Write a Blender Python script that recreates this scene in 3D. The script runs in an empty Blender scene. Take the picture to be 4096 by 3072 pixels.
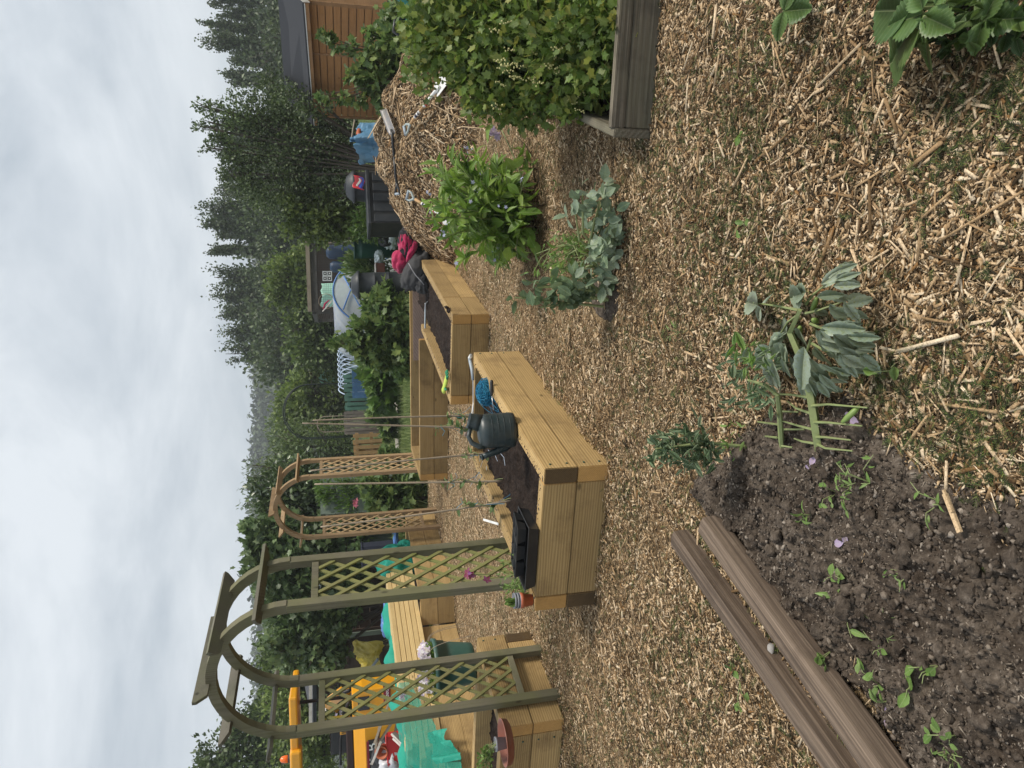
import bpy, bmesh, math, random
import numpy as np
from mathutils import Vector, Matrix, Quaternion

random.seed(7)
RNG = np.random.default_rng(11)
SC = bpy.context.scene
COL = SC.collection
rad = math.radians
U = random.uniform

# ------------------------------------------------------------------ camera numbers (a phone held sideways)
FPX, PITCH, ROLL, CAMH = 2839.3, .2377, -.0366, 1.5199
_f = np.array([0, math.cos(PITCH), -math.sin(PITCH)])
_u0 = np.array([0, math.sin(PITCH), math.cos(PITCH)])
_r0 = np.array([1., 0, 0])
_r = math.cos(ROLL)*_r0 + math.sin(ROLL)*_u0
_u = -math.sin(ROLL)*_r0 + math.cos(ROLL)*_u0


def ray(X, Y):
    return _f + _r*((3072-Y)-1536)/FPX + _u*(2048-X)/FPX


def at(X, Y, d):
    """the point seen at a pixel of the photograph, d metres in front"""
    q = ray(X, Y)
    q = q*(d/q[1])
    return Vector((q[0], q[1], q[2]+CAMH))


def on(X, Y, z=0.):
    """the point of the horizontal plane at height z seen at a pixel"""
    q = ray(X, Y)
    t = (z-CAMH)/q[2]
    return Vector((q[0]*t, q[1]*t, z))


def pile_h(x, y):
    """height of the heap of wood chips"""
    x = np.asarray(x, float)
    y = np.asarray(y, float)
    dx = x-3.35
    rx = np.where(dx < 0, 1.75, 1.45)
    dy = y-9.7
    ry = np.where(dy < 0, 2.6, 1.6)
    r2 = (dx/rx)**2+(dy/ry)**2
    s = np.clip(1-r2, 0, 1)
    return .86*s**.85*(1+.06*np.sin(5*x+3*y)+.05*np.sin(9*x-7*y))


def hit(X, Y):
    """where the pixel's ray meets the ground or the heap"""
    q = ray(X, Y)
    t = 3.
    while t < 40:
        p = q*t
        if p[2]+CAMH <= pile_h(p[0], p[1]):
            break
        t += .01
    return Vector((p[0], p[1], p[2]+CAMH))


# ------------------------------------------------------------------ objects
def tag(o, label=None, cat=None, group=None, kind=None):
    if label: o['label'] = label
    if cat: o['category'] = cat
    if group: o['group'] = group
    if kind: o['kind'] = kind
    return o


def thing(name, label, cat, loc=(0, 0, 0), group=None):
    o = bpy.data.objects.new(name, None)
    o.empty_display_size = .1
    COL.objects.link(o)
    o.location = loc
    return tag(o, label, cat, group)


def wloc(o):
    v = Vector((0, 0, 0))
    while o is not None:
        v += o.location
        o = o.parent
    return v


def link(me, name, mat, parent=None, smooth=False):
    o = bpy.data.objects.new(name, me)
    COL.objects.link(o)
    if parent is not None:
        o.parent = parent
    if mat is not None:
        me.materials.append(mat)
    if smooth:
        me.polygons.foreach_set('use_smooth', [True]*len(me.polygons))
    return o


class MB:
    """collects shapes (world coordinates) and links them as ONE mesh"""
    def __init__(s):
        s.v = []; s.f = []

    def add(s, vs, fs):
        n = len(s.v)
        s.v += [tuple(v) for v in vs]
        s.f += [tuple(i+n for i in f) for f in fs]
        return s

    def box(s, c, d, R=None):
        c = Vector(c)
        vs = []
        for z in (-.5, .5):
            for x, y in ((-.5, -.5), (.5, -.5), (.5, .5), (-.5, .5)):
                p = Vector((x*d[0], y*d[1], z*d[2]))
                if R is not None: p = R @ p
                vs.append(c+p)
        return s.add(vs, [(3, 2, 1, 0), (4, 5, 6, 7), (0, 1, 5, 4), (1, 2, 6, 5), (2, 3, 7, 6), (3, 0, 4, 7)])

    def bar(s, p, q, w, h, up=(0, 0, 1)):
        p = Vector(p); q = Vector(q)
        d = (q-p)
        L = d.length
        d.normalize()
        up = Vector(up)
        b = d.cross(up)
        if b.length < 1e-4: b = d.cross(Vector((1, 0, 0)))
        b.normalize()
        n = b.cross(d)
        R = Matrix((d, -b, n)).transposed()
        return s.box((p+q)/2, (L, w, h), R)

    def tube(s, pts, r, n=8, cap=True, flat=1.):
        pts = [Vector(p) for p in pts]
        k = len(pts)
        rs = r if isinstance(r, (list, tuple)) else [r]*k
        vs = []; fs = []
        prev = None
        for i, p in enumerate(pts):
            t = (pts[min(i+1, k-1)]-pts[max(i-1, 0)])
            if t.length < 1e-9: t = Vector((0, 0, 1))
            t.normalize()
            if prev is None:
                a = Vector((0, 0, 1)) if abs(t.z) < .9 else Vector((1, 0, 0))
                b = t.cross(a).normalized()
            else:
                b = (prev-t*prev.dot(t))
                if b.length < 1e-6: b = t.orthogonal()
                b.normalize()
            prev = b
            c = t.cross(b)
            for j in range(n):
                w = 2*math.pi*j/n
                vs.append(p+(b*math.cos(w)+c*math.sin(w)*flat)*rs[i])
        for i in range(k-1):
            for j in range(n):
                a = i*n+j; b2 = i*n+(j+1) % n
                fs.append((a, b2, b2+n, a+n))
        if cap:
            fs.append(tuple(range(n-1, -1, -1)))
            fs.append(tuple((k-1)*n+j for j in range(n)))
        return s.add(vs, fs)

    def lathe(s, prof, o=(0, 0, 0), n=28, R=None, sx=1., sy=1., closed=False):
        o = Vector(o)
        vs = []; fs = []
        for (r, z) in prof:
            for j in range(n):
                w = 2*math.pi*j/n
                p = Vector((r*math.cos(w)*sx, r*math.sin(w)*sy, z))
                if R is not None: p = R @ p
                vs.append(o+p)
        k = len(prof)
        for i in range(k-1):
            for j in range(n):
                a = i*n+j; b = i*n+(j+1) % n
                fs.append((a, b, b+n, a+n))
        if not closed:
            fs.append(tuple(range(n-1, -1, -1)))
            fs.append(tuple((k-1)*n+j for j in range(n)))
        return s.add(vs, fs)

    def prism(s, poly, axis_pts, ext):
        """polygon given by 3D points, extruded by the vector ext"""
        ext = Vector(ext)
        P = [Vector(p) for p in poly]
        n = len(P)
        vs = P+[p+ext for p in P]
        fs = [tuple(range(n-1, -1, -1)), tuple(range(n, 2*n))]
        for i in range(n):
            j = (i+1) % n
            fs.append((i, j, j+n, i+n))
        return s.add(vs, fs)

    def grid(s, fn, nu, nv):
        vs = [fn(i/(nu-1), j/(nv-1)) for i in range(nu) for j in range(nv)]
        fs = [(i*nv+j, (i+1)*nv+j, (i+1)*nv+j+1, i*nv+j+1) for i in range(nu-1) for j in range(nv-1)]
        return s.add(vs, fs)

    def obj(s, name, mat, parent=None, smooth=False, bevel=0., solid=0., sub=0, origin=None):
        base = wloc(parent) if parent is not None else Vector((0, 0, 0))
        oo = Vector(origin) if origin is not None else base
        me = bpy.data.meshes.new(name)
        me.from_pydata([(v[0]-oo.x, v[1]-oo.y, v[2]-oo.z) for v in s.v], [], s.f)
        me.update()
        o = link(me, name, mat, parent, smooth)
        o.location = oo-base
        if solid:
            m = o.modifiers.new('s', 'SOLIDIFY'); m.thickness = solid; m.offset = 0
        if sub:
            m = o.modifiers.new('u', 'SUBSURF'); m.levels = m.render_levels = sub
        if bevel:
            m = o.modifiers.new('b', 'BEVEL'); m.width = bevel; m.segments = 2
            m.limit_method = 'ANGLE'; m.angle_limit = rad(40)
        return o


def mesh_np(name, V, F, mat, parent=None, smooth=False, lp=None):
    """V (n,3) floats in world space, F (m,k) ints -> one mesh object"""
    V = np.asarray(V, np.float32)
    F = np.asarray(F, np.int32)
    base = wloc(parent) if parent is not None else Vector((0, 0, 0))
    V = V-np.array(base, np.float32)
    me = bpy.data.meshes.new(name)
    m, k = F.shape
    me.vertices.add(len(V))
    me.vertices.foreach_set('co', V.ravel())
    me.loops.add(m*k)
    me.loops.foreach_set('vertex_index', F.ravel())
    me.polygons.add(m)
    me.polygons.foreach_set('loop_start', np.arange(0, m*k, k, dtype=np.int32))
    me.polygons.foreach_set('loop_total', np.full(m, k, np.int32))
    me.update(calc_edges=True)
    me.validate()
    if lp is not None:
        a = me.attributes.new('lp', 'FLOAT_VECTOR', 'POINT')
        a.data.foreach_set('vector', np.asarray(lp, np.float32).ravel())
    return link(me, name, mat, parent, smooth)


def unit(a):
    return a/np.maximum(np.linalg.norm(a, axis=-1, keepdims=True), 1e-9)


# leaf outlines: x across, y along, z out of the blade; triangles
def _t(vs, fs):
    return np.array(vs, float), np.array(fs, int)


LEAF = {
    'quad': _t([(0, 0, 0), (.34, .5, .07), (0, 1, -.06), (-.34, .5, .07)], [(0, 1, 2), (0, 2, 3)]),
    'oval': _t([(0, 0, 0), (.2, .22, .03), (.3, .5, .05), (.19, .8, .0), (0, 1, -.1), (-.19, .8, .0), (-.3, .5, .05), (-.2, .22, .03), (0, .5, -.02)],
               [(0, 1, 8), (1, 2, 8), (2, 3, 8), (3, 4, 8), (4, 5, 8), (5, 6, 8), (6, 7, 8), (7, 0, 8)]),
    'lance': _t([(0, 0, 0), (.1, .2, .05), (.14, .45, .07), (.09, .75, .0), (0, 1, -.16), (-.09, .75, .0), (-.14, .45, .07), (-.1, .2, .05), (0, .45, .03), (0, .75, -.04)],
                [(0, 1, 8), (1, 2, 8), (2, 3, 9), (2, 9, 8), (3, 4, 9), (4, 5, 9), (5, 6, 9), (6, 8, 9), (6, 7, 8), (7, 0, 8)]),
    'lobe': _t([(0, .0, 0), (.22, -.1, .03), (.42, .12, .06), (.33, .3, .02), (.5, .55, .05), (.25, .6, .0), (.14, .74, .03), (0, 1, -.08),
                (-.14, .74, .03), (-.25, .6, .0), (-.5, .55, .05), (-.33, .3, .02), (-.42, .12, .06), (-.22, -.1, .03), (0, .42, -.03)],
               [(i, i+1, 14) for i in range(13)]+[(13, 0, 14)]),
    'blade': _t([(-.03, 0, 0), (.03, 0, 0), (.025, .5, .03), (-.025, .5, .03), (0, 1, -.12)], [(0, 1, 2), (0, 2, 3), (3, 2, 4)]),
}


def serrate(n=18, wid=.42):
    vs = [(0, 0, 0)]; fs = []
    for sgn in (1, -1):
        for i in range(1, n):
            t = i/n
            w = wid*math.sin(math.pi*t**.85)**.75*(1 if i % 2 else .86)
            vs.append((sgn*w, t+(.03 if i % 2 else 0), .12*w*w*2-.1*t*t))
    vs.append((0, 1.02, -.1))
    tip = len(vs)-1
    mids = []
    for i in range(1, n):
        vs.append((0, i/n, -.1*(i/n)**2-.02)); mids.append(len(vs)-1)
    for k in range(2):
        off = 1+k*(n-1)
        fs.append((0, off, mids[0]))
        for i in range(n-2):
            fs += [(off+i, off+i+1, mids[i+1]), (off+i, mids[i+1], mids[i])]
        fs.append((off+n-2, tip, mids[-1]))
    return np.array(vs, float), np.array(fs, int)


LEAF['serr'] = serrate(18, .42)
LEAF['bean'] = serrate(10, .175)


def leaf_arrays(P, D, N, S, tm, curl=None):
    T, F = LEAF[tm]
    P = np.asarray(P, float); D = unit(np.asarray(D, float)); N = np.asarray(N, float)
    n = len(P)
    S = np.broadcast_to(np.asarray(S, float), (n,))
    B = np.cross(D, N)
    bad = np.linalg.norm(B, axis=1) < 1e-4
    B[bad] = np.cross(D[bad], np.array([.3, .5, .81]))
    B = unit(B)
    N = np.cross(B, D)
    z = T[None, :, 2:3]*(curl[:, None, None] if curl is not None else 1)
    V = P[:, None]+S[:, None, None]*(T[None, :, 0:1]*B[:, None]+T[None, :, 1:2]*D[:, None]+z*N[:, None])
    FF = (F[None]+(np.arange(n)*len(T))[:, None, None]).reshape(-1, 3)
    return V.reshape(-1, 3), FF


def leaves(name, P, D, N, S, tm, mat, parent=None, curl=None):
    V, F = leaf_arrays(P, D, N, S, tm, curl)
    return mesh_np(name, V, F, mat, parent, lp=np.tile(LEAF[tm][0], (len(P), 1)))


def rdir(n, rng=RNG):
    return unit(rng.normal(size=(n, 3)))
# ------------------------------------------------------------------ materials
class NT:
    def __init__(s, name):
        s.m = bpy.data.materials.new(name); s.m.use_nodes = True
        s.t = s.m.node_tree; s.t.nodes.clear()
        s.out = s.n('ShaderNodeOutputMaterial')

    def n(s, typ, **kw):
        x = s.t.nodes.new(typ)
        for k, v in kw.items(): setattr(x, k, v)
        return x

    def l(s, a, b): s.t.links.new(a, b)

    def ramp(s, fac, cols, interp='LINEAR'):
        r = s.n('ShaderNodeValToRGB')
        cr = r.color_ramp
        cr.interpolation = interp
        while len(cr.elements) < len(cols): cr.elements.new(.5)
        for e, (p, c) in zip(cr.elements, cols):
            e.position = p; e.color = (*c, 1)
        s.l(fac, r.inputs[0])
        return r.outputs[0]

    def noise(s, vec, scale, detail=4, rough=.55, dist=0.):
        x = s.n('ShaderNodeTexNoise')
        x.inputs['Scale'].default_value = scale
        x.inputs['Detail'].default_value = detail
        x.inputs['Roughness'].default_value = rough
        x.inputs['Distortion'].default_value = dist
        if vec is not None: s.l(vec, x.inputs['Vector'])
        return x.outputs[0]

    def mapping(s, vec, scale=(1, 1, 1), loc=(0, 0, 0), rot=(0, 0, 0)):
        x = s.n('ShaderNodeMapping')
        x.inputs['Scale'].default_value = scale
        x.inputs['Location'].default_value = loc
        x.inputs['Rotation'].default_value = rot
        s.l(vec, x.inputs['Vector'])
        return x.outputs[0]

    def mix(s, a, b, f, typ='MIX'):
        x = s.n('ShaderNodeMixRGB', blend_type=typ)
        for k, v in ((0, f), (1, a), (2, b)):
            if isinstance(v, (int, float)): x.inputs[k].default_value = v
            elif isinstance(v, tuple): x.inputs[k].default_value = (*v, 1)
            else: s.l(v, x.inputs[k])
        return x.outputs[0]

    def math(s, op, a, b=0., c=0.):
        x = s.n('ShaderNodeMath', operation=op)
        for k, v in ((0, a), (1, b), (2, c)):
            if isinstance(v, (int, float)): x.inputs[k].default_value = v
            else: s.l(v, x.inputs[k])
        return x.outputs[0]

    def bsdf(s, col, rough=.6, bump=None, bstr=.3, bdist=.01, spec=.5, metal=0., alpha=None, sheen=0., coat=0.):
        b = s.n('ShaderNodeBsdfPrincipled')
        for k, v in (('Base Color', col), ('Roughness', rough), ('Metallic', metal), ('Alpha', 1. if alpha is None else alpha)):
            if isinstance(v, (int, float)): b.inputs[k].default_value = v
            elif isinstance(v, tuple): b.inputs[k].default_value = (*v, 1)
            else: s.l(v, b.inputs[k])
        b.inputs['Specular IOR Level'].default_value = spec
        b.inputs['Sheen Weight'].default_value = sheen
        b.inputs['Coat Weight'].default_value = coat
        if bump is not None:
            x = s.n('ShaderNodeBump')
            x.inputs['Strength'].default_value = bstr
            x.inputs['Distance'].default_value = bdist
            s.l(bump, x.inputs['Height']); s.l(x.outputs[0], b.inputs['Normal'])
        s.l(b.outputs[0], s.out.inputs[0])
        return b


def objco(t):
    return t.n('ShaderNodeTexCoord').outputs['Object']


def randvec(t, vec, amt=3.):
    """shift the pattern by the object's own random number"""
    r = t.n('ShaderNodeObjectInfo').outputs['Random']
    c = t.n('ShaderNodeCombineXYZ')
    m = t.math('MULTIPLY', r, amt)
    for k in range(3): t.l(m, c.inputs[k])
    a = t.n('ShaderNodeVectorMath', operation='ADD')
    t.l(vec, a.inputs[0]); t.l(c.outputs[0], a.inputs[1])
    return a.outputs[0], r


def wood(name, light, mid, dark, rings=26., stain=(.03, .025, .02), stain_amt=.35, rough=.75, axis='X', green=None, knots=True, bstr=.25, rv=.25, cracks=.25):
    t = NT(name)
    co, r = randvec(t, objco(t), 2.)
    if axis == 'Z': co = t.mapping(co, rot=(0, rad(90), 0))
    # long soft wobble of the heartwood, so that rings run as long grain on the sides and as arcs on the ends
    wob = t.noise(t.mapping(co, (.9, 3., 3.)), 1.3, 3)
    wv = t.n('ShaderNodeTexWave', wave_type='RINGS', rings_direction='X')
    wv.inputs['Scale'].default_value = rings
    wv.inputs['Distortion'].default_value = 5.5
    wv.inputs['Detail'].default_value = 2.
    wv.inputs['Detail Scale'].default_value = .55
    t.l(t.mapping(co, (.1, 1, 1), (0, .06, .13)), wv.inputs['Vector'])
    fine = t.noise(t.mapping(co, (2.5, 55, 55)), 1., 5, .65)
    c = t.ramp(wv.outputs[1], [(.0, dark), (.3, mid), (.7, light), (1., light)])
    c = t.mix(c, t.ramp(fine, [(.3, dark), (.65, light)]), .34)
    crack = t.noise(t.mapping(co, (1.1, 75, 75)), 1., 4, .6)
    c = t.mix(c, tuple(x*.35 for x in dark), t.math('MULTIPLY', t.ramp(crack, [(.56, (0, 0, 0)), (.66, (1, 1, 1))]), cracks))
    if cracks > .6:
        hair = t.noise(t.mapping(co, (2.2, 190, 190)), 1., 3, .6)
        c = t.mix(c, tuple(x*.45 for x in dark), t.math('MULTIPLY', t.ramp(hair, [(.42, (0, 0, 0)), (.62, (1, 1, 1))]), .75))
        c = t.mix(c, tuple(min(1, x*1.55) for x in light), t.math('MULTIPLY', t.ramp(hair, [(.28, (1, 1, 1)), (.42, (0, 0, 0))]), .6))
    c = t.mix(c, t.ramp(wob, [(.3, tuple(x*.72 for x in mid)), (.7, light)]), .38)
    if green is not None:
        g = t.noise(co, 2.6, 5, .6)
        c = t.mix(c, green, t.math('MULTIPLY', t.ramp(g, [(.4, (0, 0, 0)), (.62, (1, 1, 1))]), .75))
    if knots:
        v = t.n('ShaderNodeTexVoronoi', feature='F1'); v.inputs['Scale'].default_value = 2.6
        t.l(t.mapping(co, (1., 2.2, 2.2)), v.inputs['Vector'])
        k = t.ramp(v.outputs[0], [(.0, (1, 1, 1)), (.05, (.8, .8, .8)), (.085, (0, 0, 0))])
        c = t.mix(c, tuple(x*.4 for x in dark), t.math('MULTIPLY', k, .8))
    s = t.noise(co, 3.1, 6, .68)
    c = t.mix(c, stain, t.math('MULTIPLY', t.ramp(s, [(.5, (0, 0, 0)), (.72, (1, 1, 1))]), stain_amt))
    hv = t.n('ShaderNodeHueSaturation')
    t.l(c, hv.inputs['Color'])
    t.l(t.math('MULTIPLY_ADD', r, rv, 1-rv/2), hv.inputs['Value'])
    h = t.math('ADD', fine, t.math('MULTIPLY', wv.outputs[1], .4))
    t.bsdf(hv.outputs[0], rough, h, bstr, .004, .25)
    return t.m


def plain(name, col, rough=.5, var=.15, scale=6., bump=0., spec=.5, metal=0., dirt=None, dirt_amt=.3, bscale=40., coat=0., sheen=0.):
    t = NT(name)
    co, r = randvec(t, objco(t))
    n = t.noise(co, scale, 5, .6)
    c = t.mix(tuple(x*(1-var) for x in col), tuple(min(1, x*(1+var)) for x in col), n)
    if dirt is not None:
        d = t.noise(co, scale*.6, 7, .7)
        c = t.mix(c, dirt, t.math('MULTIPLY', t.ramp(d, [(.45, (0, 0, 0)), (.7, (1, 1, 1))]), dirt_amt))
    rr = t.math('MULTIPLY_ADD', n, .25, rough-.12)
    t.bsdf(c, rr, t.noise(co, bscale, 3) if bump else None, bump, .004, spec, metal, coat=coat, sheen=sheen)
    return t.m


def leafmat(name, cols, trans=.35, rough=.55, spec=.4, clump=None, cscale=1.2):
    """leaf by leaf colours, with light and dark boughs"""
    t = NT(name)
    isl = t.n('ShaderNodeNewGeometry').outputs['Random Per Island']
    k = len(cols)
    c = t.ramp(isl, [(i/(k-1), x) for i, x in enumerate(cols)])
    co = objco(t)
    nz = t.noise(co, cscale, 3)
    lo, hi = clump or (.7, 1.3)
    hv = t.n('ShaderNodeHueSaturation')
    t.l(c, hv.inputs['Color'])
    mr = t.n('ShaderNodeMapRange')
    for i, v in ((1, .35), (2, .65), (3, lo), (4, hi)): mr.inputs[i].default_value = v
    t.l(nz, mr.inputs[0]); t.l(mr.outputs[0], hv.inputs['Value'])
    # midrib and side veins, from each blade's own outline
    at_ = t.n('ShaderNodeAttribute', attribute_name='lp')
    sx = t.n('ShaderNodeSeparateXYZ'); t.l(at_.outputs['Vector'], sx.inputs[0])
    ax = t.math('ABSOLUTE', sx.outputs[0])
    rib = t.math('LESS_THAN', ax, .016)
    vein = t.math('GREATER_THAN', t.math('SINE', t.math('MULTIPLY_ADD', ax, -38., t.math('MULTIPLY', sx.outputs[1], 52.))), .86)
    pale = t.math('MAXIMUM', rib, t.math('MULTIPLY', vein, .45))
    c2 = t.mix(hv.outputs[0], t.mix(hv.outputs[0], (.55, .62, .35), .5), t.math('MULTIPLY', pale, .6))
    blot = t.noise(co, cscale*14+20, 4, .6)
    c2 = t.mix(c2, t.mix(c2, (.8, .78, .4), 1., 'MULTIPLY'), t.ramp(blot, [(.5, (0, 0, 0)), (.7, (1, 1, 1))]))
    b = t.bsdf(c2, rough, None, spec=spec)
    tr = t.n('ShaderNodeBsdfTranslucent')
    t.l(t.mix(hv.outputs[0], (1., .95, .35), .25, 'MULTIPLY'), tr.inputs[0])
    mx = t.n('ShaderNodeMixShader'); mx.inputs[0].default_value = trans
    t.l(b.outputs[0], mx.inputs[1]); t.l(tr.outputs[0], mx.inputs[2])
    t.l(mx.outputs[0], t.out.inputs[0])
    return t.m


def islandmat(name, cols, rough=.8, bump=True, interp='LINEAR', grain=True):
    t = NT(name)
    isl = t.n('ShaderNodeNewGeometry').outputs['Random Per Island']
    c = t.ramp(isl, cols, interp)
    n = t.noise(objco(t), 190., 2)
    c = t.mix(c, t.mix(c, (.35, .32, .28), .8, 'MULTIPLY'), t.ramp(n, [(.4, (0, 0, 0)), (.75, (1, 1, 1))]))
    dm = t.noise(objco(t), 1.7, 5, .65)
    c = t.mix(c, t.mix(c, (.52, .47, .4), 1., 'MULTIPLY'), t.math('MULTIPLY', t.ramp(dm, [(.5, (0, 0, 0)), (.68, (1, 1, 1))]), .8))
    t.bsdf(c, rough, spec=.2)
    return t.m


def net(name, col, alpha=.6, rough=.6, scale=500):
    t = NT(name)
    co = objco(t)
    n = t.noise(co, 7, 4)
    c = t.mix(tuple(x*.8 for x in col), tuple(min(1, x*1.15) for x in col), n)
    b = t.bsdf(c, rough, t.noise(co, 60, 3), .15, .004, .2, alpha=alpha)
    return t.m


M = {}
M['sleeper'] = wood('sleeper_wood', (.5, .345, .155), (.37, .245, .1), (.17, .105, .038), 24, (.16, .1, .045), .7, bstr=.4, rv=.4, cracks=.22)
M['sleeper_top'] = M['sleeper']
M['sleeper_dark'] = wood('sleeper_wood_dark', (.2, .14, .07), (.16, .11, .05), (.09, .06, .03), 24, (.04, .03, .02), .5)  # darker tone of the sleeper wood
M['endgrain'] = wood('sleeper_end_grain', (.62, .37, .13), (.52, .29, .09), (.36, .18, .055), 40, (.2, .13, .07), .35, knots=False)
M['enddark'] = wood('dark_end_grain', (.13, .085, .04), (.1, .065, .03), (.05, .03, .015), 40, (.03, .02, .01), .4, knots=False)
M['arch_old'] = wood('weathered_arch_wood', (.205, .185, .13), (.16, .145, .1), (.095, .086, .055), 40, (.06, .055, .04), .5, axis='Z', green=(.15, .15, .072))
M['lattice_old'] = wood('algae_green_lath', (.27, .25, .115), (.22, .21, .085), (.15, .145, .055), 40, (.09, .09, .04), .4, axis='Z', green=(.2, .215, .065), knots=False)
M['slat_old'] = wood('grey_arch_slat', (.17, .155, .125), (.13, .12, .095), (.07, .065, .05), 40, (.04, .04, .03), .5, green=(.12, .125, .07))
M['arch_new'] = wood('tan_arch_wood', (.37, .255, .145), (.3, .2, .105), (.2, .125, .06), 40, (.12, .08, .04), .4, axis='Z')
M['lattice_new'] = wood('tan_lath', (.5, .36, .2), (.42, .29, .15), (.3, .2, .1), 40, (.2, .14, .08), .3, axis='Z', knots=False)
M['oldboard'] = wood('grey_old_board', (.27, .23, .175), (.19, .16, .12), (.085, .07, .05), 14, (.05, .045, .035), .75, green=(.15, .14, .095), bstr=.8, cracks=1.)
M['timber_post'] = wood('brown_weathered_post', (.2, .15, .11), (.135, .096, .07), (.06, .042, .03), 13, (.05, .035, .025), .65, bstr=.9, cracks=.85)
M['lumber'] = wood('fresh_sawn_timber', (.66, .5, .25), (.6, .44, .2), (.46, .31, .12), 20, (.38, .26, .12), .25)
M['shed'] = wood('orange_shed_board', (.46, .24, .1), (.40, .2, .08), (.28, .13, .05), 16, (.2, .1, .05), .35)
M['shed_trim'] = wood('shed_trim', (.42, .24, .12), (.36, .2, .09), (.2, .1, .05), 30)
M['dark_shed'] = wood('dark_brown_shed_board', (.075, .05, .036), (.055, .036, .027), (.03, .02, .016), 16, (.08, .07, .05), .4)
M['green_board'] = wood('grey_green_board', (.17, .21, .17), (.14, .175, .14), (.09, .11, .09), 16, (.07, .08, .06), .4)
M['pallet_tan'] = wood('tan_pallet_wood', (.5, .32, .15), (.42, .26, .11), (.27, .16, .07), 20, (.15, .1, .06), .4)
M['pallet_grey'] = wood('grey_pallet_wood', (.27, .235, .195), (.21, .185, .155), (.12, .105, .09), 20, (.08, .07, .06), .4)
M['pallet_green'] = wood('green_pallet_wood', (.13, .27, .2), (.1, .21, .155), (.05, .11, .08), 20, (.2, .18, .14), .4)
M['pallet_blue'] = wood('blue_pallet_wood', (.09, .2, .36), (.07, .15, .29), (.03, .07, .15), 20, (.03, .05, .08), .3)
M['bamboo'] = wood('bamboo_cane', (.42, .34, .25), (.34, .27, .195), (.2, .155, .11), 40, (.12, .1, .08), .5, knots=False, rough=.55)
M['pink_board'] = wood('pinkish_board', (.42, .3, .24), (.35, .25, .2), (.22, .15, .12), 20, (.1, .07, .05), .4)

M['soil'] = None


def soilmat(name, a, b, c_, sc=1.):
    t = NT(name)
    co = objco(t)
    n1 = t.noise(co, 38*sc, 8, .7)
    n2 = t.noise(co, 6*sc, 5, .6)
    c = t.ramp(n1, [(.3, a), (.55, b), (.78, c_)])
    c = t.mix(c, t.mix(c, (.5, .47, .45), 1., 'MULTIPLY'), t.ramp(n2, [(.35, (1, 1, 1)), (.6, (0, 0, 0))]))
    t.bsdf(c, .92, n1, .9, .02, .15)
    return t.m


M['soil'] = soilmat('bed_compost', (.016, .011, .009), (.036, .025, .02), (.075, .053, .04), 1.4)
M['earth'] = soilmat('dug_earth', (.045, .036, .028), (.14, .112, .088), (.33, .28, .23))
M['crumb'] = islandmat('earth_crumbs', [(0, (.035, .027, .021)), (.5, (.105, .083, .065)), (.88, (.2, .165, .134)), (1., (.35, .3, .25))])

# the ground under the chips
t = NT('woodchip_bed')
co = objco(t)
v = t.n('ShaderNodeTexVoronoi', feature='F1'); v.inputs['Scale'].default_value = 60
dv = t.n('ShaderNodeVectorMath', operation='ADD')
nn = t.n('ShaderNodeTexNoise'); nn.inputs['Scale'].default_value = 9; nn.inputs['Detail'].default_value = 3
t.l(co, nn.inputs['Vector']); t.l(co, dv.inputs[0]); t.l(nn.outputs[1], dv.inputs[1])
t.l(t.mapping(dv.outputs[0], (1, .45, 1)), v.inputs['Vector'])
c = t.ramp(v.outputs[1], [(0, (.03, .026, .014)), (.25, (.13, .083, .042)), (.5, (.32, .215, .115)), (.8, (.47, .335, .195)), (1, (.6, .46, .3))])
c = t.mix(c, (.05, .055, .022), t.math('MULTIPLY', t.ramp(t.noise(co, 2.2, 5), [(.42, (0, 0, 0)), (.66, (1, 1, 1))]), .6))
t.bsdf(c, .9, v.outputs[0], .6, .02, .15)
M['chipground'] = t.m
M['chips'] = islandmat('pale_wood_chips', [(0, (.09, .055, .028)), (.12, (.2, .125, .06)), (.26, (.40, .265, .14)), (.5, (.57, .405, .235)), (.78, (.7, .53, .345)), (1., (.8, .66, .47))])
M['fibre'] = islandmat('earth_fibres', [(0, (.12, .095, .075)), (.5, (.24, .2, .16)), (1., (.45, .39, .32))])
M['chips_dark'] = islandmat('brown_wood_chips', [(0, (.025, .02, .011)), (.45, (.07, .045, .022)), (.72, (.17, .095, .04)), (.9, (.28, .15, .055)), (1., (.40, .29, .18))])
M['sprig'] = islandmat('conifer_sprigs', [(0, (.022, .03, .014)), (.5, (.045, .062, .024)), (.8, (.08, .115, .035)), (1., (.19, .25, .06))])
M['twig'] = islandmat('brown_twig_bits', [(0, (.05, .036, .02)), (.5, (.12, .083, .045)), (1., (.3, .22, .13))])
M['pilebed'] = M['chipground']

t = NT('meadow_ground')
co = objco(t)
c = t.ramp(t.noise(co, .7, 8, .7), [(.3, (.045, .06, .022)), (.55, (.085, .12, .035)), (.75, (.15, .17, .06))])
t.bsdf(c, .95, t.noise(co, 30, 4), .5, .03, .1)
M['grassground'] = t.m
t = NT('gravel_path')
co = objco(t)
c = t.ramp(t.noise(co, 14, 8, .75), [(.3, (.2, .18, .15)), (.55, (.36, .33, .29)), (.75, (.5, .47, .42))])
t.bsdf(c, .95, t.noise(co, 40, 4), .5, .02, .1)
M['path'] = t.m
M['grass'] = leafmat('grass_blades', [(.065, .12, .025), (.12, .19, .045), (.18, .25, .065), (.28, .3, .12)], .3, .6)

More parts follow.
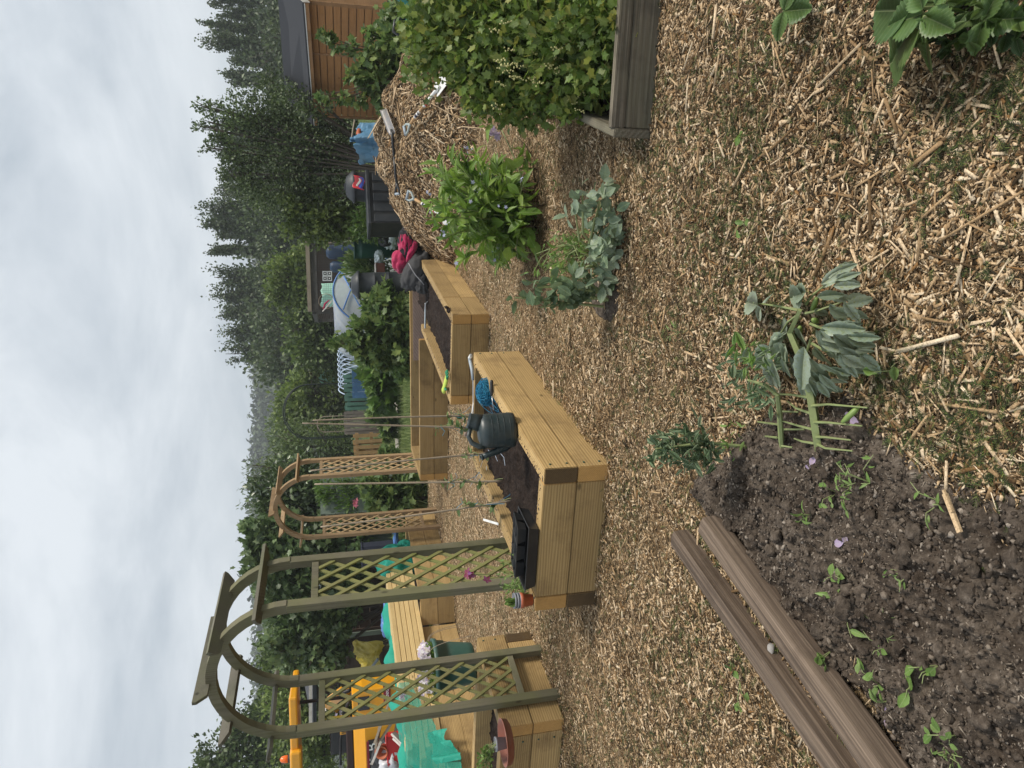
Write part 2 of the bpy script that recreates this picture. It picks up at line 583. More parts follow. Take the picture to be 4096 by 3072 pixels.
# foliage
M['currant'] = leafmat('currant_leaf', [(.07, .12, .025), (.12, .2, .04), (.17, .25, .055), (.21, .28, .075), (.3, .3, .07)], .42, .5, cscale=5)
M['currant_dark'] = leafmat('currant_leaf_dark', [(.035, .07, .022), (.06, .11, .03), (.1, .165, .045), (.14, .21, .06)], .38, .48, cscale=3)
M['sycamore'] = leafmat('pale_lobed_leaf', [(.06, .11, .036), (.1, .175, .055), (.15, .235, .08), (.2, .28, .1), (.22, .28, .09)], .4, .45, cscale=2.5)
M['bean'] = leafmat('broad_bean_leaf', [(.24, .31, .235), (.3, .37, .29), (.35, .42, .34), (.39, .46, .38)], .18, .45, cscale=8, clump=(.85, 1.15))
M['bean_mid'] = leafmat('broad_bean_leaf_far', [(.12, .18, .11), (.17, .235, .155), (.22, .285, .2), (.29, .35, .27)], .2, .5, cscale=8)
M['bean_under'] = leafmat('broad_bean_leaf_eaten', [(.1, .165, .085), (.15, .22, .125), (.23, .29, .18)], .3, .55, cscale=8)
M['comfrey'] = leafmat('borage_leaf', [(.1, .2, .028), (.16, .28, .04), (.22, .35, .06), (.28, .4, .085)], .42, .45, cscale=6)
M['strawberry'] = leafmat('strawberry_leaf', [(.065, .125, .04), (.095, .17, .052), (.13, .21, .065)], .35, .4, cscale=9)
M['seedling'] = leafmat('seedling_leaf', [(.1, .2, .04), (.16, .28, .06), (.22, .33, .1)], .4, .5, cscale=20)
M['poplar'] = leafmat('poplar_leaf', [(.032, .052, .026), (.052, .08, .038), (.08, .116, .054), (.12, .16, .078)], .3, .5, cscale=.5)
M['darktree'] = leafmat('plum_leaf', [(.04, .066, .028), (.066, .104, .042), (.098, .145, .058), (.14, .195, .08)], .3, .5, cscale=.7)
M['olive'] = leafmat('willow_leaf', [(.07, .11, .026), (.115, .17, .042), (.165, .23, .06), (.22, .28, .085)], .35, .5, cscale=.7)
M['midtree'] = leafmat('hawthorn_leaf', [(.045, .078, .022), (.075, .12, .035), (.115, .168, .05), (.16, .22, .072)], .32, .5, cscale=.6)
M['bay'] = leafmat('glossy_bay_leaf', [(.024, .046, .018), (.04, .072, .026), (.065, .105, .035), (.1, .15, .054)], .22, .35, spec=.6, cscale=1.)
M['fig'] = leafmat('fig_leaf', [(.05, .09, .036), (.085, .14, .055), (.125, .19, .078), (.175, .24, .11)], .3, .42, cscale=1.2)
M['hillwood'] = leafmat('hill_wood_leaf', [(.022, .04, .02), (.034, .056, .026), (.05, .076, .034)], .0, .8, cscale=.05)
M['rhubarb'] = leafmat('rhubarb_leaf', [(.07, .14, .03), (.1, .19, .04), (.14, .23, .05)], .4, .45, cscale=3)
M['stem_green'] = plain('green_stem', (.22, .265, .105), .6, .3, 30, .3, dirt=(.2, .17, .08), dirt_amt=.4)
M['stem_brown'] = plain('brown_stem', (.09, .065, .045), .8, .3, 20)
M['bark'] = plain('bark', (.085, .07, .055), .9, .35, 9, .4)
M['petal_white'] = leafmat('pale_petal', [(.55, .45, .66), (.7, .62, .75), (.8, .78, .8), (.5, .36, .62)], .3, .5)
M['petal_mauve'] = leafmat('mauve_petal', [(.4, .3, .5), (.5, .38, .58), (.6, .5, .68)], .3, .5)
M['petal_yellow'] = leafmat('yellow_petal', [(.75, .5, .04), (.8, .6, .1)], .3, .5)
M['petal_red'] = leafmat('magenta_petal', [(.2, .01, .08), (.3, .02, .1), (.22, .05, .25)], .3, .5)
M['petal_pink'] = leafmat('pink_petal', [(.6, .12, .22), (.7, .2, .3)], .3, .5)
M['petal_blue'] = leafmat('blue_petal', [(.32, .36, .6), (.42, .45, .68), (.5, .5, .7)], .3, .5)
M['berry'] = plain('unripe_currant', (.5, .47, .2), .35, .25, 20)
M['pod'] = plain('bean_pod', (.19, .28, .07), .45, .15, 20)

# made things
M['can'] = plain('grey_black_plastic', (.02, .034, .038), .38, .3, 7, .05, .5, dirt=(.12, .11, .095), dirt_amt=.3)
M['black'] = plain('black_plastic', (.016, .017, .019), .38, .3, 8, .05, dirt=(.09, .08, .07), dirt_amt=.25)
M['binblack'] = plain('compost_bin_plastic', (.022, .027, .033), .5, .2, 4, .05, dirt=(.1, .1, .1), dirt_amt=.25)
M['greenbutt'] = plain('dark_green_plastic', (.012, .07, .05), .45, .15, 3, dirt=(.1, .12, .1), dirt_amt=.15)
M['greenpot'] = plain('green_planter_plastic', (.04, .105, .085), .45, .15, 5, dirt=(.16, .17, .15), dirt_amt=.25)
M['terracotta'] = plain('terracotta_plastic', (.4, .1, .04), .5, .12, 9, dirt=(.3, .2, .14), dirt_amt=.2)
M['saucer'] = plain('brown_saucer_plastic', (.25, .085, .055), .45, .15, 9, dirt=(.3, .22, .17), dirt_amt=.3)
M['greypot'] = plain('grey_pot_plastic', (.2, .21, .235), .5, .1, 9)
M['white'] = plain('white_plastic', (.78, .78, .76), .5, .06, 9, dirt=(.4, .38, .34), dirt_amt=.3)
M['white_steel'] = plain('white_painted_steel', (.75, .75, .74), .4, .06, 9, dirt=(.35, .28, .2), dirt_amt=.35)
M['handle_grey'] = plain('grey_green_handle', (.33, .38, .37), .45, .1, 9)
M['steel'] = plain('worn_steel', (.33, .32, .32), .42, .2, 12, metal=.7, dirt=(.35, .27, .19), dirt_amt=.6)
M['tool_steel'] = plain('bright_steel', (.55, .56, .58), .32, .1, 15, metal=.85)
M['rod_grey'] = plain('grey_painted_rod', (.3, .35, .4), .5, .12, 12)
M['redtape'] = plain('red_sticker', (.5, .03, .04), .5, .1)
M['inkdark'] = plain('dark_print', (.03, .03, .06), .6, .1)
M['shaftwood'] = wood('varnished_shaft', (.55, .36, .19), (.48, .3, .15), (.36, .2, .09), 30, knots=False)
M['twine'] = islandmat('blue_twine', [(0, (.02, .16, .3)), (.5, (.03, .24, .42)), (1., (.07, .36, .56))], .6)
M['glove_y'] = plain('lime_glove_cloth', (.5, .62, .1), .8, .15, 12, .2)
M['glove_g'] = plain('green_glove_rubber', (.01, .2, .09), .6, .15, 12)
M['jacket_pink'] = plain('crimson_fleece', (.36, .018, .075), .9, .25, 9, .3, .2, sheen=.3)
M['jacket_black'] = plain('black_jacket_cloth', (.012, .012, .016), .8, .3, 9, .3, .3)
M['jacket_grey'] = plain('charcoal_cloth', (.05, .05, .052), .85, .3, 7, .25, .3)
M['piping'] = plain('grey_piping', (.3, .3, .32), .7)
M['teal_net'] = net('teal_netting', (.022, .32, .235), .62)
M['teal_solid'] = net('teal_netting_folded', (.022, .31, .225), .9)
M['blue_tarp'] = plain('blue_tarpaulin', (.09, .2, .48), .45, .2, 6, .2)
M['denim_tarp'] = plain('faded_blue_sheet', (.09, .23, .38), .6, .35, 5, .3, dirt=(.3, .42, .5), dirt_amt=.4)
M['yellow_tarp'] = plain('yellow_sheet', (.48, .38, .03), .42, .25, 6, .2, dirt=(.2, .16, .05), dirt_amt=.4)
M['felt'] = plain('dark_roofing_felt', (.045, .047, .055), .85, .2, 5, .3)
M['digger'] = plain('digger_yellow_paint', (.80, .36, .012), .35, .08, 3, dirt=(.35, .2, .06), dirt_amt=.25, coat=.2)
M['digger_dark'] = plain('digger_black_paint', (.014, .014, .016), .5, .2, 5)
M['digger_brown'] = plain('digger_dark_brown', (.035, .016, .014), .6, .2, 5)
M['glass'] = plain('smoked_glass', (.02, .022, .025), .12, .1)
M['beacon'] = plain('orange_beacon', (.75, .15, .02), .25, .1)
M['red'] = plain('red_paint', (.6, .02, .02), .4, .12, 5, dirt=(.3, .05, .04), dirt_amt=.3)
M['maroon'] = plain('maroon_sticker', (.22, .012, .03), .5)
M['silver_bag'] = plain('grey_plastic_sack', (.55, .56, .6), .35, .25, 6, .3)
M['white_bag'] = plain('white_plastic_sack', (.6, .68, .68), .4, .25, 6, .3)
M['scrapwood'] = wood('grey_scrap_wood', (.4, .33, .25), (.33, .27, .2), (.2, .15, .11), 20)
M['whitewood'] = plain('flaking_white_wood', (.62, .58, .53), .8, .2, 12, .3, dirt=(.3, .22, .16), dirt_amt=.6)
M['navybox'] = plain('navy_container', (.022, .026, .045), .6, .15)
M['bluebarrel'] = plain('blue_barrel', (.008, .035, .085), .5, .2)
M['frame_dark'] = plain('dark_frame_wood', (.055, .05, .045), .85, .3, 8, .3, dirt=(.2, .18, .15), dirt_amt=.4)
M['blackmetal'] = plain('black_metal_tube', (.012, .02, .016), .5)
M['mint'] = net('mint_fleece', (.42, .72, .58), 1.)
M['hoop_blue'] = plain('blue_water_pipe', (.08, .2, .5), .5)
M['hoop_white'] = plain('pale_blue_hoop', (.5, .6, .75), .5)
M['poly'] = net('polythene_sheet', (.62, .66, .68), .62, .3)
M['brick'] = plain('rusty_brown_box', (.16, .06, .04), .8, .3, 9, .2)
M['packet'] = plain('bright_packet', (.65, .05, .06), .35, .1)
M['packet_blue'] = plain('blue_packet_print', (.05, .1, .5), .35, .1)
M['packet_white'] = plain('white_packet_print', (.8, .78, .7), .35, .1)
M['orange_clay'] = plain('orange_clay', (.45, .12, .05), .7, .2)
M['tealcan'] = plain('teal_watering_can', (.01, .17, .14), .4, .12)
M['lime'] = plain('lime_string', (.2, .62, .2), .6)
M['label'] = plain('white_label', (.75, .75, .73), .5, .04)
M['knife'] = plain('dark_blade', (.03, .03, .035), .4)
M['stone'] = plain('grey_stone', (.3, .29, .28), .85, .3, 30, .3)
M['mesh'] = None
t = NT('wire_mesh')
b = t.n('ShaderNodeTexBrick')
co = objco(t)
sx = t.n('ShaderNodeSeparateXYZ'); t.l(co, sx.inputs[0])
w1 = t.math('PINGPONG', t.math('MULTIPLY', t.math('ADD', sx.outputs[0], sx.outputs[1]), 20.), .5)
w2 = t.math('PINGPONG', t.math('MULTIPLY', sx.outputs[2], 20.), .5)
al = t.math('GREATER_THAN', t.math('MAXIMUM', w1, w2), .455)
t.bsdf((.06, .06, .06), .5, alpha=al)
M['mesh'] = t.m
# ------------------------------------------------------------------ noise and regions
_H = RNG.random((256, 256))


def vn(x, y):
    xi = np.floor(x).astype(int); yi = np.floor(y).astype(int)
    fx = x-xi; fy = y-yi
    fx = fx*fx*(3-2*fx); fy = fy*fy*(3-2*fy)
    g = lambda a, b: _H[a % 256, b % 256]
    return (g(xi, yi)*(1-fx)+g(xi+1, yi)*fx)*(1-fy)+(g(xi, yi+1)*(1-fx)+g(xi+1, yi+1)*fx)*fy


def fbm(x, y, s, o=4, g=.5):
    x = np.asarray(x, float); y = np.asarray(y, float)
    a = 1.; r = 0.; n = 0.
    for i in range(o):
        r = r+a*vn(x*s+17.3*i, y*s+9.1*i); n += a
        a *= g; s *= 2.03
    return r/n


def inpoly(x, y, poly):
    x = np.asarray(x); y = np.asarray(y)
    c = np.zeros(x.shape, bool)
    n = len(poly); j = n-1
    for i in range(n):
        xi, yi = poly[i]; xj, yj = poly[j]
        cond = ((yi > y) != (yj > y)) & (x < (xj-xi)*(y-yi)/((yj-yi) or 1e-9)+xi)
        c ^= cond
        j = i
    return c


SOIL = [(-.575, 2.86), (-.49, 2.93), (-.41, 2.86), (-.30, 2.62), (-.20, 2.48), (-.12, 2.28), (-.08, 2.06), (-.03, 1.86), (-.16, 1.72), (-.25, 1.58), (-.29, 1.42), (-.27, 1.2), (-.22, .8), (-1.8, .8), (-1.53, 1.1), (-1.09, 1.80), (-.83, 2.33)]
PATCH = [(.30, 3.86), (.36, 4.06), (.52, 4.2), (.66, 4.08), (.66, 3.85), (.52, 3.66), (.38, 3.66)]


def oblong(o, th, L, W):
    c, s = math.cos(th), math.sin(th)
    return [(o[0]+a*c-b*s, o[1]+a*s+b*c) for a, b in ((0, 0), (L, 0), (L, W), (0, W))]


A_O, A_T, A_L, A_W, A_H = (-.490, 3.885), 1.212, 2.20, .977, .409
B_O, B_T, B_L, B_W, B_H = (.722, 7.108), 1.191, 3.40, .99, .392
C_O, C_T, C_L, C_W, C_H = (-1.389, 10.566), -.273, 2.153, 1.352, .418
D_O, D_T, D_L, D_W, D_H = (-2.48, 5.014), 1.196, .964, 2.2, .478
RA, RB, RC, RD = oblong(A_O, A_T, A_L, A_W), oblong(B_O, B_T, B_L, B_W), oblong(C_O, C_T, 3.2, C_W), oblong(D_O, D_T, D_L, D_W)
_c0 = on(2604, 556, 0); _dr = (on(2652, 0, 0)-_c0).normalized(); _fb = on(2020, 340, .205); _fb.z = 0; _db = (_fb-_c0).normalized()
OLD = [tuple(v[:2]) for v in (_c0, _c0+_dr*2.2, _c0+_dr*2.2+_db*2.6, _c0+_db*2.6)]
EBED = [(-4.5, 7.2), (-3.45, 10.38), (-3.06, 10.38), (-2.18, 12.36), (-3.5, 13.), (-5.6, 8)]


def edge_d(x, y, poly):
    d = np.full(np.shape(x), 9.)
    for i in range(len(poly)):
        a = np.array(poly[i-1]); b = np.array(poly[i]); e = b-a
        t = np.clip(((x-a[0])*e[0]+(y-a[1])*e[1])/(e@e), 0, 1)
        d = np.minimum(d, np.hypot(x-a[0]-t*e[0], y-a[1]-t*e[1]))
    return d


def ground_z(x, y):
    z = .035*(fbm(x, y, 1.1, 3)-.5)+.03*(fbm(x, y, 5., 2)-.5)
    z = z+.03*np.exp(-edge_d(x, y, RA)/.2)*(fbm(x, y, 3., 2))
    return np.maximum(z, pile_h(x, y))


def plane_grid(name, x0, x1, y0, y1, nx, ny, zf, mat, kind='structure', keep=None, parent=None, smooth=True):
    xs = np.linspace(x0, x1, nx); ys = np.linspace(y0, y1, ny)
    Xg, Yg = np.meshgrid(xs, ys, indexing='ij')
    Z = zf(Xg, Yg)
    V = np.stack([Xg, Yg, Z], -1).reshape(-1, 3)
    i = np.arange((nx-1)*(ny-1)); a = (i//(ny-1))*ny+i % (ny-1)
    F = np.stack([a, a+ny, a+ny+1, a+1], -1)
    if keep is not None:
        cx = V[F].mean(1)
        F = F[keep(cx[:, 0], cx[:, 1])]
    o = mesh_np(name, V, F, mat, parent, smooth)
    if kind: o['kind'] = kind
    return o


# the wide ground, then sheets on it
g = MB()
g.v = [(-500, -30, -.12), (500, -30, -.12), (500, 620, -.12), (-500, 620, -.12)]; g.f = [(0, 1, 2, 3)]
g.obj('ground', M['grassground'])['kind'] = 'structure'
CH = [(-7.5, -1), (-7.5, 9.5), (-5.5, 13.2), (-2.4, 13.4), (-1.0, 12.9), (1.2, 12.3), (1.9, 10.9), (2.6, 11.9), (4.6, 11.6), (6.0, 9.4), (6.0, -1)]
chipland = lambda x, y: inpoly(x, y, CH)
plane_grid('woodchip_ground', -7.5, 6.1, -1, 13.6, 170, 180, lambda x, y: np.minimum(ground_z(x, y), .06)-.012, M['chipground'], keep=chipland)
plane_grid('grass_ground', -26, 26, 10, 40, 80, 60, lambda x, y: -.03+.04*(fbm(x, y, .5, 3)-.5), M['grassground'])
pl = MB()
pl.grid(lambda a, b: (-14+30*a, 19.6+b*1.3+.25*math.sin(a*9)+a*.4, .012), 40, 3)
pl.obj('garden_path', M['path'])['kind'] = 'structure'

# dug earth, real clods
def soil_z(x, y):
    m = np.clip(edge_d(x, y, SOIL)/.1, 0, 1)*np.where(inpoly(x, y, SOIL), 1, -1)
    n1 = np.abs(fbm(x, y, 9., 3)-.5)*2
    n2 = np.abs(fbm(x+3, y+7, 26., 3)-.5)*2
    n3 = np.abs(fbm(x, y, 60., 3)-.5)*2
    return -.02+.045*m+(.075*(fbm(x, y, 4.3, 3)-.45)+.045*(1-n1)**2*.9+.03*(1-n2)**1.5+.018*n3-.04)*np.clip(m, 0, 1)


plane_grid('bare_soil', -1.95, .02, .75, 3.0, 400, 460, soil_z, M['earth'], keep=lambda x, y: inpoly(x, y, SOIL) | (edge_d(x, y, SOIL) < .06))
plane_grid('soil_patch', .2, .8, 3.5, 4.3, 60, 70, lambda x, y: .012+.03*(fbm(x, y, 30., 3)-.4)-.06*(1-np.clip(edge_d(x, y, PATCH)/.06, 0, 1)), M['earth'], keep=lambda x, y: inpoly(x, y, PATCH))

ICO = None


def blobs(name, P, S, mat, parent=None, kind=None, squash=.75):
    """rough little lumps"""
    bm = bmesh.new(); bmesh.ops.create_icosphere(bm, subdivisions=1, radius=1)
    T = np.array([v.co[:] for v in bm.verts]); F = np.array([[v.index for v in f.verts] for f in bm.faces]); bm.free()
    n = len(P)
    V = T[None]*RNG.uniform(.35, 1.4, (n, len(T), 1))*np.asarray(S)[:, None, None]
    V[:, :, 2] *= squash
    V[:, :, 0] *= RNG.uniform(.7, 1.4, (n, 1))
    V = V+np.asarray(P)[:, None]
    o = mesh_np(name, V.reshape(-1, 3), (F[None]+(np.arange(n)*len(T))[:, None, None]).reshape(-1, 3), mat, parent)
    if kind: o['kind'] = kind
    return o


n = 34000
x = RNG.uniform(-1.9, .02, n); y = RNG.uniform(.8, 2.95, n)
k = inpoly(x, y, SOIL); x = x[k]; y = y[k]
s = .0015+.008*RNG.random(len(x))**7+.0032*RNG.random(len(x))
k = 420
cx_ = RNG.uniform(-1.9, .0, k); cy_ = RNG.uniform(.8, 2.9, k); q = inpoly(cx_, cy_, SOIL) & (edge_d(cx_, cy_, SOIL) > .07); cx_, cy_ = cx_[q], cy_[q]
cs = .009+.02*RNG.random(len(cx_))**2
bm_ = bmesh.new(); bmesh.ops.create_icosphere(bm_, subdivisions=3, radius=1)
T_ = np.array([v.co[:] for v in bm_.verts]); F_ = np.array([[v.index for v in f.verts] for f in bm_.faces]); bm_.free()
V_ = []
for i in range(len(cx_)):
    o1, o2 = RNG.random(2)*90
    k1 = .55+.9*fbm(T_[:, 0]+o1+T_[:, 2]*.7, T_[:, 1]+o2+T_[:, 2]*.5, 1.5, 4)
    k1 = k1*(.8+.4*fbm(T_[:, 0]+o2, T_[:, 2]+o1, 6., 2))
    q = T_*k1[:, None]*cs[i]*np.array([RNG.uniform(.8, 1.3), 1, .75]); V_.append(q+np.array([cx_[i], cy_[i], soil_z(cx_[i:i+1], cy_[i:i+1])[0]+cs[i]*.2]))
o = mesh_np('soil_clods', np.concatenate(V_), (F_[None]+(np.arange(len(cx_))*len(T_))[:, None, None]).reshape(-1, 3), M['earth']); o['kind'] = 'stuff'
blobs('soil_crumbs', np.stack([x, y, soil_z(x, y)+s*.3], -1), s, M['crumb'], kind='stuff')

# fibres and bits of straw in the earth are laid with the chips below
# ------------------------------------------------------------------ chips
BOXT = np.array([(-.5, -.5, 0), (.5, -.5, 0), (.5, .5, 0), (-.5, .5, 0), (-.5, -.5, 1), (.5, -.5, 1), (.5, .5, 1), (-.5, .5, 1)], float)
BOXF = np.array([(4, 5, 6, 7), (0, 1, 5, 4), (1, 2, 6, 5), (2, 3, 7, 6), (3, 0, 4, 7)], int)


def chip_mesh(name, x, y, z, L, W, T, mat, parent=None, tilt=.22, kind='stuff', yaw=None, nrm=None):
    n = len(x)
    V = np.repeat(BOXT[None], n, 0)
    V[:, :, 1] *= (1-RNG.random((n, 1))*.75*(V[:, :, 0] > 0))
    V[:, :, 1] *= (1-RNG.random((n, 1))*.5*(V[:, :, 0] < 0))
    V[:, :, 0] += (V[:, :, 1])*RNG.uniform(-.3, .3, (n, 1))*(W/L)[:, None]*2
    V = V*np.stack([L, W, T], -1)[:, None]
    a = RNG.uniform(0, 2*np.pi, n) if yaw is None else yaw
    p = RNG.normal(0, tilt, n)*np.clip(.03/L, .15, 1); r = RNG.normal(0, tilt*1.7, n)
    cp, sp, cr, sr, ca, sa = np.cos(p), np.sin(p), np.cos(r), np.sin(r), np.cos(a), np.sin(a)
    y1 = V[:, :, 1]*cr[:, None]-V[:, :, 2]*sr[:, None]; z1 = V[:, :, 1]*sr[:, None]+V[:, :, 2]*cr[:, None]
    x2 = V[:, :, 0]*cp[:, None]-z1*sp[:, None]; z2 = V[:, :, 0]*sp[:, None]+z1*cp[:, None]
    if nrm is not None:
        z2 = z2+0
    X = x2*ca[:, None]-y1*sa[:, None]; Y = x2*sa[:, None]+y1*ca[:, None]
    if nrm is not None:                        # lean with the slope
        z2 = z2+X*nrm[:, 0:1]+Y*nrm[:, 1:2]
    Vw = np.stack([X+x[:, None], Y+y[:, None], z2+z[:, None]], -1)
    F = (BOXF[None]+(np.arange(n)*8)[:, None, None]).reshape(-1, 4)
    o = mesh_np(name, Vw.reshape(-1, 3), F, mat, parent)
    if kind: o['kind'] = kind
    return o


def chip_ok(x, y):
    ok = chipland(x, y) & (pile_h(x, y) < .02)
    for R in (RA, RB, RC, RD, EBED, OLD): ok &= ~inpoly(x, y, R)
    soil = inpoly(x, y, SOIL)
    ok &= ~(soil & (RNG.random(len(x)) > .05*np.exp(-edge_d(x, y, SOIL)/.25)+.55*np.exp(-edge_d(x, y, SOIL)/.035)))
    ok &= ~(inpoly(x, y, PATCH) & (RNG.random(len(x)) > .1))
    return ok


def scatter(n, dens_pow=1.25, y0=1.0, y1=13.3):
    """points thick near the viewer's end of the plot, thinner beyond"""
    out = []
    tot = 0
    while tot < n:
        q = RNG.random(n*2)
        yy = (y0**(1-dens_pow+.0)+q*(y1**(1-dens_pow)-y0**(1-dens_pow)))**(1/(1-dens_pow))
        w = .75*yy+.35
        xx = RNG.uniform(-1, 1, n*2)*w
        k = chip_ok(xx, yy)
        out.append(np.stack([xx[k], yy[k]], -1)); tot += k.sum()
    return np.concatenate(out)[:n].T


def lognorm(n, m, s): return m*np.exp(RNG.normal(0, s, n))


# share of green clippings varies over the plot
x, y = scatter(230000, .85)
L = np.clip(lognorm(len(x), .0125, .6), .004, .05)*(1+.03*y)*(.5+.9*fbm(x+9, y, .9, 3)); thin = RNG.random(len(x)) < .5
L = np.where(thin, L*1.5, L); W = np.where(thin, L*RNG.uniform(.06, .16, len(x)), L*RNG.uniform(.25, .75, len(x))); W = np.clip(W, .0016, .0115)*(1+.02*y)
patch = fbm(x, y, 1.6, 3)
keep = RNG.random(len(x)) < np.clip((.68+.12*y)*(1.25-.7*(patch > .55)), .32, 1)
k = keep
chip_mesh('wood_chips', x[k], y[k], ground_z(x[k], y[k])+RNG.uniform(-.008, .012, k.sum()), L[k], W[k], W[k]*RNG.uniform(.1, .3, k.sum()), M['chips'], tilt=.22)
x, y = scatter(105000, .95)
L = np.clip(lognorm(len(x), .014, .6), .005, .07)*(1+.03*y); W = np.clip(L*RNG.uniform(.08, .4, len(x)), .002, .010)
k = RNG.random(len(x)) < np.clip(1.1-.11*y, .12, 1)
x, y, L, W = x[k], y[k], L[k], W[k]
chip_mesh('bark_chips', x, y, ground_z(x, y)+RNG.uniform(-.008, .013, len(x)), L, W, W*.2, M['chips_dark'], tilt=.22)
x, y = scatter(110000, 1.02)
L = np.clip(lognorm(len(x), .0065, .45), .003, .014)*(1+.05*y); W = L*RNG.uniform(.3, .8, len(x))
chip_mesh('wood_crumbs', x, y, ground_z(x, y)+RNG.uniform(-.006, .009, len(x)), L, W, W*.4, M['chips'], tilt=.4)
x, y = scatter(1700, 1.3)
L = np.clip(lognorm(len(x), .065, .55), .035, .24); W = np.clip(L*RNG.uniform(.04, .12, len(x)), .003, .011)
chip_mesh('wood_splinters', x, y, ground_z(x, y)+RNG.uniform(.002, .018, len(x)), L, W, W*.5, M['chips'], tilt=.35)
x, y = scatter(15000, 1.3)
L = np.clip(lognorm(len(x), .04, .5), .015, .16); W = RNG.uniform(.0012, .003, len(x))*(1+.05*y)
chip_mesh('twig_litter', x, y, ground_z(x, y)+RNG.uniform(.0, .012, len(x)), L, W, W, M['twig'], tilt=.3)
n = 22000
x = RNG.uniform(-1.9, .02, n); y = RNG.uniform(.8, 2.95, n); k = inpoly(x, y, SOIL) & (RNG.random(n) < np.clip((fbm(x, y, 3., 3)-.3)*3, .1, 1)); x, y = x[k], y[k]
L = np.clip(lognorm(len(x), .0065, .5), .003, .03); W = np.clip(L*RNG.uniform(.1, .4, len(x)), .0008, .004)
chip_mesh('earth_fibres', x, y, soil_z(x, y)+RNG.uniform(-.001, .006, len(x)), L, W, W*.5, M['fibre'], tilt=.5)
# sprigs of cut conifer
sv = [(0, 0, 0), (.02, 0, 0), (.0, 1, .05)]; sf = [(0, 1, 2)]
for i in range(6):
    t_ = .15+.12*i
    for sg in (-1, 1):
        b = len(sv); w = .3*(1-t_*.7)
        sv += [(0, t_, 0), (0, t_+.06, 0), (sg*w, t_+.24, .06)]; sf.append((b, b+1, b+2))
LEAF['sprig'] = _t(sv, sf)
x, y = scatter(26000, 1.2)
gp = fbm(x+4, y, 1.6, 3); k = RNG.random(len(x)) < np.clip((gp-.36)*5, .2, 1); x = x[k]; y = y[k]
D = rdir(len(x)); D[:, 2] *= .18
Nn = rdir(len(x))*.4+np.array([0, 0, 1])
o = leaves('conifer_clippings', np.stack([x, y, ground_z(x, y)+RNG.uniform(.004, .02, len(x))], -1), D, Nn, RNG.uniform(.022, .06, len(x))*(1+.03*y), 'sprig', M['sprig'])
o['kind'] = 'stuff'

# the heap
heap = thing('woodchip_heap', 'tall heap of tan shredded wood chips in front of the orange shed', 'wood chip heap', (3.4, 9.6, 0))
plane_grid('heap_core', 1.4, 5., 6.9, 11.5, 80, 90, lambda x, y: pile_h(x, y)-.02, M['pilebed'], kind=None, keep=lambda x, y: pile_h(x, y) > .002, parent=heap)


def on_heap(n):
    x = RNG.uniform(1.5, 4.9, n*2); y = RNG.uniform(7, 11.3, n*2)
    k = pile_h(x, y) > .01
    x, y = x[k][:n], y[k][:n]
    h = pile_h(x, y); e = .01
    return x, y, h, np.stack([(pile_h(x+e, y)-h)/e, (pile_h(x, y+e)-h)/e], -1)


x, y, h, sl = on_heap(26000)
L = np.clip(lognorm(len(x), .032, .5), .014, .12); W = np.clip(L*RNG.uniform(.14, .4, len(x)), .005, .018)
chip_mesh('heap_chips', x, y, h+RNG.uniform(-.01, .02, len(x)), L, W, W*.35, M['chips'], heap, .45, nrm=sl)
x, y, h, sl = on_heap(15000)
L = np.clip(lognorm(len(x), .035, .5), .012, .12); W = np.clip(L*RNG.uniform(.12, .4, len(x)), .005, .018)
chip_mesh('heap_bark', x, y, h+RNG.uniform(-.01, .02, len(x)), L, W, W*.35, M['chips_dark'], heap, .45, nrm=sl)
x, y, h, sl = on_heap(900)
L = np.clip(lognorm(len(x), .12, .5), .07, .4)
chip_mesh('heap_splinters', x, y, h+RNG.uniform(.0, .03, len(x)), L, L*.06, L*.02, M['chips'], heap, .6, nrm=sl)

# ------------------------------------------------------------------ grass
def grass(name, n, region, hmin, hmax, keep=None, lean=.35, wide=1.):
    x = RNG.uniform(region[0], region[1], n); y = RNG.uniform(region[2], region[3], n)
    k = ~inpoly(x, y, CH)
    if keep is not None: k &= keep(x, y)
    x, y = x[k], y[k]; m = len(x)
    D = rdir(m)*lean; D[:, 2] = np.abs(D[:, 2])+1
    H = RNG.uniform(hmin, hmax, m)*(.5+fbm(x, y, 1.2, 3))
    V, F = leaf_arrays(np.stack([x, y, np.full(m, -.03)], -1), D, rdir(m), H, 'blade')
    o = mesh_np(name, V, F, M['grass'])
    o['kind'] = 'stuff'
    return o


offpath = lambda x, y: ~((y > 19.7+(x+14)/30*.4) & (y < 21.2+(x+14)/30*.4)) | (RNG.random(len(x)) < .12)
grass('lawn_grass', 42000, (-9, 8, 11, 24), .07, .2, offpath)
grass('far_meadow_grass', 16000, (-16, 16, 21.5, 32), .15, .4)
grass('tall_grass', 9000, (-8.5, -2.2, 13.2, 16), .35, .75, None, .5)
grass('rough_grass', 7000, (1.2, 5.5, 12.2, 16.5), .15, .42, None, .5)
# ------------------------------------------------------------------ raised beds of sleepers
def lw(o, th, a, b):
    c, s = math.cos(th), math.sin(th)
    return Vector((o[0]+a*c-b*s, o[1]+a*s+b*c, 0))


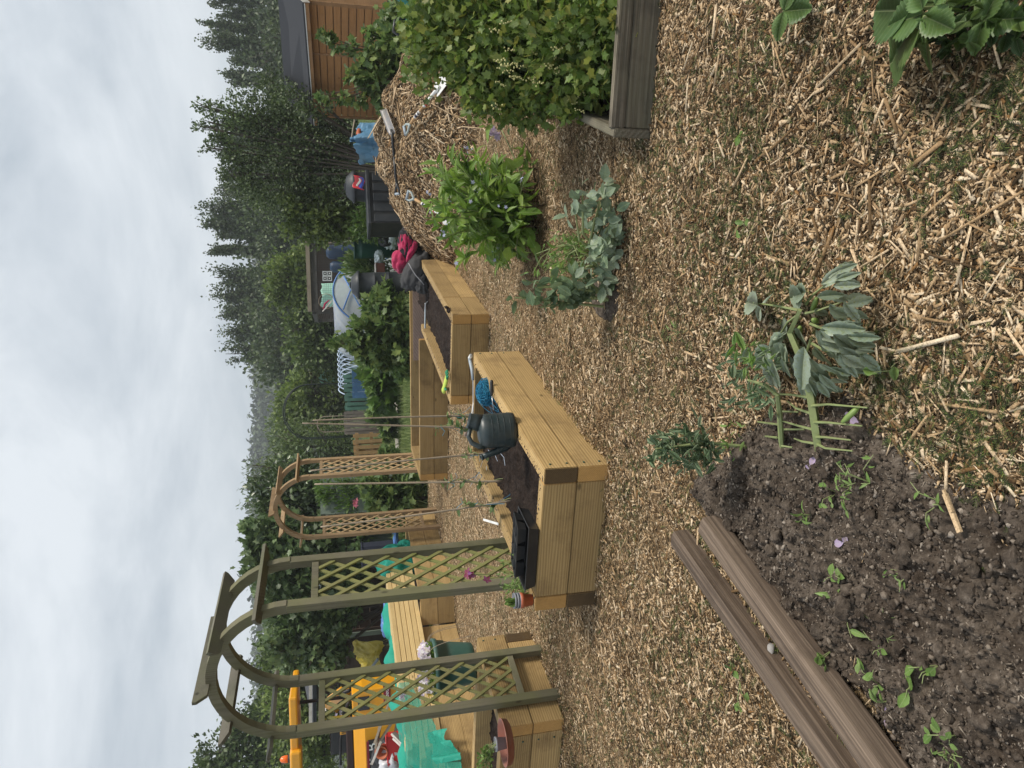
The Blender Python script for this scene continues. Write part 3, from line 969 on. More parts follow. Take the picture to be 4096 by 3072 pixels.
def sleeper(par, p0, p1, z0, h, t=.1, mat='sleeper', ends=('endgrain', 'endgrain'), name='sleeper'):
    """beam from p0 to p1, thickness to the LEFT of that direction"""
    p0 = Vector(p0); p1 = Vector(p1)
    d = p1-p0; L = d.length
    th = math.atan2(d.y, d.x)
    mid = (p0+p1)/2+Vector((-d.y, d.x, 0)).normalized()*t/2
    bm = bmesh.new()
    bmesh.ops.create_cube(bm, size=1)
    for v in bm.verts:
        v.co = Vector((v.co.x*L, v.co.y*t, v.co.z*h))
    bmesh.ops.bevel(bm, geom=bm.edges[:], offset=.004, segments=2, affect='EDGES')
    for f in bm.faces:
        if abs(f.normal.x) > .9: f.material_index = 1 if f.normal.x < 0 else 2
    me = bpy.data.meshes.new(name); bm.to_mesh(me); bm.free()
    o = link(me, name, M[mat], par)
    me.materials.append(M[ends[0]]); me.materials.append(M[ends[1]])
    o.location = mid+Vector((0, 0, z0+h/2))-wloc(par)
    o.rotation_euler = (0, 0, th+U(-.0015, .0015))
    return o


def soil_fill(par, poly, z, amp=.03, name='soil_fill'):
    xs = [p[0] for p in poly]; ys = [p[1] for p in poly]
    o = plane_grid(name, min(xs), max(xs), min(ys), max(ys), 110, 110,
                   lambda x, y: z+amp*(fbm(x, y, 3., 3)-.5)*2+.022*(fbm(x, y, 22., 3)-.5)*2+.012*(fbm(x, y, 60., 2)-.5)*2,
                   M['soil'], None, lambda x, y: inpoly(x, y, poly), par)
    return o


def shrink(o, th, L, W, t):
    return [tuple(lw(o, th, a, b)[:2]) for a, b in ((t, t), (L-t, t), (L-t, W-t), (t, W-t))]


def screws(par, pts):
    for p, n in pts:
        m = MB(); q = Vector(n).to_track_quat('Z', 'Y').to_matrix()
        m.lathe([(.007, 0), (.007, .0035), (.004, .005)], p, 8, q)
        m.obj('screw_head', M['greenbutt'], par)


# --- bed A: nearest the viewer, watering can on its edge
bA = thing('raised_bed', 'nearest sleeper raised bed, carrying the watering can and black seed tray', 'raised bed', lw(A_O, A_T, 1.1, .5))
hh = A_H/2
P = lambda a, b: lw(A_O, A_T, a, b)
for i in range(2):
    z = i*hh; g = .005
    h = hh-g
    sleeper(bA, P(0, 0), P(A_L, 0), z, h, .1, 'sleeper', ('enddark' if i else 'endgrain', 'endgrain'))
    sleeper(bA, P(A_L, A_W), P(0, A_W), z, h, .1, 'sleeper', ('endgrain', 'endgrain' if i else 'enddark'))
    sleeper(bA, P(.001, A_W-.102), P(.001, .102), z, h, .1)
    sleeper(bA, P(A_L-.001, .102), P(A_L-.001, A_W-.102), z, h, .1)
soil_fill(bA, shrink(A_O, A_T, A_L, A_W, .1), A_H-.085)
nr = Vector((math.sin(A_T), -math.cos(A_T), 0))
screws(bA, [(P(.05, -.001)+Vector((0, 0, A_H-k)), nr) for k in (.05, .15, .255, .35)]+[(P(A_L-.05, -.001)+Vector((0, 0, A_H-k)), nr) for k in (.05, .15, .255)])

# --- bed B + C: one L-shaped bed
bB = thing('raised_bed', 'long L-shaped sleeper raised bed in the middle, with the jackets thrown over its far end', 'raised bed', lw(B_O, B_T, 1.3, .5))
P = lambda a, b: lw(B_O, B_T, a, b)
Q = lambda a, b: lw(C_O, C_T, a, b)
hh = B_H/2
cb = Q(2.9, C_W)
for i in range(2):
    z = i*hh; h = hh-.005
    sleeper(bB, P(0, 0), P(.70, 0), z, h)
    sleeper(bB, P(.704, 0), P(B_L, 0), z, h)
    sleeper(bB, P(.001, B_W-.102), P(.001, .102), z, h, .1, 'sleeper')
    sleeper(bB, P(2.674, B_W), P(0, B_W), z, h, .1, 'sleeper')
    hc = C_H/2
    sleeper(bB, Q(.001, C_W-.102), Q(.001, .0), i*hc, hc-.005)
    sleeper(bB, Q(.104, 0), Q(C_L-.02, 0), i*hc, hc-.005)
    sleeper(bB, Q(2.95, C_W), Q(0, C_W), i*hc, hc-.005)
    sleeper(bB, P(B_L-.001, .102), P(B_L-.001, .5), z, h)
soil_fill(bB, shrink(B_O, B_T, B_L+.5, B_W, .1), B_H-.10, .035)
soil_fill(bB, [tuple(Q(a, b)[:2]) for a, b in ((.1, .1), (2.6, .1), (2.6, C_W-.1), (.1, C_W-.1))], .1, .03)
pb = MB()
pb.bar(Q(1.55, C_W-.125)+Vector((0, 0, .29)), Q(2.75, C_W-.125)+Vector((0, 0, .29)), .02, .17)
pb.obj('inner_board', M['pink_board'], bB)

# --- bed D: bottom left corner of the picture, planter on it
bD = thing('raised_bed', 'sleeper raised bed carrying the green planter and terracotta saucer, beside the mossy arch', 'raised bed', lw(D_O, D_T, .5, .6))
P = lambda a, b: lw(D_O, D_T, a, b)
hh = D_H/2
for i in range(2):
    z = i*hh; h = hh-.006
    if i:
        sleeper(bD, P(0, 0), P(D_L, 0), z, h)
        sleeper(bD, P(D_L, .102), P(D_L, D_W), z, h)
    else:
        sleeper(bD, P(0, 0), P(D_L-.105, 0), z, h)
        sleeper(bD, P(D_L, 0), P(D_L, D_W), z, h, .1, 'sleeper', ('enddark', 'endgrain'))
    sleeper(bD, P(.001, D_W), P(.001, .102), z, h, .1)
soil_fill(bD, [tuple(P(a, b)[:2]) for a, b in ((.1, .1), (D_L-.1, .1), (D_L-.1, D_W), (.1, D_W))], D_H-.15)
dn = Vector((-math.cos(D_T), -math.sin(D_T), 0))
screws(bD, [(P(-.001, .16)+Vector((0, 0, D_H-k)), dn) for k in (.05, .17, .29, .41)]+[(P(D_L-.05, -.001)+Vector((0, 0, D_H-k)), Vector((math.sin(D_T), -math.cos(D_T), 0))) for k in (.05, .15)])

# --- bed E/F: L-shaped bed on the far left with timber piled on it
bE = thing('raised_bed', 'sleeper raised bed far left that carries the stack of new timber and the netting', 'raised bed', (-3.6, 10.2, 0))
EH = .50
e0, e1, f0, f1 = Vector((-4.55, 6.9, 0)), Vector((-3.46, 10.30, 0)), Vector((-3.06, 10.36, 0)), Vector((-2.18, 12.42, 0))
ed = (e1-e0).normalized(); fd = (f1-f0).normalized()
for i in range(2):
    z = i*EH/2; h = EH/2-.003
    sleeper(bE, e0, e1, z, h)
    sleeper(bE, f0-fd*.0, f0+fd*1.3, z, h)
    sleeper(bE, f0+fd*1.303, f1, z, h)
    sleeper(bE, Vector((-3.455, 10.34, 0)), f0+Vector((-.01, .0, 0)), z, h, .1)
    sleeper(bE, f1+Vector((-.1, .03, 0)), f1+Vector((-1.6, .6, 0)), z, h, .1)
    w = Vector((-ed.y, ed.x, 0))
    sleeper(bE, e1+w*1.1, e0+w*1.1, z, h)
soil_fill(bE, [(-5.4, 7.3), (-4.5, 7.3), (-3.5, 10.4), (-3.1, 10.6), (-2.35, 12.3), (-3.7, 12.8), (-4.4, 10.6)], EH-.12)

# ------------------------------------------------------------------ garden arches
def arch(name, label, o, ang, wid, dep, zj, rr, mats, zbase=-.03):
    """o: foot of the front left post; ang: heading of the passage"""
    d = Vector((math.cos(ang), math.sin(ang), 0)); w = Vector((math.sin(ang), -math.cos(ang), 0))
    o = Vector((o[0], o[1], 0)); Z = Vector((0, 0, 1))
    a = thing(name, label, 'garden arch', o+w*wid/2+d*dep/2)
    pw = .056
    for sx in (0, 1):
        for sy in (0, 1):
            p = o+w*wid*sx+d*dep*sy
            m = MB(); m.bar(p+Z*zbase, p+Z*zj, pw, pw+.012, d)
            m.obj('post', mats[0], a, bevel=.003, origin=p+Z*U(.3, 1))
        s0 = o+w*wid*sx
        for z in (.27, zj-.17):
            m = MB(); m.bar(s0+d*(pw/2)+Z*z, s0+d*(dep-pw/2)+Z*z, .028, .045)
            m.obj('panel_rail', mats[0], a, bevel=.002)
        # diagonal lattice between the posts, clipped to the panel
        m = MB()
        z0, z1 = .29, zj-.19
        y0, y1 = pw/2+.004, dep-pw/2-.004
        H = z1-z0; Wd = y1-y0
        slope = 1.45; step = .19
        for lay, sg in ((-.006, 1), (.006, -1)):
            k = -Wd*slope
            while k < H:
                pts = []
                ya = 0; za = k
                if za < 0: ya = -za/slope; za = 0
                yb = Wd; zb = k+Wd*slope
                if zb > H: yb = (H-k)/slope; zb = H
                if yb-ya > .02:
                    A = (y0+ya, z0+za); B = (y0+yb, z0+zb)
                    if sg < 0: A = (y1-ya, A[1]); B = (y1-yb, B[1])
                    off = w*lay
                    m.bar(s0+d*A[0]+Z*A[1]+off, s0+d*B[0]+Z*B[1]+off, .0125, .024, d.cross(Z) if False else d)
                k += step
        m.obj('lattice_panel', mats[1], a)
    n = 22
    R = wid/2
    for sy in (0, 1):
        c = o+w*R+d*dep*sy
        m = MB()
        pts = []
        vs = []
        for i in range(n+1):
            t_ = math.pi*i/n
            zz = zj if True else 0
            e = (-w*math.cos(t_))
            ctr = c+e*R+Z*(zj+rr*math.sin(t_))
            nrm = (e*rr+Z*0) if False else (e*math.sin(math.pi/2)+Z*math.tan(0))
            out = (e*abs(math.cos(t_))*1. if False else (-w*math.cos(t_)+Z*math.sin(t_))).normalized()
            for so, sd in ((-1, -1), (1, -1), (1, 1), (-1, 1)):
                vs.append(ctr+out*so*.034+d*sd*.028)
        fs = []
        for i in range(n):
            for j in range(4):
                fs.append((i*4+j, i*4+(j+1) % 4, (i+1)*4+(j+1) % 4, (i+1)*4+j))
        fs += [(3, 2, 1, 0), tuple(n*4+j for j in range(4))]
        m.add(vs, fs)
        m.obj('curved_rail', mats[0], a, bevel=.002)
    for i, t_ in enumerate((.1, .29, .5, .71, .9)):
        t_ = math.pi*t_
        e = -w*math.cos(t_)
        out = (-w*math.cos(t_)+Z*math.sin(t_)).normalized()
        c = o+w*R+e*R+Z*(zj+rr*math.sin(t_))+out*.05
        m = MB()
        # boards with a pointed lower corner at each end
        L0, L1 = -.17, dep+.17
        tang = d.cross(out)
        pr = [(L0, .05), (L0, .02), (L0+.05, -.05), (L1-.05, -.05), (L1, .02), (L1, .05)]
        poly = [c+d*x_+out*y_*.45*1.9 for x_, y_ in pr]
        m.prism([p-tang*.012 for p in poly], None, tang*.024)
        m.obj('cross_slat', mats[2], a, bevel=.002)
    return a


arch('garden_arch', 'near weathered mossy-green lattice arch between two raised beds', (-2.36, 5.17), 1.18, 1.07, .47, 1.90, .50,
     (M['arch_old'], M['lattice_old'], M['slat_old']))
arch('garden_arch', 'far tan lattice arch, newer looking, behind the bamboo canes', (-2.30, 11.65), 1.18, 1.08, .52, 2.02, .53,
     (M['arch_new'], M['lattice_new'], M['arch_new']))
from mathutils import noise as MN


def crumple(name, mat, par, c, dims, seed=0, amp=.3, freq=2.2, R=None, sub=4, flat=None, ridge=True):
    """a heaped, folded cloth or sack: closed surface with creases"""
    bm = bmesh.new(); bmesh.ops.create_icosphere(bm, subdivisions=sub, radius=1)
    m = MB()
    c = Vector(c)
    off = Vector((seed*3.7, seed*1.3, seed*2.1))
    vs = []
    for v in bm.verts:
        p = v.co.copy()
        t_ = MN.fractal(p*freq+off, .9, 2.1, 4)
        if ridge: t_ = .5-abs(t_)*1.4
        k = 1+amp*t_+.35*amp*MN.noise(p*freq*.5+off*2)
        q = Vector((p.x*dims[0]*k, p.y*dims[1]*k, p.z*dims[2]*k))
        if R is not None: q = R @ q
        q += c
        if flat is not None and q.z < flat: q.z = flat+.002*MN.noise(q*30)
        vs.append(q)
    m.v = [tuple(v) for v in vs]
    m.f = [tuple(v.index for v in f.verts) for f in bm.faces]
    bm.free()
    return m.obj(name, mat, par, True)


def drape(name, mat, par, fn, nu=40, nv=40, amp=.02, freq=6., seed=0, solid=.002, sx=1., ridge=True):
    m = MB()
    vs = []
    off = Vector((seed*5.1, seed*2.3, seed))

    def g(a, b):
        p = Vector(fn(a, b))
        q = Vector((p.x*sx, p.y*sx, p.z))*freq+off
        t_ = MN.fractal(q, .8, 2.1, 4)
        if ridge: t_ = .5-abs(t_)*1.5
        return p+Vector((MN.noise(q+Vector((9, 0, 0)))*.5, -abs(t_)*.6, t_))*amp
    m.grid(g, nu, nv)
    return m.obj(name, mat, par, True, solid=solid)


PA = lambda a, b, z=0.: lw(A_O, A_T, a, b)+Vector((0, 0, z))
PB = lambda a, b, z=0.: lw(B_O, B_T, a, b)+Vector((0, 0, z))
PD = lambda a, b, z=0.: lw(D_O, D_T, a, b)+Vector((0, 0, z))

for bed, f, L_, W_ in ((bA, PA, A_L, A_W), (bB, PB, 2.6, B_W)):
    q = [f(U(.02, L_-.02), U(.055, .1)+(.0 if k % 2 else W_-.155), (A_H if bed is bA else B_H)-.004) for k in range(260)]
    q += [f(U(.05, .1), U(.1, W_-.1), (A_H if bed is bA else B_H)-.004) for k in range(60)]
    blobs('soil_specks', np.array(q), RNG.uniform(.002, .0075, len(q))**1., M['crumb'], bed, 'stuff', .6)
# ---------------- watering can
wc = PA(.70, .062, A_H+.001)
can = thing('watering_can', 'dark grey plastic watering can standing on the edge of the nearest bed', 'watering can', wc)
left = Vector((-.97, -.25, 0)).normalized(); back = Vector((-left.y, left.x, 0))
Rc = Matrix((left, back, Vector((0, 0, 1)))).transposed()
m = MB(); m.lathe([(.085, 0), (.108, .006), (.112, .03), (.108, .1), (.109, .185), (.107, .205), (.095, .228), (.06, .243), (.02, .246)], wc, 36, Rc, 1.05, .82)
m.obj('can_body', M['can'], can, True)
m = MB()
for z in (.045, .085, .125, .165):
    pts = [wc+Rc @ Vector((.1125*1.05*math.cos(a), .1125*.82*math.sin(a), z)) for a in np.linspace(0, 2*math.pi, 37)]
    m.tube(pts, .0016, 5)
m.obj('ribs', M['can'], can, True)['kind'] = 'stuff'
nk = wc+Rc @ Vector((-.055, 0, .225)); nd = (Rc @ Vector((-.28, 0, 1))).normalized()
Rn = nd.to_track_quat('Z', 'Y').to_matrix()
m = MB(); m.lathe([(.06, 0), (.054, .04), (.05, .07), (.053, .078), (.05, .08), (.045, .074), (.043, .02)], nk, 24, Rn)
m.obj('filling_neck', M['can'], can, True)
m = MB(); m.tube([nk+nd*.07+Rc @ Vector((.045, 0, 0)), wc+Rc @ Vector((.03, 0, .31)), wc+Rc @ Vector((.075, 0, .29)), wc+Rc @ Vector((.1, 0, .245)), wc+Rc @ Vector((.098, 0, .2))],
                 [.014, .015, .016, .018, .02], 10)
m.obj('handle', M['can'], can, True)
m = MB(); sp = [wc+Rc @ Vector((x_, -.02, z)) for x_, z in ((.085, .035), (.112, .07), (.138, .14), (.155, .195), (.166, .225))]
m.tube(sp, [.028, .026, .022, .018, .0165], 14, False)
m.tube([sp[-1], sp[-1]+(sp[-1]-sp[-2]).normalized()*.012], [.0195, .0195], 14, False)
m.obj('spout', M['can'], can, True, solid=.003)

# ---------------- seed tray with cell insert
tc_ = PA(.125, .60, A_H+.002)
tray = thing('seed_tray', 'black plastic seed tray with a six-cell insert on the nearest bed', 'seed tray', tc_)
la = Vector((math.cos(A_T), math.sin(A_T), 0)); wa = Vector((-la.y, la.x, 0))


def tub(m, c, R, L, W_, h, wall=.004, lip=.008, taper=.93):
    """an open tray: outer and inner walls, lip and floor"""
    def ring(a, b, z): return [c+R @ Vector((sx*a/2, sy*b/2, z)) for sx, sy in ((-1, -1), (1, -1), (1, 1), (-1, 1))]
    rs = [ring(L*taper, W_*taper, 0), ring(L, W_, h-.006), ring(L+2*lip, W_+2*lip, h-.006), ring(L+2*lip, W_+2*lip, h),
          ring(L-wall, W_-wall, h), ring(L*taper-wall, W_*taper-wall, wall)]
    n0 = len(m.v)
    vs = [p for r_ in rs for p in r_]; fs = [(3, 2, 1, 0)]
    for i in range(5):
        for j in range(4):
            fs.append((i*4+j, i*4+(j+1) % 4, (i+1)*4+(j+1) % 4, (i+1)*4+j))
    fs.append((20, 21, 22, 23))
    m.add(vs, fs)


Rt = Matrix((wa, la, Vector((0, 0, 1)))).transposed()
Rt = Rt.copy()
m = MB(); tub(m, tc_, Rt, .43, .25, .068); m.obj('tray_base', M['black'], tray, bevel=.002)
Ri = Rt @ Matrix.Rotation(rad(-7), 3, 'X')
ic = tc_+la*.03+Vector((0, 0, .05))
m = MB()
for i in range(3):
    for j in range(2):
        tub(m, ic+Ri @ Vector(((i-1)*.118-.01, (j-.5)*.104, 0)), Ri, .108, .094, .055, .003, .0045, .75)
m.obj('cell_insert', M['black'], tray)
m = MB(); s_ = ic+Ri @ Vector((-.128, .05, .03))
m.box(s_, (.08, .07, .012), Ri); m.obj('cell_compost', M['soil'], tray)

# ---------------- stacked pots on the left end
pp = PA(.06, .935, A_H)
pot = thing('stacked_pots', 'small stack of grey pots inside a terracotta-coloured pot on the bed corner', 'flower pot', pp)
Rp = Matrix.Rotation(rad(3), 3, 'Y')
m = MB(); m.lathe([(.034, 0), (.042, .055), (.046, .056), (.048, .08), (.044, .08), (.04, .055), (.032, .004)], pp, 24, Rp); m.obj('outer_pot', M['terracotta'], pot, True)
m = MB()
for k in range(3):
    z = .068+.017*k
    m.lathe([(.041, z), (.047, z+.004), (.0475, z+.015), (.043, z+.015), (.04, z)], pp, 24, Rp)
m.obj('inner_pot', M['greypot'], pot, True)['label'] = 'grey nested pots'
n = 7
D = rdir(n); D[:, 2] = np.abs(D[:, 2])+1.2; D += np.array([-.4, 0, .3])
leaves('seedling', np.array(pp+Vector((0, 0, .11)))[None]+RNG.normal(0, .008, (n, 3)), D, rdir(n), RNG.uniform(.04, .075, n), 'serr', M['seedling'], pot)

# ---------------- saucer with a pot of trailing seedlings
sc_ = on(2022, 2968, D_H+.035); sc_.z = D_H+.001
sau = thing('plant_saucer', 'round terracotta-coloured saucer on the bottom left bed corner', 'saucer', sc_)
m = MB(); m.lathe([(.12, 0), (.142, .012), (.15, .05), (.153, .05), (.153, .055), (.146, .055), (.136, .014), (.02, .007)], sc_, 40); m.obj('saucer_dish', M['saucer'], sau, True)
gp_ = sc_+Vector((-.005, .0, .0085))
gpt = thing('seedling_pot', 'little grey pot with yellow-green trailing seedlings in the saucer', 'potted plant', gp_)
m = MB(); m.lathe([(.034, 0), (.044, .085), (.047, .086), (.047, .098), (.043, .098), (.04, .08), (.03, .075)], gp_, 24); m.obj('pot', M['greypot'], gpt, True)
m = MB(); P_ = []; D_ = []
for k in range(13):
    a = U(-.6, .6)+math.pi*.9; r = U(.05, .22); h = U(.02, .15)
    p0 = gp_+Vector((U(-.02, .02), U(-.02, .02), .09)); p2 = gp_+Vector((math.cos(a)*r, math.sin(a)*r*.8, .09+h))
    p1 = (p0+p2)/2+Vector((0, 0, .05))
    pts = [p0*(1-t_)**2+p1*2*t_*(1-t_)+p2*t_*t_ for t_ in np.linspace(0, 1, 7)]
    m.tube(pts, .0016, 5)
    for q in pts[2:]:
        for _ in range(3):
            P_.append(np.array(q)+RNG.normal(0, .006, 3)); D_.append(RNG.normal(0, 1, 3)+np.array([0, 0, .4]))
m.obj('stem', M['stem_green'], gpt)
leaves('foliage', P_, D_, rdir(len(P_))+np.array([0, 0, 1]), RNG.uniform(.018, .034, len(P_)), 'oval', M['seedling'], gpt)

# ---------------- green planter with violas
gc = on(1893, 2650, D_H); gc.z = D_H+.001
plr = thing('flower_planter', 'round dark green planter full of lilac violas on the bed by the mossy arch', 'planter', gc)
m = MB(); m.lathe([(.155, 0), (.168, .01), (.175, .06), (.196, .2), (.205, .25), (.214, .252), (.222, .31), (.236, .315), (.24, .352), (.228, .354), (.216, .33), (.2, .31)], gc, 44)
m.obj('planter_body', M['greenpot'], plr, True)
m = MB(); m.lathe([(.21, .318), (.1, .33), (.01, .335)], gc, 30); m.obj('planter_soil', M['soil'], plr)
n = 900
a = RNG.uniform(0, 6.28, n); r = .2*np.sqrt(RNG.random(n))
P_ = np.stack([gc.x+r*np.cos(a), gc.y+r*np.sin(a), gc.z+.33+RNG.random(n)*.09*(1-.5*(r/.2)**2)], -1)
D_ = np.stack([np.cos(a)*.7, np.sin(a)*.7, np.ones(n)], -1)+rdir(n)*.6
leaves('foliage', P_, D_, rdir(n), RNG.uniform(.025, .055, n), 'lance', M['comfrey'], plr)


def blooms(name, par, P_, size, mat, k=5, face=None):
    """flat five-petalled flowers facing the light and the viewer"""
    Ps, Ds, Ns = [], [], []
    for p in P_:
        nrm = unit(np.array([0, -.8, .7])+RNG.normal(0, .5, 3)) if face is None else unit(np.array(face)+RNG.normal(0, .4, 3))
        a0 = unit(np.cross(nrm, RNG.normal(0, 1, 3))); b0 = np.cross(nrm, a0)
        for j in range(k):
            w = 2*math.pi*j/k
            Ps.append(p); Ds.append(a0*math.cos(w)+b0*math.sin(w)); Ns.append(nrm)
    return leaves(name, np.array(Ps), np.array(Ds), np.array(Ns), np.repeat(RNG.uniform(.75, 1.2, len(P_))*size, k), 'oval', mat, par)


n = 120
a = RNG.uniform(2.2, 6.9, n); r = RNG.uniform(.1, .22, n)
P_ = np.stack([gc.x+r*np.cos(a), gc.y+r*np.sin(a), gc.z+.385+RNG.random(n)*.085], -1)
blooms('viola_flowers', plr, P_, .033, M['petal_white'])['kind'] = 'stuff'
m = MB()
P2 = []
for k in range(34):
    a = RNG.uniform(2.4, 6.9); r = .2; h = U(.0, .1)
    p0 = gc+Vector((math.cos(a)*.16, math.sin(a)*.16, .35))
    p1 = gc+Vector((math.cos(a)*.32, math.sin(a)*.32, .46+h*.5)); p2 = gc+Vector((math.cos(a)*(.31+h), math.sin(a)*(.3+h), U(.0, .25)))
    if k < 26: continue
    m.tube([p0*(1-t_)**2+p1*2*t_*(1-t_)+p2*t_*t_ for t_ in np.linspace(0, 1, 10)], .0022, 5)
m.obj('dry_trailing_stems', M['bamboo'], plr)['kind'] = 'stuff'
al = gc+Vector((-.1, -.05, .35))
m = MB()
for k in range(6):
    e = al+Vector((-.04+U(-.06, .05), U(-.05, .05), U(.16, .3)))
    m.tube([al+Vector((U(-.02, .02), U(-.02, .02), -.02)), (al+e)/2+Vector((.01, 0, .02)), e], [.004, .004, .002], 6)
m.obj('allium_stalks', M['stem_green'], plr)['kind'] = 'stuff'
hd = al+Vector((-.07, 0, .27))
n = 130; d_ = rdir(n)
leaves('allium_head', np.array(hd)+d_*.012, d_, rdir(n), RNG.uniform(.05, .065, n), 'blade', M['petal_mauve'], plr)
blooms('yellow_flowers', plr, np.array([gc+Vector((-.17, -.12, .4)), gc+Vector((-.14, -.14, .4)), gc+Vector((.0, -.2, .42))]), .028, M['petal_yellow'])['kind'] = 'stuff'

# ---------------- bamboo canes and sweet peas along bed A
canes = [((1250, 1682), (1930, 1662), 'thin bamboo cane, first of the pair above the watering can, right one'),
         ((1209, 1693), (1935, 1712), 'tallest bamboo cane, left one of the pair above the watering can'),
         ((1241, 1883), (1968, 1812), 'leaning bamboo cane crossing the right panel of the tan arch'),
         ((1258, 1937), (2012, 1925), 'upright bamboo cane just left of the tan arch right panel, dark at its foot'),
         ((1282, 2108), (2048, 2003), 'leaning bamboo cane crossing the left panel of the tan arch')]
cane_pts = []
for (t, b, lab) in canes:
    p0 = on(b[0], b[1], A_H-.09); p1 = at(t[0], t[1], p0.y+.02)
    c_ = thing('bamboo_cane', lab, 'cane', p0, 'canes for the sweet peas')
    d = (p1-p0); L = d.length; d.normalize()
    m = MB(); pts = []; rs = []
    bend = Vector((U(-.01, .01), U(-.01, .01), 0))
    for k in range(25):
        t_ = k/24
        pts.append(p0+d*L*t_+bend*math.sin(math.pi*t_)); rs.append((.0082-.0025*t_)*(1.16 if k % 5 == 2 else 1))
    m.tube(pts, rs, 9); m.obj('culm', M['bamboo'], c_, True)
    cane_pts.append((p0, d, L))


def vine(name, label, cane, z1, n, par=None, tw=True, side=(0, 0)):
    p0, d, L = cane
    r_ = thing(name, label, 'plant', p0, 'sweet peas climbing the canes')
    m = MB(); pts = []
    for k in range(26):
        t_ = k/25
        a = t_*9
        pts.append(p0+d*(z1*t_)+Vector((math.cos(a)*.02+side[0]*t_*t_, math.sin(a)*.02+side[1]*t_*t_, 0)))
    m.tube(pts, .0032, 6); m.obj('stem', M['stem_green'], r_)
    P_, D_, S_ = [], [], []
    for k in range(n):
        q = pts[int(U(3, 25.9))]
        dd = RNG.normal(0, 1, 3); dd[2] = abs(dd[2])*.5
        P_.append(np.array(q)); D_.append(dd); S_.append(U(.05, .085))
    leaves('foliage', P_, D_, rdir(len(P_))*.6+np.array([0, 0, 1.]), S_, 'oval', M['sycamore'], r_)
    if tw:
        m = MB()
        for k in range(5):
            z = U(.1, z1)
            c0 = p0+d*z
            e = c0+Vector((U(-.1, .1), U(-.06, .06), U(-.15, .05)))
            m.tube([c0, (c0+e)/2+Vector((0, 0, -.03)), e], .0016, 5)
        m.obj('twine_ties', M['twine'], r_)['kind'] = 'stuff'


vine('sweet_pea', 'leafy sweet pea behind the watering can neck, on the right cane', cane_pts[0], .3, 16)
vine('sweet_pea', 'sweet pea with big leaves high on the tallest cane', cane_pts[1], .42, 20)
vine('sweet_pea', 'small sweet pea beside the can spout', cane_pts[2], .22, 8)
vine('sweet_pea', 'sweet pea tied with blue twine to the dark-footed cane', cane_pts[3], .46, 12)
vine('sweet_pea', 'sweet pea with twin leaves on the leaning cane above the seed tray', cane_pts[4], .42, 12)
# the tuft behind the tray, in flower
tf = PA(.38, .84, A_H-.08)
r_ = thing('sweet_pea', 'pale tangled sweet pea clump with two magenta flowers behind the seed tray', 'plant', tf)
m = MB(); P_, D_ = [], []
for k in range(20):
    e = tf+Vector((U(-.26, .08), U(-.22, .12), U(.06, .2)))
    b0 = tf+Vector((U(-.12, .06), U(-.2, .08), 0))
    pts = [b0+(e-b0)*t_+Vector((.02*math.sin(6*t_), .02*math.cos(5*t_), 0)) for t_ in np.linspace(0, 1, 7)]
    m.tube(pts, .002, 5)
    for q in pts[1:]:
        for _ in range(4): P_.append(np.array(q)+RNG.normal(0, .012, 3)); D_.append(RNG.normal(0, 1, 3)+np.array([0, 0, .5]))
fl = [at(1882, 2300, tf.y-.15), at(1948, 2318, tf.y-.15)]
for q in fl:
    m.tube([tf+Vector((-.15, -.1, .05)), (tf+q)/2+Vector((-.05, 0, .05)), q], .0022, 5)
m.obj('stem', M['stem_green'], r_)
leaves('foliage', P_, D_, rdir(len(P_)), RNG.uniform(.02, .05, len(P_)), 'lance', M['seedling'], r_)
blooms('flower', r_, np.array([fl[0], fl[0]+Vector((.012, 0, .02)), fl[0]+Vector((0, 0, -.02))]), .035, M['petal_red'])
blooms('flower', r_, np.array([fl[1]]), .03, M['petal_red'])

# ---------------- twine, tools on bed A
tb = PA(1.5, .42, A_H+.005)
tb = at(1945, 1568, tb.y)
tw = thing('twine_ball', 'tangled ball of blue twine on the far end of the nearest bed', 'twine', tb-Vector((0, 0, .1)))
m = MB()
for k in range(120):
    q = Quaternion(RNG.normal(0, 1, 4)).normalized().to_matrix()
    rr = U(.055, .1); a0 = U(0, 6)
    m.tube([tb+Vector((p.x*1.15, p.y, p.z*.85)) for p in (q @ Vector((rr*math.cos(a0+a), rr*math.sin(a0+a)*U(.9, 1), U(-.02, .02))) for a in np.linspace(0, U(4, 6.2), 14))], .0021, 4)
m.obj('coil', M['twine'], tw)
m = MB()
for k in range(16):
    e = tb+Vector((U(-.2, -.02), U(-.15, .1), U(-.1, -.03))); s0 = tb+Vector((U(-.08, .08), U(-.06, .06), U(-.04, .08)))
    mid = (s0+e)/2+Vector((U(-.05, .05), U(-.05, .05), U(-.02, .08)))
    m.tube([s0*(1-t_)**2+mid*2*t_*(1-t_)+e*t_*t_ for t_ in np.linspace(0, 1, 10)], .0018, 4)
m.obj('loose_strands', M['twine'], tw)['kind'] = 'stuff'

z_ = A_H+.012
q0, q1 = on(1966, 1520, z_), on(1967, 1572, z_); dn_ = (q1-q0).normalized()
dv = thing('screwdriver', 'black-handled screwdriver lying on the bed edge beside the blue twine', 'screwdriver', q0)
m = MB(); m.tube([q0, q0+dn_*.012, q0+dn_*.05, q0+dn_*.085, q1+dn_*.02], [.009, .014, .0125, .014, .008], 12); m.obj('handle', M['black'], dv, True)
m = MB(); m.tube([q1+dn_*.015, on(1974, 1640, z_-.006)], [.0035, .0025], 8); m.obj('shank', M['tool_steel'], dv, True)

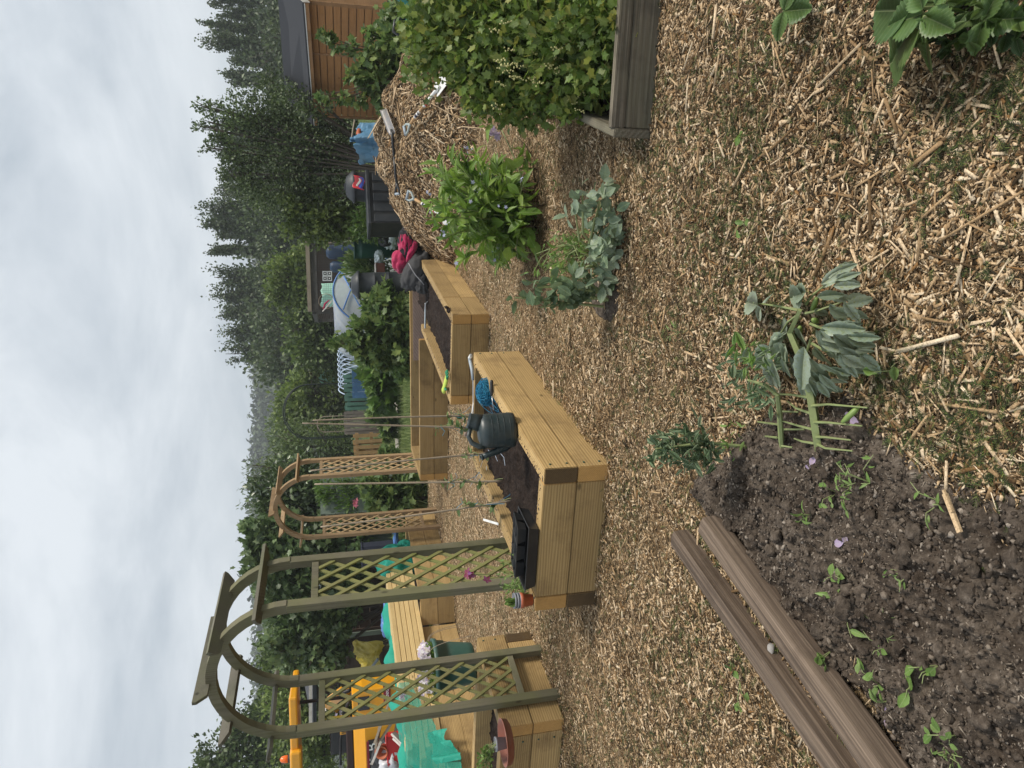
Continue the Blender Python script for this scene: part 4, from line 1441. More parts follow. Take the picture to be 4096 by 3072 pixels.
z_ = A_H+.016
pts = [on(x_, y_, z_) for x_, y_ in ((1884, 1422), (1879, 1432), (1882, 1450), (1888, 1480), (1892, 1520))]
sw = thing('pruning_saw', 'pruning saw with a white-topped grey handle by the blue twine', 'saw', pts[0])
m = MB(); m.tube(pts, [.014, .016, .015, .013, .012], 10); m.obj('handle', M['rod_grey'], sw, True)
m = MB(); m.tube(pts[:2], [.0155, .0165], 10); m.obj('handle_cap', M['white'], sw, True)
q0 = pts[-1]; q1 = on(1893, 1662, z_); m = MB(); m.bar(q0, q1, .028, .003); m.obj('blade', M['tool_steel'], sw, bevel=.001)
q0, q1 = on(1893, 1612, z_+.008), on(1886, 1664, z_+.008)
kn = thing('plant_label', 'flat white plant label lying at the far left edge of the nearest bed', 'plant label', q0)
m = MB(); m.bar(q0, q1, .022, .002); m.obj('tag_blade', M['label'], kn)
q0, q1, q2 = on(1861, 1742, z_), on(1872, 1712, z_), on(1898, 1680, z_)
tr = thing('hand_trowel', 'small trowel with a worn wooden handle behind the canes', 'trowel', q0)
m = MB(); m.tube([q0, q0+(q1-q0)*.3, q1], [.012, .016, .012], 10); m.obj('handle', M['pink_board'], tr, True)
m = MB(); m.tube([q1, q1+(q2-q1)*.3], [.006, .006], 8); m.obj('tang', M['tool_steel'], tr)
m = MB(); dd = (q2-q1).normalized(); sd = Vector((-dd.y, dd.x, 0))
m.grid(lambda a, b: q1+dd*(.03+a*.12)+sd*((b-.5)*.07*math.sin(math.pi*min(1, .25+a*.75)**.7+.0)*1.)+Vector((0, 0, .012*(4*(b-.5)**2))), 10, 7); m.obj('blade', M['tool_steel'], tr, True, solid=.002)
for (x_, y_, x2, y2, lab) in ((1935, 2078, 1998, 2096, 'white plant label leaning on the left wall by the seed tray'), (1921, 1822, 1922, 1846, 'white plant tag hanging on twine under the can spout'), (1948, 1866, 1950, 1880, 'small white tag on twine over the dark compost')):
    q0, q1 = on(x_, y_, A_H-.0), on(x2, y2, A_H-.0)
    k = thing('plant_label', lab, 'plant label', q0)
    m = MB(); m.bar(q0+Vector((0, 0, .004)), q1+Vector((0, 0, .008)), .018, .002, (0, .4, 1)); m.obj('tag_blade', M['label'], k)
# strings strung between the canes
sg = thing('string_line', 'thin blue string tied from the dark-footed cane across the compost', 'string', cane_pts[3][0])
m = MB()
for a, b in (((1952, 1800), (1990, 1845)), ((1990, 1800), (2020, 1862)), ((1930, 1845), (1880, 1945))):
    p, q = on(*a, A_H-.0), on(*b, A_H-.0)
    m.tube([p, (p+q)/2+Vector((0, 0, -.02)), q], .0013, 4)
m.obj('strand', M['hoop_white'], sg)['kind'] = 'stuff'

# ---------------- glove on bed B's corner
q = on(1787, 1540, B_H+.02)
gl = thing('garden_glove', 'lime and green gardening glove on the corner of the middle bed', 'glove', q)
a0, a1 = on(1775, 1562, B_H+.03), on(1788, 1508, B_H+.022)
dd = (a1-a0).normalized(); sd = Vector((-dd.y, dd.x, 0))
m = MB(); m.tube([a0, a0+dd*.03, a0+dd*.07, a0+dd*.1], [.042, .036, .034, .036], 14, False, .55); m.obj('cuff', M['glove_y'], gl, True, solid=.004)
m = MB(); m.tube([a0+dd*.07, a0+dd*.11, a1, a1+dd*.02], [.034, .04, .038, .02], 12, True, .5); m.obj('palm', M['glove_y'], gl, True)
for k, (o_, L, ang) in enumerate(((-.028, .075, -.16), (-.01, .09, -.04), (.01, .088, .06), (.027, .07, .2))):
    m = MB(); s0 = a1+sd*o_+dd*.005; d2 = (dd+sd*ang)
    m.tube([s0, s0+d2*L*.5+Vector((0, 0, .012)), s0+d2*L*.85+Vector((0, 0, .004)), s0+d2*L], [.0125, .0125, .011, .006], 9); m.obj('finger', M['glove_g'], gl, True)
m = MB(); s0 = a0+dd*.1-sd*.032; m.tube([s0, s0+(dd*.5-sd).normalized()*.035, s0+(dd*.9-sd).normalized()*.075], [.015, .013, .007], 9); m.obj('thumb', M['glove_g'], gl, True)

# ---------------- hand rake in bed B's compost
q0, q1 = on(1700, 1322, B_H-.03), on(1701, 1238, B_H-.04)
rk = thing('garden_rake', 'grey-shafted rake lying on the compost of the middle bed', 'rake', q0)
m = MB(); m.tube([q0+(q0-q1)*.08, q0, q1], .011, 10); m.obj('shaft', M['rod_grey'], rk, True)
dd = (q1-q0).normalized(); sd = Vector((-dd.y, dd.x, 0)); m = MB()
e = q1+dd*.08
m.tube([q1, e], [.009, .006], 8); m.bar(e-sd*.06, e+sd*.06, .016, .006); m.obj('rake_head', M['tool_steel'], rk)
m = MB()
for k in range(9):
    s0 = e+sd*(-.056+.014*k); m.bar(s0, s0+dd*.03+Vector((0, 0, -.03)), .004, .003)
m.obj('tines', M['tool_steel'], rk)['kind'] = 'stuff'
blobs('soil_clods', np.array([on(1790, 1237, B_H+.02), on(1784, 1228, B_H+.02), on(1797, 1243, B_H+.03)]), [.035, .025, .03], M['soil'], bB)['kind'] = 'stuff'

# ---------------- jackets over bed B's far end
j0 = on(1668, 1010, B_H+.02)
jk = thing('fleece_jacket', 'crimson and black fleece jacket heaped on the far end of the middle bed', 'jacket', j0)
Yj = j0.y
crumple('body', M['jacket_black'], jk, at(1648, 985, Yj), (.24, .17, .17), 3, .42, 1.3)
crumple('lining', M['jacket_pink'], jk, at(1626, 975, Yj-.03), (.2, .13, .10), 5, .45, 1.5)
crumple('hood', M['jacket_pink'], jk, at(1602, 1046, Yj+.02), (.16, .12, .11), 8, .35, 1.2)
crumple('sleeve', M['jacket_black'], jk, at(1655, 940, Yj-.08), (.12, .1, .16), 12, .5, 2.2)
crumple('sleeve', M['jacket_pink'], jk, at(1650, 1000, Yj-.14), (.17, .05, .045), 14, .4, 2.2, Matrix.Rotation(.4, 3, 'Y'))
gj = thing('work_jacket', 'charcoal jacket with grey piping slumped into the middle bed beside the fleece', 'jacket', on(1690, 1100, B_H))
crumple('body', M['jacket_grey'], gj, at(1668, 1085, Yj-.1), (.3, .2, .16), 21, .36, 1.1, Matrix.Rotation(.5, 3, 'Y'))
crumple('sleeve', M['jacket_grey'], gj, at(1690, 1130, Yj-.22), (.14, .1, .1), 24, .4, 1.8)
m = MB(); m.tube([at(x_, y_, Yj-.33) for x_, y_ in ((1634, 1052), (1648, 1078), (1662, 1100), (1685, 1125), (1697, 1140))], .007, 6); m.obj('piping', M['piping'], gj, True)

# ---------------- three spades on the heap
def dhandle(par, p, d, sd, mat):
    """a D grip: fork and bar"""
    a = p+d*.0; m = MB()
    for s in (-1, 1):
        m.tube([a, a+d*.03+sd*s*.012, a+d*.075+sd*s*.052, a+d*.125+sd*s*.055], [.019, .016, .013, .012], 9)
    m.obj('grip_fork', mat, par, True)
    m = MB(); m.tube([a+d*.125-sd*.06, a+d*.125+sd*.06], .0165, 10); m.obj('grip_bar', M['rod_grey'], par, True)


def spade(label, tip, neck, top, mats, bw=.19, bl=.28, sdv=None):
    s = thing('spade', label, 'spade', tip)
    d = (top-neck).normalized()
    view = (Vector((0, 0, CAMH))-neck).normalized()
    sd = d.cross(Vector((0, -.35, 1))).normalized() if sdv is None else sdv
    nrm = sd.cross(d)
    bd = (neck-tip).normalized()
    m = MB()
    m.grid(lambda a, b: tip+bd*(a*(neck-tip).length)+sd*((b-.5)*bw*(1 if a < .92 else .75))+nrm*(.02*(4*(b-.5)**2)+.0), 12, 9)
    m.obj('blade', mats[0], s, True, solid=.003)
    m = MB(); L = (top-neck).length
    m.tube([neck-bd*.08+nrm*.012, neck+nrm*.02, neck+d*L*.2+nrm*.02, neck+d*L*.45+nrm*.012], [.012, .02, .017, .019], 10); m.obj('socket', mats[1], s, True)
    m = MB(); m.tube([neck+d*L*.44+nrm*.012, neck+d*L*.8+nrm*.01, top], [.0175, .0175, .0175], 10); m.obj('shaft', mats[2], s, True)
    dhandle(s, top, d, sd, mats[3])
    return s, d, L, nrm, neck


UPV = Vector((0, -.25, .97))
lift = lambda X, Y, h=.035: hit(X, Y)+Vector((0, -.3, 1)).normalized()*h
s_, d_, L_s, n_, nk_ = spade('grey-bladed spade with a black shaft, stuck high on the chip heap', lift(1556, 440, .06), lift(1606, 542, .10), lift(1624, 738, .12), (M['steel'], M['black'], M['black'], M['black']), .21)
s2 = spade('white spade lying on the heap, wooden shaft pointing left, blade by the bush', lift(1806, 316, .05), lift(1768, 372, .06), lift(1672, 500, .09), (M['white_steel'], M['white_steel'], M['shaftwood'], M['handle_grey']), .17)
s3 = spade('white spade with its handle up and its blade hidden behind the bright green plant', lift(1830, 890, .02), lift(1790, 865), lift(1690, 800, .1), (M['white_steel'], M['white_steel'], M['shaftwood'], M['handle_grey']), .18)
for s_, c0 in ((s2, .35), (s3, .3)):
    o_, d_, L_, n_, nk_ = s_
    m = MB(); m.tube([nk_+d_*L_*c0+n_*.014, nk_+d_*L_*(c0+.04)+n_*.014], .0215, 10); m.obj('red_band', M['redtape'], o_, True)
    m = MB(); m.tube([nk_+d_*L_*(c0+.25)+n_*.012, nk_+d_*L_*(c0+.45)+n_*.011], .0183, 10); m.obj('printed_sticker', M['label'], o_, True)
    m = MB(); m.tube([nk_+d_*L_*(c0+.29)+n_*.012, nk_+d_*L_*(c0+.33)+n_*.011], .0186, 10); m.tube([nk_+d_*L_*(c0+.36)+n_*.012, nk_+d_*L_*(c0+.42)+n_*.011], .0186, 10); m.obj('sticker_print', M['inkdark'], o_, True)['kind'] = 'stuff'

# ---------------- two weathered posts on the ground
for (a, b, lab, zz) in (((2722, 2152), (3405, 3120), 'left one of two weathered brown posts lying at the edge of the dug soil', .046),
                        ((2838, 2098), (3572, 3120), 'right one of two weathered brown posts, against the dug soil', .078)):
    p, q = on(*a, zz), on(*b, zz)
    q = q+(q-p)*.35
    th = math.atan2((q-p).y, (q-p).x)
    bm = bmesh.new(); bmesh.ops.create_grid(bm, x_segments=60, y_segments=1, size=.5); bm.free()
    m = MB(); L = (q-p).length; ns = 70; sec = [(-.042, -.042), (.042, -.042), (.046, -.03), (.044, .01), (.04, .04), (.01, .046), (-.03, .044), (-.044, .036), (-.045, -.02)]
    vs = []; fs = []
    for i in range(ns):
        for j, (y_, z) in enumerate(sec):
            k = 1+.05*MN.noise(Vector((i*.09, j*2.1, zz*90)))+.02*MN.noise(Vector((i*.7, j*2., 3)))
            xx = -L/2+L*i/(ns-1)+(.012*MN.noise(Vector((j*3., 1, zz*50))) if i == 0 else 0)
            vs.append((xx, y_*k, z*k))
    nn_ = len(sec)
    for i in range(ns-1):
        for j in range(nn_):
            fs.append((i*nn_+j, i*nn_+(j+1) % nn_, (i+1)*nn_+(j+1) % nn_, (i+1)*nn_+j))
    fs += [tuple(range(nn_-1, -1, -1)), tuple((ns-1)*nn_+j for j in range(nn_))]
    m.add(vs, fs)
    o = m.obj('timber_post', M['timber_post'])
    o.location = (p+q)/2; o.rotation_euler = (U(-.06, .06), 0, th)
    tag(o, lab, 'wooden post')
q = on(3080, 2600, .03)
o = blobs('flint_stone', np.array([q]), [.035], M['stone']); tag(o, 'pale stone wedged between the two weathered posts', 'stone')

# ---------------- old grey board bed on the right
ob = thing('old_bed', 'old low bed of silvery grey boards at the right, full of currant bushes', 'raised bed', (1.6, 3.5, 0))
c0 = on(2604, 556, 0); r0 = on(2652, 0, 0); hB = .205
dR = (r0-c0).normalized(); bk = Vector((-dR.y, dR.x, 0))
f1_ = on(2020, 340, hB); f1_.z = 0
dB = (f1_-c0).normalized()
sleeper(ob, c0+dR*.045, c0+dR*2.2, 0, hB*.68, .05, 'oldboard', ('oldboard', 'oldboard'), 'front_board')
sleeper(ob, c0+dR*.043, c0+dR*2.2, hB*.68+.003, hB*.32, .048, 'oldboard', ('oldboard', 'oldboard'), 'front_board')
o1 = sleeper(ob, c0+dB*2.6, c0, 0, hB-.01, .042, 'oldboard', ('oldboard', 'oldboard'), 'side_board')
soil_fill(ob, [tuple((c0+dR*.06+dB*.05)[:2]), tuple((c0+dR*2.2+dB*.05)[:2]), tuple((c0+dR*2.2+dB*2.5)[:2]), tuple((c0+dR*.06+dB*2.5)[:2])], .09, .03)
# ------------------------------------------------------------------ things beyond the beds
def boxpart(name, mat, par, p, q, z0, z1, depth, bev=.0):
    """upright slab from p to q (plan), going `depth` to the left"""
    m = MB(); p = Vector(p); q = Vector(q); d = (q-p); d.z = 0; L = d.length; d.normalize(); w = Vector((-d.y, d.x, 0))
    c = (p+q)/2+w*depth/2; R = Matrix((d, w, Vector((0, 0, 1)))).transposed()
    m.box((c.x, c.y, (z0+z1)/2), (L, depth, z1-z0), R)
    return m.obj(name, mat, par, bevel=bev, origin=(c.x, c.y, z0))


def boards(name, mat, par, p, q, z0, z1, n, gap=.006, t=.02, vertical=False, jag=0.):
    """cladding of n boards on the face p-q"""
    p = Vector(p); q = Vector(q); d = q-p; d.z = 0; L = d.length; d.normalize()
    th = math.atan2(d.y, d.x)
    m = MB(); H = z1-z0
    for i in range(n):
        if vertical:
            w = L/n
            m.box((-L/2+w*(i+.5), U(-.003, .003), H/2+U(-jag, jag)), (w-gap, t, H))
        else:
            h = H/n
            m.box((0, U(-.002, .002), h*(i+.5)), (L, t, h-gap), Matrix.Rotation(rad(-3), 3, 'X'))
    o = m.obj(name, mat, None)
    o.parent = par
    o.location = (p+q)/2+Vector((0, 0, z0))-wloc(par)
    o.rotation_euler = (0, 0, th)
    return o


def flat(v, z=0.): return Vector((v.x, v.y, z))


# ---------------- orange shed
sA, sB = flat(at(1400, 468, 14.2)), flat(at(1400, 16, 11.0))
shed = thing('garden_shed', 'orange stained timber shed with a dark felt roof, right behind the chip heap', 'shed', flat((sA+sB)/2+Vector((.9, 0, 0))))
zE = 1.89
d = (sB-sA).normalized(); w = Vector((-d.y, d.x, 0))
boxpart('wall', M['shed_trim'], shed, sA+d*.03+w*.035, sB-d*.03+w*.035, 0, zE, 1.75)
boards('front_cladding', M['shed'], shed, sA, sB, .12, zE, 15, .014, .024)
boxpart('corner_trim', M['shed_trim'], shed, sA-d*.02-w*.03, sA+d*.05-w*.03, .05, zE, .02)
boxpart('corner_trim', M['shed_trim'], shed, sB-d*.05-w*.03, sB+d*.03-w*.03, .05, zE, .02)
boxpart('cover_strip', M['shed_trim'], shed, sA+(sB-sA)*.6-w*.022, sA+(sB-sA)*.6+d*.05-w*.022, .1, zE, .018)
d = (sB-sA).normalized(); w = Vector((-d.y, d.x, 0))
m = MB()
e0 = sA-d*.12-w*.14; e1 = sB+d*.12-w*.14
r0 = e0+w*.5; r1 = e1+w*.5; b0 = e0+w*2.15; b1 = e1+w*2.15
zr = zE+.46
poly = [e0+Vector((0, 0, zE-.03)), r0+Vector((0, 0, zr)), b0+Vector((0, 0, zr-.1)), b0+Vector((0, 0, zr-.14)), r0+Vector((0, 0, zr-.04)), e0+Vector((0, 0, zE-.06))]
m.prism(poly, None, e1-e0)
for i_ in (7, 8, 9, 10): m.v[i_] = (m.v[i_][0], m.v[i_][1], m.v[i_][2]-.13)      # the ridge sags towards the near end
m.obj('roof', M['felt'], shed)
m = MB(); m.bar(e0+Vector((0, 0, zE-.09)), e1+Vector((0, 0, zE-.09)), .022, .07); m.obj('fascia', M['shed_trim'], shed)
m = MB(); m.bar(e0-w*.013+Vector((0, 0, zE-.062)), e1-w*.013+Vector((0, 0, zE-.062)), .012, .014); m.obj('drip_edge', M['label'], shed)
m = MB(); m.prism([e1+d*.012+Vector((0, 0, zE-.04)), r1+d*.012+Vector((0, 0, zr-.01)), r1+d*.012+Vector((0, 0, zr-.11)), e1+d*.012+Vector((0, 0, zE-.14))], None, d*.02); m.obj('barge_board', M['whitewood'], shed)

# ---------------- blue sheet hung between shed and tree, and clay piece
bs = thing('blue_sheet', 'faded blue cloth sheet draped over a frame left of the orange shed', 'sheet', flat(at(1550, 560, 11.9)))


def sheetfn(a, b):
    X = 1436+a*150-18*math.sin(b*3.1)*(1-a); Y = 640-b*150-14*(1-a)*math.sin(b*6)+16*(b < .12)*(1-a)
    p = at(X, Y, 11.9+.35*math.sin(b*3.14)*-1+.06*math.sin(b*16+a*3))
    return p


drape('sheet_cloth', M['denim_tarp'], bs, sheetfn, 44, 50, .07, 3., 4)
drape('sheet_corner', M['denim_tarp'], bs, lambda a, b: at(1402+a*36, 566-b*26, 12.0+.05*math.sin(b*9)), 14, 14, .04, 4., 9)
m = MB(); m.tube([at(1406, 555, 12.), at(1412, 515, 12.), at(1418, 480, 12.)], .012, 6); m.obj('prop_stick', M['bamboo'], bs)
ck = thing('clay_pipe', 'broken orange clay piece resting on top of the blue sheet', 'clay pipe', at(1440, 540, 11.75))
m = MB(); m.tube([at(1437, 518, 11.75), at(1434, 532, 11.72), at(1441, 548, 11.7), at(1440, 566, 11.75)], [.03, .04, .03, .035], 10); m.obj('pipe_piece', M['orange_clay'], ck, True)

# ---------------- black bin, black planter box, packet
bx = flat(at(1560, 790, 12.4))
box = thing('planter_box', 'long black panelled plastic planter box behind the heap', 'planter', bx)
p0, p1 = flat(at(1550, 892, 12.3)), flat(at(1550, 690, 12.6))
zt = at(1470, 800, 12.4).z
boxpart('box_body', M['black'], box, p0, p1, 0, zt, .5, .01)
dd = (p1-p0).normalized(); ww = Vector((-dd.y, dd.x, 0))
for k in range(5):
    c = p0+dd*((p1-p0).length*(k+.5)/5)-ww*.012
    boxpart('panel', M['binblack'], box, c-dd*.075, c+dd*.075, .05, zt-.1, .02, .008)
boxpart('rim', M['binblack'], box, p0-dd*.03-ww*.03, p1+dd*.03-ww*.03, zt-.05, zt+.01, .56, .01)


def ribbed_bin(name, label, cat, X0, X1, Y, d, r0, r1, mat, lid=True, ribs=3, mats=None, hatch=True):
    c = flat(at(X1, Y, d)); z0 = max(0., at(X1, Y, d).z-.3); z1 = at(X0, Y, d).z
    o = thing(name, label, cat, c+Vector((0, 0, 0)))
    H = z1
    m = MB(); pr = [(r0, 0)]
    for k in range(1, ribs+2):
        t_ = k/(ribs+1.); r = r0+(r1-r0)*t_
        pr += [(r+.0, H*.86*t_-.02), (r+.005, H*.86*t_-.01), (r+.005, H*.86*t_+.004), (r-.001, H*.86*t_+.012)]
    if not lid: pr += [(r1, H*.97), (r1+.025, H*.975), (r1+.025, H), (r1-.02, H), (r1-.03, H*.7)]
    m.lathe(pr, c, 32); m.obj('bin_body', mat, o, True)
    if lid:
        m = MB(); m.lathe([(r1-.02, H*.86), (r1+.035, H*.865), (r1+.035, H*.9), (r1-.01, H*.93), (r1*.7, H*.985), (r1*.45, H), (0.02, H)], c, 32); m.obj('lid', mat, o, True)
        m = MB(); m.box(c+Vector((0, 0, H+.012)), (.12, .03, .025)); m.obj('lid_handle', mat, o, bevel=.006)
    return o, c, H


ribbed_bin('compost_bin', 'smooth black domed compost bin beside the black planter box', 'compost bin', 1382, 1560, 752, 13.0, .36, .25, M['binblack'], True, 1)
pk = at(1432, 735, 12.4)
pkt = thing('bag_of_compost', 'bright red and blue printed plastic bag on the black planter box', 'plastic bag', pk-Vector((0, 0, .12)))
for nm, mt, a0, a1, b0, b1, oy in (('bag_body', 'packet', 0, 1, 0, 1, 0), ('blue_print', 'packet_blue', .1, .95, .06, .42, -.012), ('white_print', 'packet_white', .2, .8, .5, .66, -.014)):
    drape(nm, M[mt], pkt, (lambda a, b, a0=a0, a1=a1, b0=b0, b1=b1, oy=oy: pk+Vector((-.11+.21*(a0+(a1-a0)*a)+.03*(b0+(b1-b0)*b), oy-.02-.05*(b0+(b1-b0)*b)*0+.03*math.sin(5*(a0+(a1-a0)*a)), -.1+.17*(b0+(b1-b0)*b)+.02*math.sin(7*(a0+(a1-a0)*a))))), 20, 16, .02, 9., 31)
ribbed_bin('compost_bin', 'black ribbed compost bin with a rimmed lid beside the polytunnel', 'compost bin', 1404, 1560, 1140, 14.0, .27, .235, M['binblack'], True, 3)
ribbed_bin('water_butt', 'tall dark green open-topped water butt in the grass', 'water butt', 1414, 1570, 984, 15.5, .245, .27, M['greenbutt'], False, 0)
wb = thing('plastic_sack', 'pale blue-white crumpled plastic sack in the grass below the green water butt', 'sack', at(1570, 945, 14.4))
crumple('sack_body', M['white_bag'], wb, at(1560, 945, 14.4), (.24, .2, .15), 41, .5, 1.7)
crumple('sack_dark_fold', M['black'], wb, at(1540, 965, 14.25), (.1, .05, .12), 43, .5, 1.7)
bb = thing('wooden_box', 'rusty brown box with white-edged top in the grass by the black compost bin', 'box', flat(at(1545, 1085, 14.6)))
m = MB(); c = at(1522, 1085, 14.6); m.box(c, (.3, .25, .17)); m.obj('box_body', M['brick'], bb, bevel=.008)
m = MB(); m.box(c+Vector((0, 0, .1)), (.32, .27, .02)); m.obj('box_lid', M['whitewood'], bb, bevel=.004)
tt = thing('plastic_sack', 'torn white plastic on the ground left of the brown box', 'sack', flat(at(1540, 1030, 14.6)))
crumple('sack_body', M['white_bag'], tt, at(1515, 1030, 14.6), (.14, .12, .08), 47, .6, 2.2)

# ---------------- fruit cage
cD = 20.
cg = thing('fruit_cage', 'dark framed wire mesh cage with decorations hung inside', 'cage', flat(at(1400, 1085, cD)))
c0, c1 = flat(at(1400, 1246, cD)), flat(at(1400, 905, cD)); zt = at(1258, 1080, cD).z
bk_ = Vector((0, 2.4, 0))
for p in (c0, c1, c0+bk_, c1+bk_):
    m = MB(); m.bar(p, p+Vector((0, 0, zt)), .09, .09, (0, 1, 0)); m.obj('post', M['frame_dark'], cg)
for a, b in ((c0, c1), (c0+bk_, c1+bk_), (c0, c0+bk_), (c1, c1+bk_)):
    m = MB(); m.bar(a+Vector((0, 0, zt+.05)), b+Vector((0, 0, zt+.05)), .12, .11); m.obj('beam', M['frame_dark'], cg)
m = MB(); m.bar(c0+Vector((0, -.08, zt+.16)), c1+Vector((0, -.08, zt+.16)), .14, .1); m.obj('roof_edge', M['scrapwood'], cg)
for a, b in ((c0, c1), (c0+bk_, c1+bk_), (c0, c0+bk_)):
    m = MB(); m.add([a, b, b+Vector((0, 0, zt)), a+Vector((0, 0, zt))], [(0, 1, 2, 3)]); m.obj('mesh_panel', M['mesh'], cg)
m = MB(); m.box(((c0+c1)/2+bk_+Vector((0, .15, zt/2)))[:], ((c1-c0).length, .03, zt)); m.obj('painted_shade_board', M['dark_shed'], cg)  # board colour kept very dark so the inside of the cage looks shaded
for (X, Y, k) in ((1316, 1092, 0), (1316, 1112, 0), (1300, 1092, 0), (1300, 1112, 0)):
    pass
pic = thing('picture_tiles', 'four black and white square tiles hung on the cage mesh', 'picture', at(1310, 1102, cD-.06))
for X in (1300, 1318):
    for Y in (1094, 1114):
        c = at(X, Y, cD-.06)
        m = MB(); m.box(c, (.13, .015, .13)); o = m.obj('tile', M['label'], pic)
        m2 = MB(); m2.box(c+Vector((0, -.012, 0)), (.08, .012, .08)); q = m2.obj('dark_square', M['black'], o)
        m3 = MB(); m3.box(c+Vector((0, -.022, 0)), (.035, .012, .035)); m3.obj('light_square', M['label'], o)
hp = thing('hoop_hanging', 'wicker hoop with coloured tassels hung at the right of the cage', 'ornament', at(1315, 938, cD-.1))
c = at(1315, 938, cD-.1); m = MB(); m.tube([c+Vector((.23*math.cos(a), 0, .23*math.sin(a))) for a in np.linspace(0, 6.2832, 30)], .012, 6); m.obj('hoop', M['bamboo'], hp)
for k in range(7):
    m = MB(); p = c+Vector((-.15+.05*k, -.03, -.22)); m.tube([p, p+Vector((0, 0, -.3))], [.016, .01], 6)
    m.obj('tassel', (M['jacket_pink'], M['pink_board'], M['whitewood'])[k % 3], hp)
for i, (Y, X0, X1, r) in enumerate(((1010, 1305, 1420, .2), (1068, 1320, 1420, .16))):
    c = flat(at(1500, Y, cD+1.1)); b_ = thing('blue_barrel', ('large dark blue barrel inside the wire cage, right one', 'smaller dark blue barrel inside the wire cage, left one')[i], 'barrel', c)
    z1 = at(X0, Y, cD+1.1).z
    m = MB(); m.lathe([(r, 0), (r*1.08, z1*.3), (r*1.05, z1*.32), (r*1.08, z1*.7), (r, z1*.95), (r*.6, z1)], c, 24); m.obj('barrel_body', M['bluebarrel'], b_, True)
    m = MB(); m.lathe([(.05, z1), (.05, z1+.03)], c, 12); m.obj('bung', M['black'], b_)
c = flat(at(1400, 1190, cD+1.3)); fl_ = thing('fleece_cover', 'mint green fleece cover standing inside the left of the cage', 'cover', c)
drape('fleece', M['mint'], fl_, lambda a, b: at(1285+a*110, 1228-b*95, cD+1.2+.12*math.sin(b*3.14)*-1), 16, 20, .05, 3., 3)
rb = thing('ribbon_hoop', 'cane hoop with pink and white ribbons at the left of the cage', 'ornament', at(1310, 1210, cD-.1))
c = at(1305, 1205, cD-.1); m = MB(); m.tube([c+Vector((.2*math.cos(a), 0, .2*math.sin(a))) for a in np.linspace(0, 6.2832, 28)], .01, 6); m.obj('hoop', M['bamboo'], rb)
m = MB(); m.tube([at(1318, 1200, cD-.2), at(1300, 1215, cD-.2), at(1293, 1236, cD-.2)], [.012, .03, .015], 6); m.obj('ribbon', M['jacket_pink'], rb)
m = MB(); m.tube([at(1330, 1200, cD-.2), at(1312, 1222, cD-.2), at(1290, 1246, cD-.2)], [.012, .025, .015], 6); m.obj('ribbon', M['whitewood'], rb)

# ---------------- polytunnel and bare hoops
pt0 = flat(at(1500, 1165, 18.)); pt1 = flat(at(1500, 1420, 27.))
pd = (pt1-pt0).normalized(); pw_ = Vector((pd.y, -pd.x, 0))
pR = .95; pH = at(1332, 1165, 18.).z
pol = thing('polytunnel', 'small milky polytunnel on blue pipe hoops behind the currant bush', 'polytunnel', pt0)
LT = (pt1-pt0).length*.62


def hoop(c, R, H, r, mat, name, par, n=20, w=None):
    w = w or pw_
    m = MB(); m.tube([c+w*(R*math.cos(a))+Vector((0, 0, H*abs(math.sin(a))**.8)) for a in np.linspace(0, math.pi, n)], r, 7)
    return m.obj(name, mat, par, True)


for k in range(7): hoop(pt0+pd*(LT*k/6), pR, pH, .02, M['hoop_blue'], 'hoop', pol)
m = MB(); m.grid(lambda a, b: pt0+pd*(LT*a)+pw_*((pR+.02)*math.cos(b*math.pi))+Vector((0, 0, (pH+.02-.05*math.sin(a*6*math.pi)**2)*abs(math.sin(b*math.pi))**.8)), 36, 24); m.obj('polythene_skin', M['poly'], pol, True)
m = MB(); m.grid(lambda a, b: pt0-pd*.35*math.sin(math.pi*.5*(1-a))*.9+pw_*((pR-.02)*a*math.cos(b*math.pi))+Vector((0, 0, (pH-.02)*(a*abs(math.sin(b*math.pi))**.8))), 14, 26); m.obj('end_sheet', M['poly'], pol, True)
for s in (-1, 1):
    m = MB(); m.tube([pt0-pd*.05+pw_*(s*pR)+Vector((0, 0, 0)), pt0-pd*.28+pw_*(s*pR*.45)+Vector((0, 0, pH*.62)), pt0-pd*.05+pw_*(-s*pR*.5)+Vector((0, 0, pH*.86))], .017, 7); m.obj('diagonal_hoop', M['hoop_blue'], pol, True)
hr = thing('hoop_row', 'row of bare pale blue pipe hoops beyond the blue pallet', 'hoops', flat(at(1450, 1480, 26.)))
for k in range(9):
    c = flat(at(1440, 1395+20*k, 27.2-.45*k))
    hoop(c, .55, at(1352, 1480, 26).z, .018, M['hoop_white'], 'hoop', hr, 18, Vector((.55, .83, 0)))
    hoop(c+Vector((.15, .2, 0)), .5, at(1352, 1480, 26).z*.96, .016, M['hoop_white'], 'hoop', hr, 18, Vector((.7, -.7, 0)))
mc = thing('mint_cloche', 'rounded mint green fleece tunnel far beyond the pallets', 'cloche', flat(at(1440, 1510, 31.)))
cc = flat(at(1440, 1508, 31.)); zz = at(1272, 1508, 31.).z; rr = .45
m = MB(); m.grid(lambda a, b: cc+Vector(((rr+.05)*math.cos(b*math.pi)*(1-.3*a), a*1.4, zz*abs(math.sin(b*math.pi))**.6*(1-.12*a))), 10, 20); m.obj('fleece_skin', M['mint'], mc, True)
m = MB(); m.grid(lambda a, b: cc+Vector(((rr+.05)*a*math.cos(b*math.pi), 0, zz*a*abs(math.sin(b*math.pi))**.6)), 8, 20); m.obj('end_sheet', M['mint'], mc, True)

